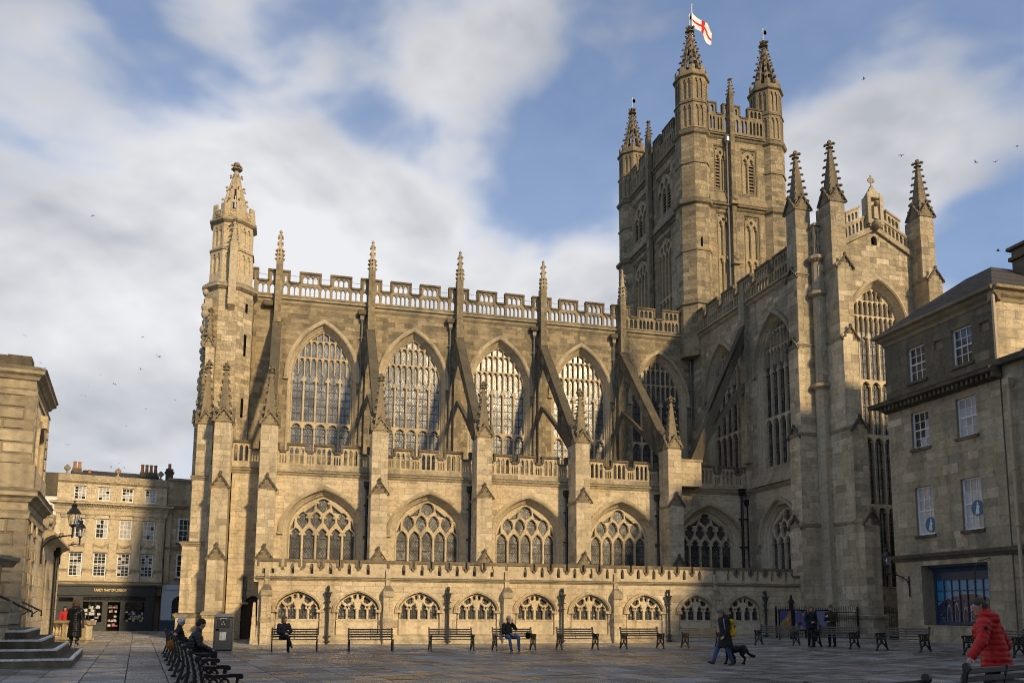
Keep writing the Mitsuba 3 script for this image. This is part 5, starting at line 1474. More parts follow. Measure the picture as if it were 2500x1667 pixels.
for c in WC:
    sash(SH, FG, g0 + c, 3.74, .82, 1.64, 3, 7, .12, False, .14, sill=False, seed=1); sash(SH, FG, g0 + c, 6.37, .8, 1.36, 3, 4, .45 if c < 3 else .9, False, .14, sill=False, seed=2); sash(SH, FG, g0 + c, 9.0, .78, .98, 3, 4, .6, False, .1, sill=False, seed=3)
    extr(stt, sbox(g0 + c - .5, 5.4, g0 + c + .5, 5.52), 0, .06, FG, .6, .2); extr(stt, sbox(g0 + c - .52, 8.9, g0 + c + .52, 10.1).difference(sbox(g0 + c - .4, 8.98, g0 + c + .4, 9.98)), 0, .04, FG, .72, .1)
    ct = MB(); r8 = np.random.default_rng(int(c * 10))
    for i in range(16):
        f = i / 15; q = MB(); ball(q, (g0 + c - .42 + .84 * f, 5.95 - .16 * math.sin(f * math.pi) + r8.uniform(-.03, .03), .03), r8.uniform(.045, .075), 6, .5, .5); ct.merge(q, FG)
    for s in (-.44, .44):
        for j in range(4):
            q = MB(); ball(q, (g0 + c + s, 5.98 - j * .08, .03), .05, 6, .5, .5); ct.merge(q, FG)
    obj('carved_swag', ct, 'bath_stone', SH)
for c in PC:
    m = MB(); a, b = g0 + c - .24, g0 + c + .24; extr(m, sbox(a, 4.15, b, 7.75), 0, .09, FG, .72, .08)
    for k in range(5):
        x = a + .05 + k * .095; extr(m, sbox(x, 4.5, x + .05, 7.6), .09, .115, FG, .74, .05)
    extr(m, sbox(a - .05, 3.4, b + .05, 4.05), 0, .14, FG, .68, .1); extr(m, sbox(a - .09, 4.02, b + .09, 4.12), 0, .18, FG, .4, .5); extr(m, sbox(a - .06, 4.2, b + .06, 4.28), 0, .15, FG, .45, .4)
    extr(m, sbox(a - .05, 7.72, b + .05, 7.98), 0, .15, FG, .5, .4); extr(m, sbox(a - .1, 7.94, b + .1, 8.03), 0, .2, FG, .4, .5)
    obj('pilaster', m, 'bath_stone', SH)
moulding(stt, FG, g0 - .3, g0 + 6.7, [(-.1, 8.03), (.1, 8.03), (.1, 8.3), (.14, 8.34), (.1, 8.4), (.16, 8.56), (.2, 8.6), (.46, 8.7), (.46, 8.8), (-.1, 8.92)], .6, .25, (1, 1)); moulding(stt, FG, g0 - .3, g0 + 6.7, [(-.1, 10.12), (.04, 10.15), (.2, 10.28), (.2, 10.36), (-.1, 10.42)], .5, .4); extr(stt, sbox(g0 - .3, 10.4, g0 + 6.6, 10.75), -.3, .02, FG, .4, .5)
moulding(stt, FG, g0 - .3, g0 + 6.7, [(-.1, 3.1), (.1, 3.1), (.25, 3.22), (.25, 3.3), (.1, 3.4), (-.1, 3.42)], .3, .75)
dn = MB()
for i in range(44):
    extr(dn, sbox(g0 - .25 + i * .157, 8.57, g0 - .25 + i * .157 + .085, 8.67), 0, .3, FG, .45, .4)
obj('dentils', dn, 'bath_stone', SH, kind='stuff'); obj('mortar_core', sb_, 'mortar', SH); obj('moulding', stt, 'bath_stone', SH)
rf = MB(); pts = lambda *q: [FG(np.array([[s, z, d]]))[0] for s, z, d in q]
hull(rf, pts((g0 + .8, 10.6, -.8), (g0 + 6.4, 10.6, -.8), (g0 + 1.2, 11.5, -3), (g0 + 6.2, 11.5, -3), (g0 + .8, 10.6, -5), (g0 + 6.4, 10.6, -5))); obj('roof', rf, 'slate', SH)
scene['terracotta'] = prin(proc(lambda p, n, uv: mix((.36, .17, .07), (.50, .28, .12), uv.x) * (.7 + .6 * fbm(p.x * 9, p.y * 9, p.z * 5, 2))), .85)
def chimney(s, z0, z1, w_, d_, pots, ph=.55, dd=-2.2):
    m = MB(); extr(m, sbox(s - w_ / 2, z0, s + w_ / 2, z1), dd - d_, dd, FG, .3, .6); extr(m, sbox(s - w_ / 2 - .08, z1 - .35, s + w_ / 2 + .08, z1 - .22), dd - d_ - .08, dd + .08, FG, .2, .8); key = obj('chimney', m, 'dark_stone', SH)
    for i in range(pots):
        q = FG(np.array([[s - w_ / 2 + (i + .5) * w_ / pots, 0, dd - d_ / 2]]))[0]; p_ = MB(); lathe(p_, q[0], q[1], [(.13, z1), (.1, z1 + ph * .8), (.13, z1 + ph * .85), (.12, z1 + ph)], 8, 0, (i * .37) % 1); obj('chimney_pot', p_, 'terracotta', key)
chimney(.78 + g0, 10.4, 11.5, .62, .5, 2, .5); chimney(g0 + 5.55, 10.3, 11.55, 1.2, .7, 4, .6); chimney(g0 + 7.0, 10.5, 12.0, .5, .5, 1, .4, -2.6); chimney(g0 + 1.6, 10.9, 11.1, .35, .4, 1, .35)
for s in (.2, 3.4, 6.2):
    q = FG(np.array([[g0 + s, 0, -.1]]))[0]; u = MB(); lathe(u, q[0], q[1], [(.16, 10.7), (.16, 10.8), (.06, 10.86), (.06, 10.95), (.2, 11.1), (.22, 11.2), (.1, 11.32), (.02, 11.4)], 10, 0, .4, .5); obj('urn', u, 'bath_stone', SH)
# shop front
SFK = numbered(SH + '__shop_front'); scene['shop_black'] = prin((.022, .026, .030), .35, .5)
m = MB(); extr(m, sbox(g0 - .2, 2.55, g0 + 6.3, 3.12), -.1, .1, FG); extr(m, sbox(g0 - .2, 2.44, g0 + 6.35, 2.56), -.1, .16, FG); extr(m, sbox(g0 - .2, 3.06, g0 + 6.35, 3.14), -.1, .2, FG)
extr(m, sbox(g0 - .2, 0, g0 + 1.55, 2.5).difference(sbox(g0 + .25, 2.0, g0 + 1.15, 2.3)), -.1, .06, FG)
extr(m, sbox(g0 + .3, .2, g0 + 1.1, 1.8).difference(sbox(g0 + .38, .28, g0 + 1.02, 1.72)), .06, .1, FG)
fr_ = sbox(g0 + 1.5, 0, g0 + 6.3, 2.5).difference(sbox(g0 + 1.75, .62, g0 + 2.95, 2.0)).difference(sbox(g0 + 3.3, 0, g0 + 4.1, 2.0)).difference(sbox(g0 + 4.4, .62, g0 + 5.7, 2.0)).difference(sbox(g0 + 1.75, 2.12, g0 + 5.7, 2.34))
extr(m, fr_, -.1, .04, FG); extr(m, sbox(g0 + 5.9, 0, g0 + 6.2, 2.45), .04, .12, FG)
for x in (2.15, 2.55, 4.85, 5.25):
    extr(m, sbox(g0 + x - .015, .6, g0 + x + .015, 2.0), -.08, -.02, FG)
for i in range(24):
    x = g0 + 1.75 + i * .165; extr(m, Point(x + .08, 2.23).buffer(.075, 6).difference(Point(x + .08, 2.23).buffer(.045, 6)), -.06, -.02, FG)
scene[SFK] = ply(m, 'shop_black'); labels[SFK] = {'label': 'dark grey painted shop front with gold lettering'}
gl = MB(); extr(gl, sbox(g0 + 1.75, .62, g0 + 2.95, 2.0).union(sbox(g0 + 4.4, .62, g0 + 5.7, 2.0)), -.06, -.055, FG); scene['shop_glass'] = {'type': 'thindielectric'}
gl = MB(); v = FG(np.array([[g0 + 1.75, .62, -.05], [g0 + 2.95, .62, -.05], [g0 + 2.95, 2.0, -.05], [g0 + 1.75, 2.0, -.05]])); gl.add(v, [[0, 1, 2], [0, 2, 3]]); obj('shop_pane', gl, 'shop_glass', SFK)
gl = MB(); v = FG(np.array([[g0 + 4.4, .62, -.05], [g0 + 5.7, .62, -.05], [g0 + 5.7, 2.0, -.05], [g0 + 4.4, 2.0, -.05]])); gl.add(v, [[0, 1, 2], [0, 2, 3]]); obj('shop_pane', gl, 'shop_glass', SFK)
bkm = MB(); extr(bkm, sbox(g0 + 1.5, -.1, g0 + 6, 2.5), -.95, -.9, FG); obj('shop_interior', bkm, 'void', SFK)
scene['goods'] = prin(proc(lambda p, n, uv: mix(mix((.55, .55, .53), (.45, .12, .16), smoothstep(.70, .72, uv.x)), mix((.08, .16, .3), (.4, .36, .1), smoothstep(.88, .9, uv.x)), smoothstep(.78, .8, uv.x))), .6)
r9 = np.random.default_rng(9)
for a, b, z0, z1, n, d in ((1.8, 2.9, .65, 1.75, 34, -.3), (4.45, 5.65, .65, 1.4, 20, -.35), (3.35, 4.05, .3, 1.9, 26, -.8)):
    for i in range(n):
        w_, h_ = r9.uniform(.08, .2), r9.uniform(.08, .22); x, z = g0 + r9.uniform(a, b - w_), z0 + (z1 - z0) * (int(r9.integers(0, 5)) / 5)
        q = MB(); extr(q, sbox(x, z, x + w_, z + h_), d - .12, d + r9.uniform(-.05, .1), FG, r9.uniform(0, 1) ** (1.4 if a < 2 else .9)); obj('goods', q, 'goods', SH + '__display')
gold = MB()
tm_ = meshkit.text_mesh('FANCY THAT OF LONDON', .17, .02, True); v = tm_.vertices.copy(); v[:, 0] *= 2.0 / np.ptp(v[:, 0]); 
gold.add(FG(np.c_[v[:, 0] - v[:, 0].min() + g0 + 2.4, v[:, 1] - v[:, 1].min() + 2.72, v[:, 2] + .1]), tm_.faces); scene['gilt'] = prin((.80, .60, .22), .5, .5); obj('gold_lettering', gold, 'gilt', SFK)
finish_stones(SH, most=150)
# neighbours of the shop building
NB_ = thing('blue_shop_building', 'narrow stone building with a pale blue shop front beside the dark shop', 'building')
nb = MB(); F2 = Fr(sdv[1], -sdv[0], float(SA @ [sdv[1], -sdv[0]]) - .25)
w = sbox(g0 + 6.75, 3.2, g0 + 12, 10.9)
for z, h in ((3.75, 1.75), (6.3, 1.8)):
    w = w.difference(sbox(g0 + 7.55, z, g0 + 8.65, z + h))
ashlar(NB_, F2, w, 0, .36, (.6, 1.1), (.4, .14), .5, nb, relief=.003, thick=.3); extr(nb, sbox(g0 + 6.75, 0, g0 + 12, 10.9), -6, -.4, F2, .4, .6); obj('mortar_core', nb, 'mortar', NB_)
for z, h in ((3.75, 1.75), (6.3, 1.8)):
    sash(NB_, F2, g0 + 8.1, z, 1.08, h, 3, 4, .05, False, .1, frame=.12)
m = MB(); moulding(m, F2, g0 + 6.75, g0 + 12, [(-.1, 8.7), (.1, 8.75), (.4, 8.95), (.4, 9.05), (-.1, 9.15)], .3, .7); moulding(m, F2, g0 + 6.75, g0 + 12, [(-.1, 5.75), (.05, 5.75), (.2, 5.9), (-.1, 6.0)], .3, .7); moulding(m, F2, g0 + 6.75, g0 + 12, [(-.1, 10.7), (.15, 10.8), (.15, 10.95), (-.1, 11.0)], .3, .7); extr(m, sbox(g0 + 6.75, 3.4, g0 + 7.1, 8.7), 0, .1, F2, .45, .4); obj('moulding', m, 'bath_stone', NB_)
scene['pale_blue'] = prin((.42, .48, .54), .5); m = MB(); extr(m, sbox(g0 + 6.75, .75, g0 + 10, 3.2).difference(AP(.75, 2.0, .5, .8, g0 + 8.2, 8, 'round')), -.2, .05, F2); extr(m, sbox(g0 + 6.75, 2.9, g0 + 10, 3.25), .05, .15, F2); k = obj('shop_front', m, 'pale_blue', NB_); m = MB(); extr(m, sbox(g0 + 6.75, -.1, g0 + 10, .75), -.2, .08, F2); obj('plinth', m, 'shop_blue', k)
m = MB(); extr(m, AP(.75, 2.0, .5, .8, g0 + 8.2, 8, 'round'), -.16, -.14, F2, .4); obj('shop_pane', m, 'window_pane', k)
m = MB(); extr(m, sbox(g0 + 7.5, .82, g0 + 8.5, 1.25), -.12, -.1, F2); scene['yellow_print'] = prin((.40, .42, .05), .5); obj('poster', m, 'yellow_print', k)
finish_stones(NB_, most=40)
WB = thing('white_building', 'white rendered building far off behind the left building', 'building'); m = MB(); scene['white_render'] = prin((.75, .74, .70), .7); bx(m, -24, -17.2, 74, 82, 0, 10.4); obj('wall', m, 'white_render', WB); m = MB(); bx(m, -26, -17.0, 73.8, 82, 10.4, 12.2, .3, .6); obj('roof', m, 'dark_stone', WB)
sash(WB, Fr(0, -1, -74), -18.3, 8.0, 1.2, 1.9, 3, 3, 0, False, .05, sill=False)
# ------------------------------------------------------------------ benches
scene['bench_slat'] = prin(proc(lambda p, n, uv: mi.Color3f(.040, .042, .040) * (.7 + .6 * fbm(p.x * 5, p.y * 5, p.z * 20, 2))), .33, .6)
scene['worn_slat'] = prin(proc(lambda p, n, uv: mix((.055, .047, .04), (.13, .115, .10), fbm(p.x * 4, p.y * 4, p.z * 30, 3))), .3, .6)


def line(pts, r):
    return LineString(pts).buffer(r, 4)


def curve(*pts, n=14):
    P = np.array(pts, float); t = np.linspace(0, 1, n)[:, None]
    if len(P) == 3:
        return (1 - t) ** 2 * P[0] + 2 * t * (1 - t) * P[1] + t ** 2 * P[2]
    return (1 - t) ** 3 * P[0] + 3 * t * (1 - t) ** 2 * P[1] + 3 * t * t * (1 - t) * P[2] + t ** 3 * P[3]


def end_profile(ornate):
    if ornate:
        parts = [line(curve((.34, 0), (.22, .3), (.17, .42), (.30, .87)), .028), Point(.31, .88).buffer(.05), line(curve((-.30, 0), (-.20, .2), (-.27, .40), (-.25, .44)), .026),
                 line([(-.27, .42), (.2, .42)], .025), line(curve((-.30, .63), (-.1, .66), (.05, .58), (.22, .66)), .026), Point(-.31, .62).buffer(.042), line([(-.25, .42), (-.27, .62)], .02),
                 line(curve((-.22, .10), (-.12, .32), (.12, .32), (.24, .10)), .018), Point(-.08, .53).buffer(.075).difference(Point(-.08, .53).buffer(.045)), Point(.08, .53).buffer(.075).difference(Point(.08, .53).buffer(.045)),
                 Point(0, .33).buffer(.06).difference(Point(0, .33).buffer(.03)), line([(-.34, .015), (-.24, .015)], .018), line([(.28, .015), (.38, .015)], .018)]
    else:
        parts = [line([(.24, 0), (.22, .42), (.31, .88)], .026), line([(-.22, 0), (-.22, .43)], .026), line([(-.22, .42), (.22, .42)], .024), line([(-.28, .012), (-.16, .012)], .016), line([(.18, .012), (.30, .012)], .016)]
    return unary_union(parts).simplify(.004)


BENCH = {}


def bench_parts(L, ornate):
    k = (L, ornate)
    if k not in BENCH:
        out = []; prof = end_profile(ornate)
        for s in (-1, 1):
            m = MB(); x = s * (L / 2 - .04); extr(m, prof, -.024, .024, lambda v, x=x: np.c_[x + v[:, 2], v[:, 0], v[:, 1]])
            out.append(('end_frame', ply(m, 'iron')))
        for i in range(5):
            m = MB(); y = -.22 + i * .092; cbx(m, -L / 2, L / 2, y, y + .066, .445, .47, .006); out.append(('seat_slat', ply(m, 'bench_slat')))
        for i in range(4 if ornate else 4):
            z = .53 + i * .092; y = .19 + (z - .47) * .26; m = MB(); cbx(m, -L / 2, L / 2, y - .015, y + .012, z, z + .062, .006); out.append(('back_slat', ply(m, 'worn_slat' if ornate else 'bench_slat')))
        m = MB(); hull(m, [(-.012, .17, .48), (.012, .17, .48), (-.012, .28, .88), (.012, .28, .88), (-.012, .20, .48), (.012, .31, .88)]); out.append(('brace', ply(m, 'iron')))
        BENCH[k] = out
    return BENCH[k]


def bench(lab, x, y, rot, L=1.78, ornate=True, group=None, z=None, tall=1.0):
    """rot = degrees; 0 faces the camera side (-y)."""
    k = thing('bench', lab, 'bench', group); z = float(zg(x)) if z is None else z
    M = T().translate([x, y, z]).rotate([0, 0, 1], rot).scale([1, 1, tall])
    for nm, d in bench_parts(L, ornate):
        key = numbered(k + '__' + nm); scene[key] = {**d, 'to_world': M}
    return k


GRW = 'benches along the foot of the low range'
bench('plain dark bench by the wall with the woman sitting at its left end', .51, 34.2, 0, 1.76, False, GRW)
bench('empty plain dark bench, second from the left along the wall', 3.39, 33.9, 0, 1.76, False, GRW)
bench('empty bench with cast iron ends, third from the left along the wall', 6.6, 34.0, 0, 1.8, True, GRW)
bench('bench with cast iron ends where the man in the grey woolly hat sits', 9.28, 34.3, 4, 1.75, True, GRW)
bench('empty bench with cast iron ends just right of the man in the grey woolly hat', 12.15, 34.6, 5, 1.75, True, GRW)
bench('empty cast iron bench left of the walking man with the yellow rucksack', 15.2, 34.8, 6, 1.9, True, GRW)
bench('cast iron bench partly hidden by the walking man with the yellow rucksack', 18.35, 35.3, 6, 1.9, True, GRW)
GRR = 'benches on the right facing the square'
bench('dark bench in front of the posters, left of the couple', 21.7, 34.6, -62, 1.95, True, GRR)
bench('dark bench standing right in front of the couple', 22.35, 31.3, -73, 1.95, True, GRR)
bench('dark bench in front of the corner house, right of the couple', 22.9, 27.9, -76, 1.95, True, GRR)
bench('dark bench mostly hidden behind the man in the red jacket', 23.3, 24.0, -80, 1.9, True, GRR)
GRN = 'benches seen from behind in the near right corner'
bench('near dark bench in front of the man in the red jacket, seen from behind', 8.86, 9.3, 180 + 19.5, 2.1, True, GRN, 0, 1.13)
bench('near dark bench at the bottom edge of which only the right end shows', 5.62, 7.75, 180 + 19.5, 2.1, True, GRN, 0, 1.08)
GRL = 'row of benches on the left facing right'
RB = []
for k in range(9):
    yc = 14.7 + 2.18 * k; xc = -1.02 - .147 * (yc - 14.7); RB.append((xc, yc))
    where = ['nearest bench of the left row, cut by the bottom edge', 'second bench of the left row counted from the front', 'third bench of the left row counted from the front', 'bench of the left row just in front of the dark haired seated man',
             'bench of the left row on which the dark haired man sits', 'bench of the left row on which the white haired man sits', 'bench of the left row just behind the white haired man', 'last bench but one at the far end of the left row', 'farthest bench of the left row'][k]
    bench(where, xc, yc, 90 + 8.4, 2.04, True, GRL, 0)

# litter bin
BN = thing('litter_bin', 'tall dark grey solar litter bin with a white notice by the corner buttress', 'bin'); scene['bin_grey'] = prin((.075, .08, .08), .42, .5); scene['bin_dark'] = prin((.03, .032, .033), .4, .5); scene['pale_metal'] = prin((.62, .62, .6), .3, .5); scene['paper'] = prin(proc(lambda p, n, uv: mix((.7, .68, .67), (.45, .35, .34), smoothstep(.55, .6, noise(p.x * 40, p.z * 3, 1.0)) * smoothstep(.3, .25, dr.abs(p.z * 22 - dr.floor(p.z * 22) - .5)))), .6)
bx0, bx1, by0, by1 = -2.5, -1.8, 34.75, 35.4
m = MB(); cbx(m, bx0, bx1, by0, by1, .03, 1.3, .04); obj('body', m, 'bin_grey', BN)
m = MB(); hull(m, [(bx0 - .02, by0 - .03, 1.3), (bx1 + .02, by0 - .03, 1.3), (bx0 - .02, by1 + .02, 1.3), (bx1 + .02, by1 + .02, 1.3), (bx0 + .05, by0 + .05, 1.42), (bx1 - .05, by0 + .05, 1.42), (bx0 + .05, by1 - .05, 1.42), (bx1 - .05, by1 - .05, 1.42)]); obj('lid', m, 'pale_grey', BN); scene['pale_grey'] = prin((.16, .165, .165), .35, .6)
m = MB(); cbx(m, bx0 + .1, bx1 - .12, by0 - .03, by0 + .02, .9, 1.22, .02); k = obj('hopper', m, 'bin_dark', BN)
m = MB(); tube(m, [(bx0 + .24, by0 - .03, 1.19), (bx0 + .24, by0 - .07, 1.25), (bx0 + .46, by0 - .07, 1.25), (bx0 + .46, by0 - .03, 1.19)], .014, 6); obj('handle', m, 'pale_metal', k)
m = MB(); extr(m, unary_union([Point(bx0 + .34 + .055 * math.cos(a), 1.06 + .055 * math.sin(a)).buffer(.022, 4) for a in (1.57, 3.67, 5.76)]), 0, .008, lambda v: np.c_[v[:, 0], by0 - .03 - v[:, 2], v[:, 1]]); obj('pictogram', m, 'pale_metal', k)
m = MB(); bx(m, bx0 + .22, bx0 + .46, by0 - .012, by0 - .004, .42, .73); obj('notice', m, 'paper', BN)
m = MB(); bx(m, bx0 + .07, bx0 + .2, by0 - .02, by0, .78, .86); obj('lock', m, 'void', BN)
m = MB(); bx(m, bx0 + .03, bx1 - .03, by0 + .03, by1 - .03, -.02, .04); obj('foot', m, 'void', BN)

# small things on the bench beside the man with the woolly hat
m = MB(); cbx(m, 9.78, 9.95, 34.15, 34.35, .47, .72, .04); tube(m, [(9.80, 34.2, .7), (9.83, 34.2, .86), (9.92, 34.2, .86), (9.94, 34.2, .7)], .012, 5); single('bag', m, 'void', 'small black bag standing on the bench beside the man in the woolly hat', 'bag')
scene['blue_print'] = prin((.12, .22, .5), .4); m = MB(); lathe(m, 8.66, 34.18, [(.035, .47), (.05, .58), (.05, .6)], 10); single('paper_cup', m, 'blue_print', 'small blue paper cup on the left part of that bench', 'cup')

# ------------------------------------------------------------------ birds
scene['gull_white'] = prin((.78, .78, .77), .7); scene['gull_grey'] = prin((.30, .31, .33), .7); scene['pigeon_dark'] = prin((.045, .046, .052), .7)
ZB = [(195, 82, 40, 0), (1095, 88, 30, 2), (1215, 240, 75, 1), (310, 292, 20, 2), (345, 330, 26, 2), (1080, 338, 42, 0), (768, 380, 24, 0), (405, 478, 26, 0), (683, 470, 50, 0), (873, 447, 46, 1), (625, 540, 20, 2), (655, 543, 20, 2), (1342, 571, 22, 2), (1118, 640, 24, 2), (962, 772, 40, 1), (518, 916, 42, 0), (850, 1090, 48, 0), (915, 1055, 32, 0), (955, 1090, 32, 0)]
BP = [(x / 3.136, 800 + y / 3.136, w / 3.136, t) for x, y, w, t in ZB] + [(u * 1.0629, v * 1.0629, w, t) for u, v, w, t in ((213, 502, 12, 2), (1984, 178, 14, 3), (2071, 353, 15, 3), (2241, 367, 13, 3), (2287, 366, 13, 3), (2336, 330, 13, 3), (2292, 570, 18, 3))]
rb = np.random.default_rng(12)
ORD = 'first second third fourth fifth sixth seventh eighth ninth tenth eleventh twelfth thirteenth fourteenth'.split()
for i, (u, v, w, t) in enumerate(BP):
    span = 1.05 if t < 2 else .66; dist = span * 2077.2 / max(w, 6) * .85
    d = FWD + RGT * (u - 1250) / 2077.2 - UPR * (v - 1214.7) / 2077.2
    c = EYE + d * dist; hdg, bank, flap = rb.uniform(0, 6.28), rb.uniform(-.5, .5), rb.uniform(-.1, .6)
    if u > 1500:
        flap = .7
    if 2350 < u < 2470 and v > 300:
        pass
    F = np.array([math.cos(hdg), math.sin(hdg), 0]); S = np.array([-F[1], F[0], 0]) * math.cos(bank) + np.array([0, 0, 1]) * math.sin(bank); U = np.cross(F, S)
    fr = lambda q: c + np.asarray(q, float) @ np.stack([F, S, U], 0)
    s = span
    grp = [q for q in BP if (q[0] < 900) == (u < 900) and (q[3] < 2) == (t < 2)]; rank = ORD[sorted(q[0] for q in grp).index(u)]; nm = 'white gull' if t < 2 else 'dark bird'; side = 'left' if u < 900 else 'right'
    key = thing('gull' if t < 2 else 'pigeon', f'{rank} {nm} from the left, in the {side} part of the sky', 'bird', f'{nm}s in the {side} part of the sky')
    b = MB(); mm_ = trimesh.creation.icosphere(subdivisions=2, radius=1.0); vv = mm_.vertices * [s * .19, s * .055, s * .055]; vv[:, 1:] *= (1 - .5 * np.clip(-vv[:, :1] / (s * .19), 0, 1)); b.add(fr(vv), mm_.faces)
    ball(b, fr([[s * .2, 0, s * .02]])[0], s * .045); hull(b, fr([[-s * .16, -.01, 0], [-s * .16, .01, 0], [-s * .3, -s * .07, 0], [-s * .3, s * .07, 0], [-s * .3, 0, s * .012], [-s * .16, 0, s * .02]])); hull(b, fr([[s * .23, -.008, .01], [s * .23, .008, .01], [s * .285, 0, 0], [s * .23, 0, .03]]))
    obj('body', b, 'gull_white' if t < 2 else 'pigeon_dark', key, smooth=True)
    for sg in (-1, 1):
        w_ = MB(); z1, z2 = math.sin(flap) * s * .22, math.sin(flap) * s * .22 + math.sin(flap - .6) * s * .28; y1, y2 = math.cos(flap) * s * .22, math.cos(flap) * s * .22 + math.cos(flap - .6) * s * .28
        hull(w_, fr([[s * .09, 0, 0], [-s * .07, 0, 0], [s * .11, sg * y1, z1], [-s * .06, sg * y1, z1], [0, sg * y1 * .5, z1 * .5 + s * .02], [0, 0, -s * .01]])); hull(w_, fr([[s * .11, sg * y1, z1], [-s * .06, sg * y1, z1], [-s * .06, sg * y2, z2], [-s * .1, sg * y2, z2 - .004], [0, sg * y1, z1 + s * .015]]))
        obj('wing', w_, 'gull_grey' if t < 2 else 'pigeon_dark', key)

# ------------------------------------------------------------------ terraces on the south and east side of the square (outside the frame; they shade it)
TB = thing('terrace_building', 'stone terrace closing the square on its south side', 'building')
m = MB(); tb0, tb1, tby = -4.0, 60.0, -9.0; hgt = 21.3
bx(m, tb0, tb1, tby - 12, tby, -.3, hgt, .5, .3); obj('wall', m, 'bath_stone', TB); m = MB(); hull(m, [(tb0, tby + .3, hgt), (tb1, tby + .3, hgt), (tb0, tby - 12.3, hgt), (tb1, tby - 12.3, hgt), (tb0 + 3, tby - 6, hgt + 3.6), (tb1 - 3, tby - 6, hgt + 3.6)]); obj('roof', m, 'slate', TB)
for i in range(15):
    for j in range(4):
        sash(TB, Fr(0, 1, tby), -(1.0 + i * 3.9), 1.2 + j * 4.1, 1.2, 2.3, 3, 4, .1, False, -.03, sill=False)
# ------------------------------------------------------------------ people
scene['skin'] = prin(proc(lambda p, n, uv: mi.Color3f(.46, .27, .19) * (.85 + .3 * noise(p.x * 40, p.y * 40, p.z * 40))), .5, .4)
CLOTH = {}


def cloth(name, c, rough=.8, spec=.25):
    if name not in scene:
        scene[name] = prin(proc(lambda p, n, uv, c=c: mi.Color3f(*c) * (.65 + .7 * fbm(p.x * 22, p.y * 22, p.z * 22, 3))), rough, spec)
    return name


def bones(bs, edge=.03, smooth=8, n=10):
    """One continuous surface over a list of bones (p0, r0, p1, r1)."""
    sph = trimesh.creation.icosphere(subdivisions=1, radius=1.0).vertices
    hs = []
    for p0, r0, p1, r1 in bs:
        hs.append(m3.Manifold.hull_points(np.vstack([sph * r0 + np.asarray(p0, float), sph * r1 + np.asarray(p1, float)])))
    u = m3.Manifold.batch_boolean(hs, m3.OpType.Add).refine_to_length(edge).to_mesh()
    t = trimesh.Trimesh(np.array(u.vert_properties[:, :3], float), np.array(u.tri_verts), process=True)
    if smooth:
        trimesh.smoothing.filter_taubin(t, .5, .52, iterations=smooth)
    return t


def ell(c, rx, ry, z, n=12):
    a = np.arange(n) * 2 * math.pi / n
    return np.stack([c[0] + rx * np.cos(a), c[1] + ry * np.sin(a), np.full(n, z)], 1)


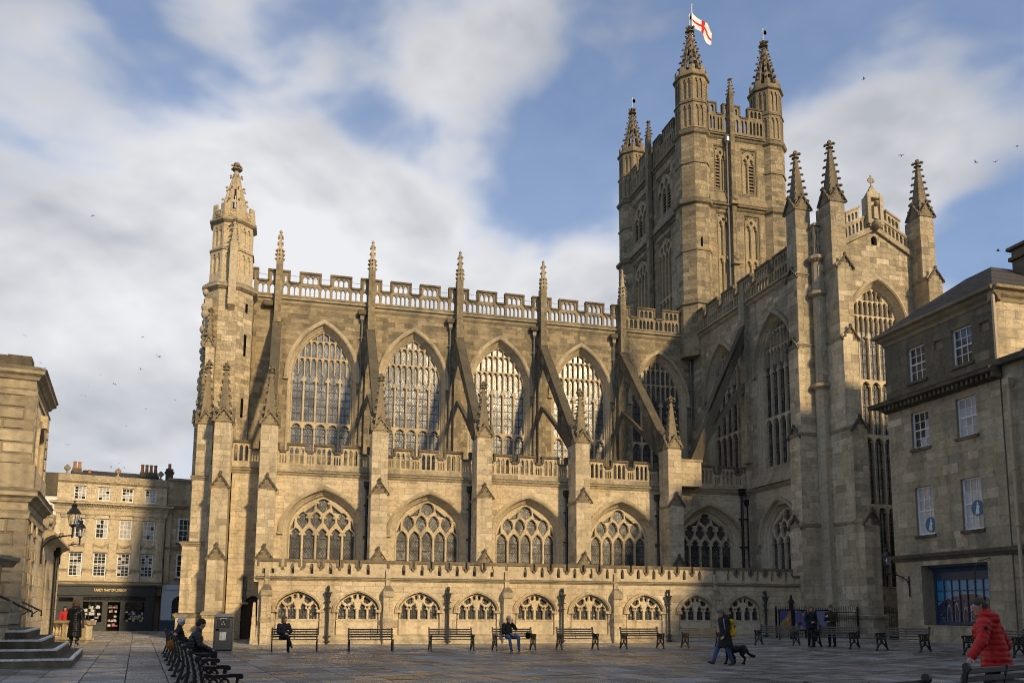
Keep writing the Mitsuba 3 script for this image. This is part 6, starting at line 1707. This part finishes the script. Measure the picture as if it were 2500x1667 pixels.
def person(lab, x, y, face, J, s=1.0, coat=None, trousers='c_black', shoes='c_shoe', hair=('c_hair', 'short'), hem=None, quilt=0.0, hat=None, extras=None, z=None, group=None, fine=.03, hood=False, sleeves=True, coat_r=1.0, label_hair=None):
    """J: joints in metres, facing -y, x to the person's left... mirrored so that local +x is to the right of someone looking at the face."""
    k = thing('person', lab, 'person', group); z = float(zg(x)) if z is None else z
    a = math.radians(face); ca, sa = math.cos(a), math.sin(a)

    def tr(v):
        v = np.asarray(v, float) * s
        return np.c_[x + v[:, 0] * ca - v[:, 1] * sa, y + v[:, 0] * sa + v[:, 1] * ca, z + v[:, 2]]
    J = {n: np.array(p, float) for n, p in J.items()}
    hd, nk = J['head'], J['neck']; f = J.get('look', np.array([0, -1, 0])); f = f / np.linalg.norm(f); up = hd - nk; up /= np.linalg.norm(up); f = f - up * (f @ up); f /= np.linalg.norm(f); sd = np.cross(f, up)
    H = lambda q, w, e: hd + f * q + sd * w + up * e
    B = [(J['pelvis'], .115, J['chest'], .12), (J['chest'], .10, nk, .058), (nk, .056, H(0, 0, -.05), .058), (H(-.015, 0, .02), .088, H(.02, 0, .015), .078), (H(.02, 0, -.01), .07, H(.048, 0, -.075), .038), (H(-.01, 0, .04), .08, H(.01, 0, .04), .078),
         (H(.078, 0, .0), .012, H(.102, 0, -.028), .014), (H(.07, 0, -.06), .018, H(.082, 0, -.06), .012), (H(.075, -.03, .022), .014, H(.075, .03, .022), .014)]
    for sg in (-1, 1):
        B.append((H(-.005, sg * .078, .0), .018, H(-.015, sg * .09, .01), .012))
    hands = {}
    for q in 'LR':
        S, E, W = J['sh' + q], J['el' + q], J['wr' + q]
        B += [(J['chest'], .08, S, .06), (S, .058, E, .043), (E, .042, W, .028)]
        d = J.get('hd' + q, W - E); d = d / np.linalg.norm(d); pl = np.cross(d, np.array([0, 0, 1.0]) if abs(d[2]) < .8 else np.array([0, 1.0, 0])); pl /= np.linalg.norm(pl); cu = np.cross(d, pl)
        B.append((W, .027, W + d * .07, .03))
        for i, (o, l) in enumerate(((-.027, .07), (-.009, .08), (.009, .075), (.026, .06))):
            k0 = W + d * .085 + pl * o; k1 = k0 + d * l * .5 + cu * .012; k2 = k1 + d * l * .35 + cu * .03; B += [(k0 - d * .02, .011, k1, .0095), (k1, .0095, k2, .008)]
        t0 = W + d * .03 - pl * .02; B += [(t0, .013, t0 + d * .035 - pl * .035 + cu * .012, .011), (t0 + d * .035 - pl * .035 + cu * .012, .011, t0 + d * .065 - pl * .04 + cu * .02, .009)]
        h, kn, an = J['hip' + q], J['kn' + q], J['an' + q]
        B += [(J['pelvis'], .10, h, .085), (h, .085, kn, .056), (kn, .055, an, .038)]
    body = bones(B, min(fine, .022), 3)
    scene[k + '__body'] = mikit.ply((tr(body.vertices), body.faces), 'skin', True, uv=np.full((len(body.vertices), 2), .5))
    ey = MB()
    for sg in (-1, 1):
        e = H(.079, sg * .031, .012); ball(ey, tr([e])[0], .0085 * s)
    obj('eyes', ey, 'void', k)
    mo = MB(); hull(mo, tr(np.array([H(.084, -.024, -.058), H(.09, 0, -.054), H(.084, .024, -.058), H(.089, 0, -.066), H(.07, 0, -.06)]))); obj('mouth', mo, cloth('c_lips', (.30, .12, .10), .5), k)

    def put(name, t, mat):
        key = numbered(k + '__' + name); scene[key] = mikit.ply((tr(t.vertices), t.faces), mat, True, uv=np.full((len(t.vertices), 2), .5))
        return key
    # trousers
    T_ = [(J['pelvis'], .125, J['pelvis'] + [0, 0, .08], .122)]
    for q in 'LR':
        h, kn, an = J['hip' + q], J['kn' + q], J['an' + q]
        T_ += [(J['pelvis'], .12, h, .10), (h, .10, kn, .072), (kn, .07, an + (kn - an) * .1, .06)]
    put('trousers', bones(T_, fine, 6), trousers)
    for q in 'LR':
        an, t = J['an' + q], J.get('toe' + q, np.array([0, -1, -.25])); t = t / np.linalg.norm(t)
        sh = bones([(an + [0, 0, .02], .046, an + [0, 0, -.03], .048), (an - t * .03 + [0, 0, -.045], .04, an + t * .14 + [0, 0, -.05], .036), (an + t * .1 + [0, 0, -.045], .042, an + t * .17 + [0, 0, -.055], .030)], .025, 3); put('shoe', sh, shoes)
    if coat:
        r = coat_r; C = [(J['pelvis'] + [0, 0, .04], .145 * r, J['chest'] - [0, 0, .04], .155 * r), (J['chest'], .12, nk - [0, 0, .02], .078)]
        for q in 'LR':
            S, E, W = J['sh' + q], J['el' + q], J['wr' + q]
            C += [(J['chest'], .115 * r, S, .085 * r), (S, .085 * r, E, .066 * r), (E, .064 * r, W - (W - E) * .06, .046 * r)]
        if hood:
            C += [(nk + [0, .05, .02], .10, nk + [0, .11, -.03], .10), (nk + [.07, .03, .02], .07, nk + [0, .12, -.02], .09), (nk + [-.07, .03, .02], .07, nk + [0, .12, -.02], .09)]
        else:
            C.append((nk + [0, .01, -.01], .075, nk + [0, .0, .035], .07))
        hs = [m3.Manifold.hull_points(np.vstack([trimesh.creation.icosphere(subdivisions=1).vertices * a_ + p_, trimesh.creation.icosphere(subdivisions=1).vertices * b_ + q_])) for p_, a_, q_, b_ in [(np.asarray(c[0], float), c[1], np.asarray(c[2], float), c[3]) for c in C]]
        if hem:
            pz = J['pelvis']; c0 = hem[3] if len(hem) > 3 else pz
            hs.append(m3.Manifold.hull_points(np.vstack([ell(pz + (J['chest'] - pz) * .4, .17, .135, (pz + (J['chest'] - pz) * .4)[2]), ell(pz, .185 * r, .15 * r, pz[2]), ell(c0, hem[1], hem[2], hem[0])])))
        u = m3.Manifold.batch_boolean(hs, m3.OpType.Add).refine_to_length(fine * (.8 if quilt else 1)).to_mesh(); t = trimesh.Trimesh(np.array(u.vert_properties[:, :3], float), np.array(u.tri_verts), process=True)
        trimesh.smoothing.filter_taubin(t, .5, .52, iterations=6)
        V = np.array(t.vertices); N = np.array(t.vertex_normals)
        if quilt:
            best = np.full(len(V), 9.0); par = V[:, 2].copy()
            for q in 'LR':
                for a0, a1 in ((J['sh' + q], J['el' + q]), (J['el' + q], J['wr' + q])):
                    dv = a1 - a0; L = np.linalg.norm(dv); tt = np.clip((V - a0) @ dv / L ** 2, 0, 1); dd = np.linalg.norm(V - a0 - tt[:, None] * dv, axis=1); far = np.linalg.norm((V - (J['pelvis'] + J['chest']) / 2)[:, :2], axis=1)
                    m_ = (dd < best) & (dd < .11) & ((far > .21) | (tt > .35)); par = np.where(m_, tt * L + (0 if a0 is J['sh' + q] else np.linalg.norm(J['el' + q] - J['sh' + q])), par); best = np.where(m_, dd, best)
            V = V + N * (quilt * (np.abs(np.sin(par * math.pi / .075)) ** .6 - .6))[:, None]
        V = V + N * (meshkit.fbm(V * 9 + x, 3)[:, None] - .5) * .03
        t = trimesh.Trimesh(V, t.faces, process=False); put('coat', t, coat)
    # hair / hat
    if hair:
        mat, st = hair; hb_ = [(H(-.03, 0, .05), .088, H(.005, 0, .06), .083), (H(-.05, 0, .0), .078, H(-.03, 0, .05), .085)]
        for sg in (-1, 1):
            hb_ += [(H(-.03, sg * .05, .02), .052, H(.02, sg * .055, .06), .042)]
        if st in ('bob', 'curly', 'long'):
            L = dict(bob=-.09, curly=-.10, long=-.16)[st]
            for sg in (-1, 1):
                hb_ += [(H(-.03, sg * .07, .02), .048, H(-.02, sg * .085, L), .042)]
            hb_ += [(H(-.06, 0, .02), .07, H(-.07, 0, L), .065), (H(.03, -.05, .09), .03, H(.03, .05, .09), .03)]
        t = bones(hb_, .02, 3); V = np.array(t.vertices); V += t.vertex_normals * ((meshkit.fbm(V * (26 if st != 'curly' else 34), 3) - .5) * (.02 if st == 'short' else .05))[:, None]; t = trimesh.Trimesh(V, t.faces, process=False); put('hair', t, mat)
    if hat:
        mat, kind = hat
        if kind == 'beanie':
            t = bones([(H(-.02, 0, .045), .098, H(-.005, 0, .075), .088), (H(-.04, 0, .11), .05, H(-.01, 0, .1), .07), (H(.05, -.04, .055), .045, H(.05, .04, .055), .045)], .02, 2)
        else:
            t = bones([(H(-.03, 0, .075), .085, H(.03, 0, .07), .08), (H(.06, -.04, .06), .03, H(.11, -.03, .05), .016), (H(.06, .04, .06), .03, H(.11, .03, .05), .016), (H(.11, -.03, .05), .016, H(.11, .03, .05), .016)], .02, 2)
        put('hat', t, mat)
    for nm, t, mat in (extras(J, H) if extras else []):
        put(nm, t, mat)
    return k, tr


def standing(**k):
    J = dict(pelvis=(0, 0, .95), chest=(0, .0, 1.32), neck=(0, 0, 1.47), head=(0, -.02, 1.625), shL=(-.175, 0, 1.40), shR=(.175, 0, 1.40), elL=(-.235, .02, 1.12), elR=(.235, .02, 1.12), wrL=(-.22, -.08, .88), wrR=(.22, -.08, .88),
             hipL=(-.09, 0, .92), hipR=(.09, 0, .92), knL=(-.10, -.02, .50), knR=(.10, -.02, .50), anL=(-.11, .03, .095), anR=(.11, .03, .095)); J.update(k); return J


def sitting(**k):
    J = dict(pelvis=(0, .06, .56), chest=(0, .12, .92), neck=(0, .10, 1.07), head=(0, .06, 1.215), shL=(-.175, .12, 1.0), shR=(.175, .12, 1.0), elL=(-.25, .06, .74), elR=(.25, .06, .74), wrL=(-.12, -.14, .66), wrR=(.12, -.14, .66),
             hipL=(-.09, .02, .55), hipR=(.09, .02, .55), knL=(-.12, -.40, .53), knR=(.12, -.40, .53), anL=(-.12, -.42, .095), anR=(.12, -.42, .095)); J.update(k); return J


for nm, c in dict(c_black=(.012, .012, .014), c_navy=(.014, .016, .026), c_shoe=(.02, .016, .013), c_hair=(.035, .025, .018), c_grey_hair=(.12, .105, .09), c_salt_hair=(.085, .07, .055), c_white_hair=(.62, .60, .57), c_brown_hair=(.10, .06, .035), c_ginger=(.20, .085, .04), c_jeans=(.05, .085, .17), c_light_jeans=(.07, .12, .24),
                c_olive=(.035, .033, .018), c_grey=(.07, .066, .06), c_charcoal=(.022, .023, .022), c_yellow=(.62, .36, .02), c_boot=(.055, .042, .03), c_tan=(.16, .11, .06), c_orange=(.28, .11, .02), c_wool=(.30, .28, .29), c_white=(.7, .7, .7), c_tweed=(.10, .085, .055), c_blue=(.25, .38, .48), c_redtop=(.45, .03, .03)).items():
    cloth(nm, c)
scene['c_red'] = prin(proc(lambda p, n, uv: mi.Color3f(.50, .022, .018) * (.75 + .5 * fbm(p.x * 25, p.y * 25, p.z * 25, 3))), .6, .3)
scene['c_puffer'] = prin((.010, .010, .012), .35, .5)
scene['c_print'] = prin(proc(lambda p, n, uv: mix((.02, .022, .025), (.45, .47, .48), smoothstep(.54, .58, fbm(p.x * 14, p.y * 14, p.z * 11, 2)))), .8)

# woman on the first bench
person('woman in black sitting with crossed legs at the left end of the first bench', .12, 34.12, 14, sitting(look=(.55, -1, 0), wrL=(-.02, -.16, .70), wrR=(.06, -.2, .70), knL=(-.02, -.42, .60), anL=(.12, -.52, .30), knR=(.06, -.40, .53), anR=(.06, -.40, .095), elL=(-.24, .02, .76), elR=(.25, .0, .76), toeL=(.1, -1, -.4)), 1.0, 'c_navy', 'c_black', 'c_black', ('c_brown_hair', 'bob'), (.47, .2, .2, np.array([0, 0, 0])))
# man with woolly hat
person('man in blue jeans and grey woolly hat on a bench, hand to his face', 9.05, 34.22, 6, sitting(look=(.5, -1, -.1), wrR=(.10, -.06, 1.10), elR=(.28, -.05, .84), hdR=(-.15, -.3, 1), wrL=(-.02, -.16, .66), elL=(-.24, .02, .72), knL=(-.14, -.40, .53), knR=(.26, -.38, .54), anL=(-.08, -.44, .095), anR=(.26, -.40, .095)), 1.02, 'c_black', 'c_light_jeans', 'c_boot', ('c_grey_hair', 'short'), None, 0, ('c_wool', 'beanie'))


# walking man with rucksack (faces west)
def rucksack(J, H):
    c = J['chest'] + np.array([0, .2, -.16]); t = bones([(c + [-.08, .03, .17], .10, c + [.08, .03, .17], .10), (c + [-.09, .05, -.17], .13, c + [.09, .05, -.17], .13), (c + [0, .1, -.12], .10, c + [0, .09, .08], .09)], .03, 4)
    V = np.array(t.vertices); V += t.vertex_normals * ((meshkit.fbm(V * 16, 3) - .5) * .05)[:, None]; t = trimesh.Trimesh(V, t.faces, process=False)
    st = bones([(J['chest'] + [.12, .1, .12], .018, J['chest'] + [.15, -.1, .1], .018), (J['chest'] + [.15, -.1, .1], .018, J['chest'] + [.16, -.06, -.2], .018), (J['chest'] + [-.12, .1, .12], .018, J['chest'] + [-.15, -.1, .1], .018)], .03, 0)
    fl = bones([(c + [-.1, .14, .04], .03, c + [.1, .14, .04], .03), (c + [-.07, .17, -.12], .018, c + [.07, .17, -.12], .018)], .03, 0)
    return [('rucksack', t, 'c_yellow'), ('strap', st, 'c_wool'), ('rucksack_trim', fl, 'c_charcoal')]


person('man in a black coat with a yellow rucksack walking left', 13.12, 23.8, -84, standing(pelvis=(0, .02, .93), chest=(0, -.03, 1.30), neck=(0, -.06, 1.45), head=(0, -.13, 1.57), look=(0, -1, -.45), shL=(-.17, -.02, 1.38), shR=(.17, -.02, 1.38), elL=(-.22, .08, 1.12), elR=(.22, .0, 1.10), wrL=(-.2, -.02, .9), wrR=(.17, -.13, .9),
        hipL=(-.09, 0, .90), hipR=(.09, 0, .90), knL=(-.09, -.20, .52), anL=(-.08, -.38, .12), toeL=(0, -1, .25), knR=(.09, .04, .50), anR=(.09, .20, .10), toeR=(0, -1, -.25)), 1.0, 'c_charcoal', 'c_jeans', 'c_boot', ('c_grey_hair', 'short'), (.56, .22, .26, np.array([0, .02, 0])), 0, None, rucksack, hood=True)
# dog
def dog(x, y, face):
    k = thing('dog', 'black long haired dog walking beside the man with the yellow rucksack', 'dog'); a = math.radians(face); ca, sa = math.cos(a), math.sin(a); z = float(zg(x))
    tr = lambda v: np.c_[x + v[:, 0] * ca - v[:, 1] * sa, y + v[:, 0] * sa + v[:, 1] * ca, z + v[:, 2]]
    B = [((0, -.24, .46), .125, (0, .02, .47), .115), ((0, .02, .47), .11, (0, .28, .50), .10), ((0, -.28, .40), .10, (0, -.22, .48), .11), ((0, -.30, .52), .085, (0, -.46, .60), .066), ((0, -.47, .60), .075, (0, -.54, .57), .060), ((0, -.55, .56), .045, (0, -.66, .51), .028), ((0, .34, .48), .05, (0, .46, .32), .04), ((0, .46, .32), .045, (0, .60, .25), .05), ((0, .60, .25), .05, (0, .70, .26), .025)]
    for sg, f1, f2 in ((-1, -.06, .03), (1, .10, -.06)):
        B += [((sg * .07, -.24, .40), .065, (sg * .075, -.22 + f1, .22), .040), ((sg * .075, -.22 + f1, .22), .038, (sg * .075, -.24 + f1 * 1.3, .04), .030), ((sg * .075, -.24 + f1 * 1.3, .035), .030, (sg * .075, -.30 + f1 * 1.3, .025), .024),
              ((sg * .07, .26, .44), .085, (sg * .08, .22 + f2, .30), .055), ((sg * .08, .22 + f2, .30), .048, (sg * .08, .33 + f2, .18), .032), ((sg * .08, .33 + f2, .18), .030, (sg * .08, .29 + f2, .035), .028), ((sg * .08, .29 + f2, .032), .028, (sg * .08, .23 + f2, .025), .022),
              ((sg * .05, -.46, .64), .03, (sg * .085, -.45, .52), .028)]
    t = bones(B, .02, 4); V = np.array(t.vertices); V += t.vertex_normals * ((meshkit.fbm(V * 22, 3) - .5) * .05)[:, None]
    scene['dog_fur'] = prin((.009, .008, .008), .6, .3); scene[k + '__body'] = mikit.ply((tr(V), t.faces), 'dog_fur', True, uv=np.full((len(V), 2), .5))
    c = MB(); v_ = ring(0, -.40, .55, .085, 12); w_ = v_.copy(); w_[:, 2] += .02; loft(c, [tr(v_), tr(w_)], True); obj('collar', c, 'c_tan', k); l = MB(); tube(l, tr(np.array([[0, -.38, .62], [.0, -.25, .72], [-.02, -.1, .88]])), .006, 4); obj('lead', l, 'c_tan', k)


dog(13.75, 24.25, -86)
# couple
person('ginger haired woman in a dark jacket standing left of the man in the flat cap', 22.0, 32.4, -12, standing(elL=(-.24, .0, 1.14), elR=(.24, .0, 1.14), wrL=(-.06, -.2, 1.08), wrR=(.06, -.2, 1.06), hdL=(1, -.3, 0), hdR=(-1, -.3, 0), look=(.1, -1, -.05)), .99, 'c_navy', 'c_black', 'c_shoe', ('c_ginger', 'curly'), (.82, .22, .18, np.array([0, 0, 0])))


def snack(J, H):
    return [('sandwich', bones([(J['wrL'] + [.05, -.06, .06], .03, J['wrL'] + [.1, -.06, .09], .025)], .02, 2), 'c_white')]


person('man in a flat cap and olive jacket eating beside the ginger haired woman', 22.72, 32.0, -58, standing(elL=(-.24, -.02, 1.12), elR=(.24, .0, 1.12), wrL=(-.12, -.26, 1.22), wrR=(.05, -.24, 1.05), hdL=(.6, -.5, .5), hdR=(-1, -.3, .1), look=(-.1, -1, 0)), 1.0, 'c_olive', 'c_navy', 'c_shoe', ('c_grey_hair', 'short'), (.80, .22, .18, np.array([0, 0, 0])), 0, ('c_tweed', 'cap'), snack)
# woman in the long puffer coat seen from behind
def tote(J, H):
    c = np.array([-.27, .02, .98]); return [('bag', bones([(c + [0, -.12, .12], .025, c + [0, .12, .12], .025), (c + [0, -.12, -.14], .03, c + [0, .12, -.14], .03), (c + [0, 0, .12], .03, c + [0, 0, -.14], .045)], .04, 2), 'c_grey'), ('bag_strap', bones([(c + [0, -.1, .12], .012, J['shL'] + [.04, 0, .09], .014), (c + [0, .1, .12], .012, J['shL'] + [.04, 0, .09], .014)], .05, 0), 'c_grey')]


person('woman in a long black quilted coat and patterned leggings standing by the steps', -7.44, 35.2, 172, standing(elL=(-.23, -.05, 1.14), elR=(.23, -.05, 1.14), wrL=(-.1, -.24, 1.12), wrR=(.1, -.24, 1.12)), 1.08, 'c_puffer', 'c_print', 'c_black', ('c_brown_hair', 'curly'), (.50, .24, .21, np.array([0, 0, 0])), .02, None, tote, hood=True, coat_r=1.1)
# the two men on the left row, facing right (east)
bxx, byy = RB[3]
x4, y4 = -2.05, 21.95
person('dark haired man in a black jacket sitting on the left row of benches', x4 + .08, y4, 90 + 6, sitting(chest=(0, .0, .93), neck=(0, -.05, 1.08), head=(0, -.10, 1.225), pelvis=(0, .08, .56), shL=(-.18, -.0, 1.0), shR=(.18, .0, 1.0), elL=(-.25, -.1, .74), elR=(.25, -.12, .74), wrL=(-.08, -.34, .62), wrR=(.06, -.36, .62), look=(.1, -1, -.12), knL=(-.1, -.42, .54), knR=(.12, -.42, .54)), 1.02, 'c_puffer', 'c_navy', 'c_shoe', ('c_hair', 'short'), None, .012, coat_r=1.08)
x5, y5 = -2.72, 25.9
person('white haired man with crossed legs sitting on the left row of benches', x5 + .05, y5, 90 + 6, sitting(elL=(-.30, .16, .98), wrL=(-.5, .2, .92), look=(.35, -1, 0), knR=(.1, -.42, .62), anR=(-.12, -.72, .42), toeR=(-.1, -1, .1), knL=(-.1, -.42, .53), anL=(-.1, -.46, .095), wrR=(.08, -.28, .66)), 1.03, 'c_charcoal', 'c_grey', 'c_tan', ('c_white_hair', 'short'))
m = MB(); ball(m, (x5 - .18, y5 - .28, .62), .18, 8, sc=(1, 1, .8)); ball(m, (x5 - .10, y5 - .16, .60), .15, 8, sc=(1, 1, .8)); single('folded_coat', m, 'c_orange', 'folded orange coat lying on the bench beside the white haired man', 'coat', smooth=True)
# man in the red jacket, near right, back turned
RX, RY = 9.82, 10.12
def patch(J, H):
    e = J['shR'] * .55 + J['elR'] * .45; return [('arm_badge', bones([(e + [.07, .05, .02], .022, e + [.075, .05, .05], .022)], .02, 1), 'c_charcoal')]
person('man in a bright red quilted jacket with grey hair walking away at the right edge', RX, RY, 212, standing(pelvis=(0, .03, .96), chest=(.0, -.06, 1.34), neck=(0, -.10, 1.49), head=(.0, -.15, 1.625), look=(.75, -1, -.12), shL=(-.20, -.04, 1.41), shR=(.20, -.04, 1.41), elR=(.40, -.02, 1.19), wrR=(.58, -.12, .98), hdR=(.6, -.2, -.7), elL=(-.30, .08, 1.12), wrL=(-.30, -.04, .86),
        knL=(-.1, -.12, .52), anL=(-.12, -.16, .1), knR=(.1, .02, .5), anR=(.1, .2, .12)), 1.06, 'c_red', 'c_navy', 'c_shoe', ('c_salt_hair', 'short'), (.80, .23, .2, np.array([0, .04, 0])), .016, None, patch, 0, None, .02, True, True, 1.18)
# passers by half hidden behind the low balustrade
person('small figure in a red top standing behind the low balustrade', -11.0, 49.6, 10, standing(), .95, 'c_redtop', 'c_navy', 'c_shoe', ('c_hair', 'bob'))
person('small figure in a pale blue jacket behind the left part of the balustrade', -13.6, 50.6, 30, standing(), .92, 'c_blue', 'c_grey', 'c_shoe', ('c_brown_hair', 'bob'))
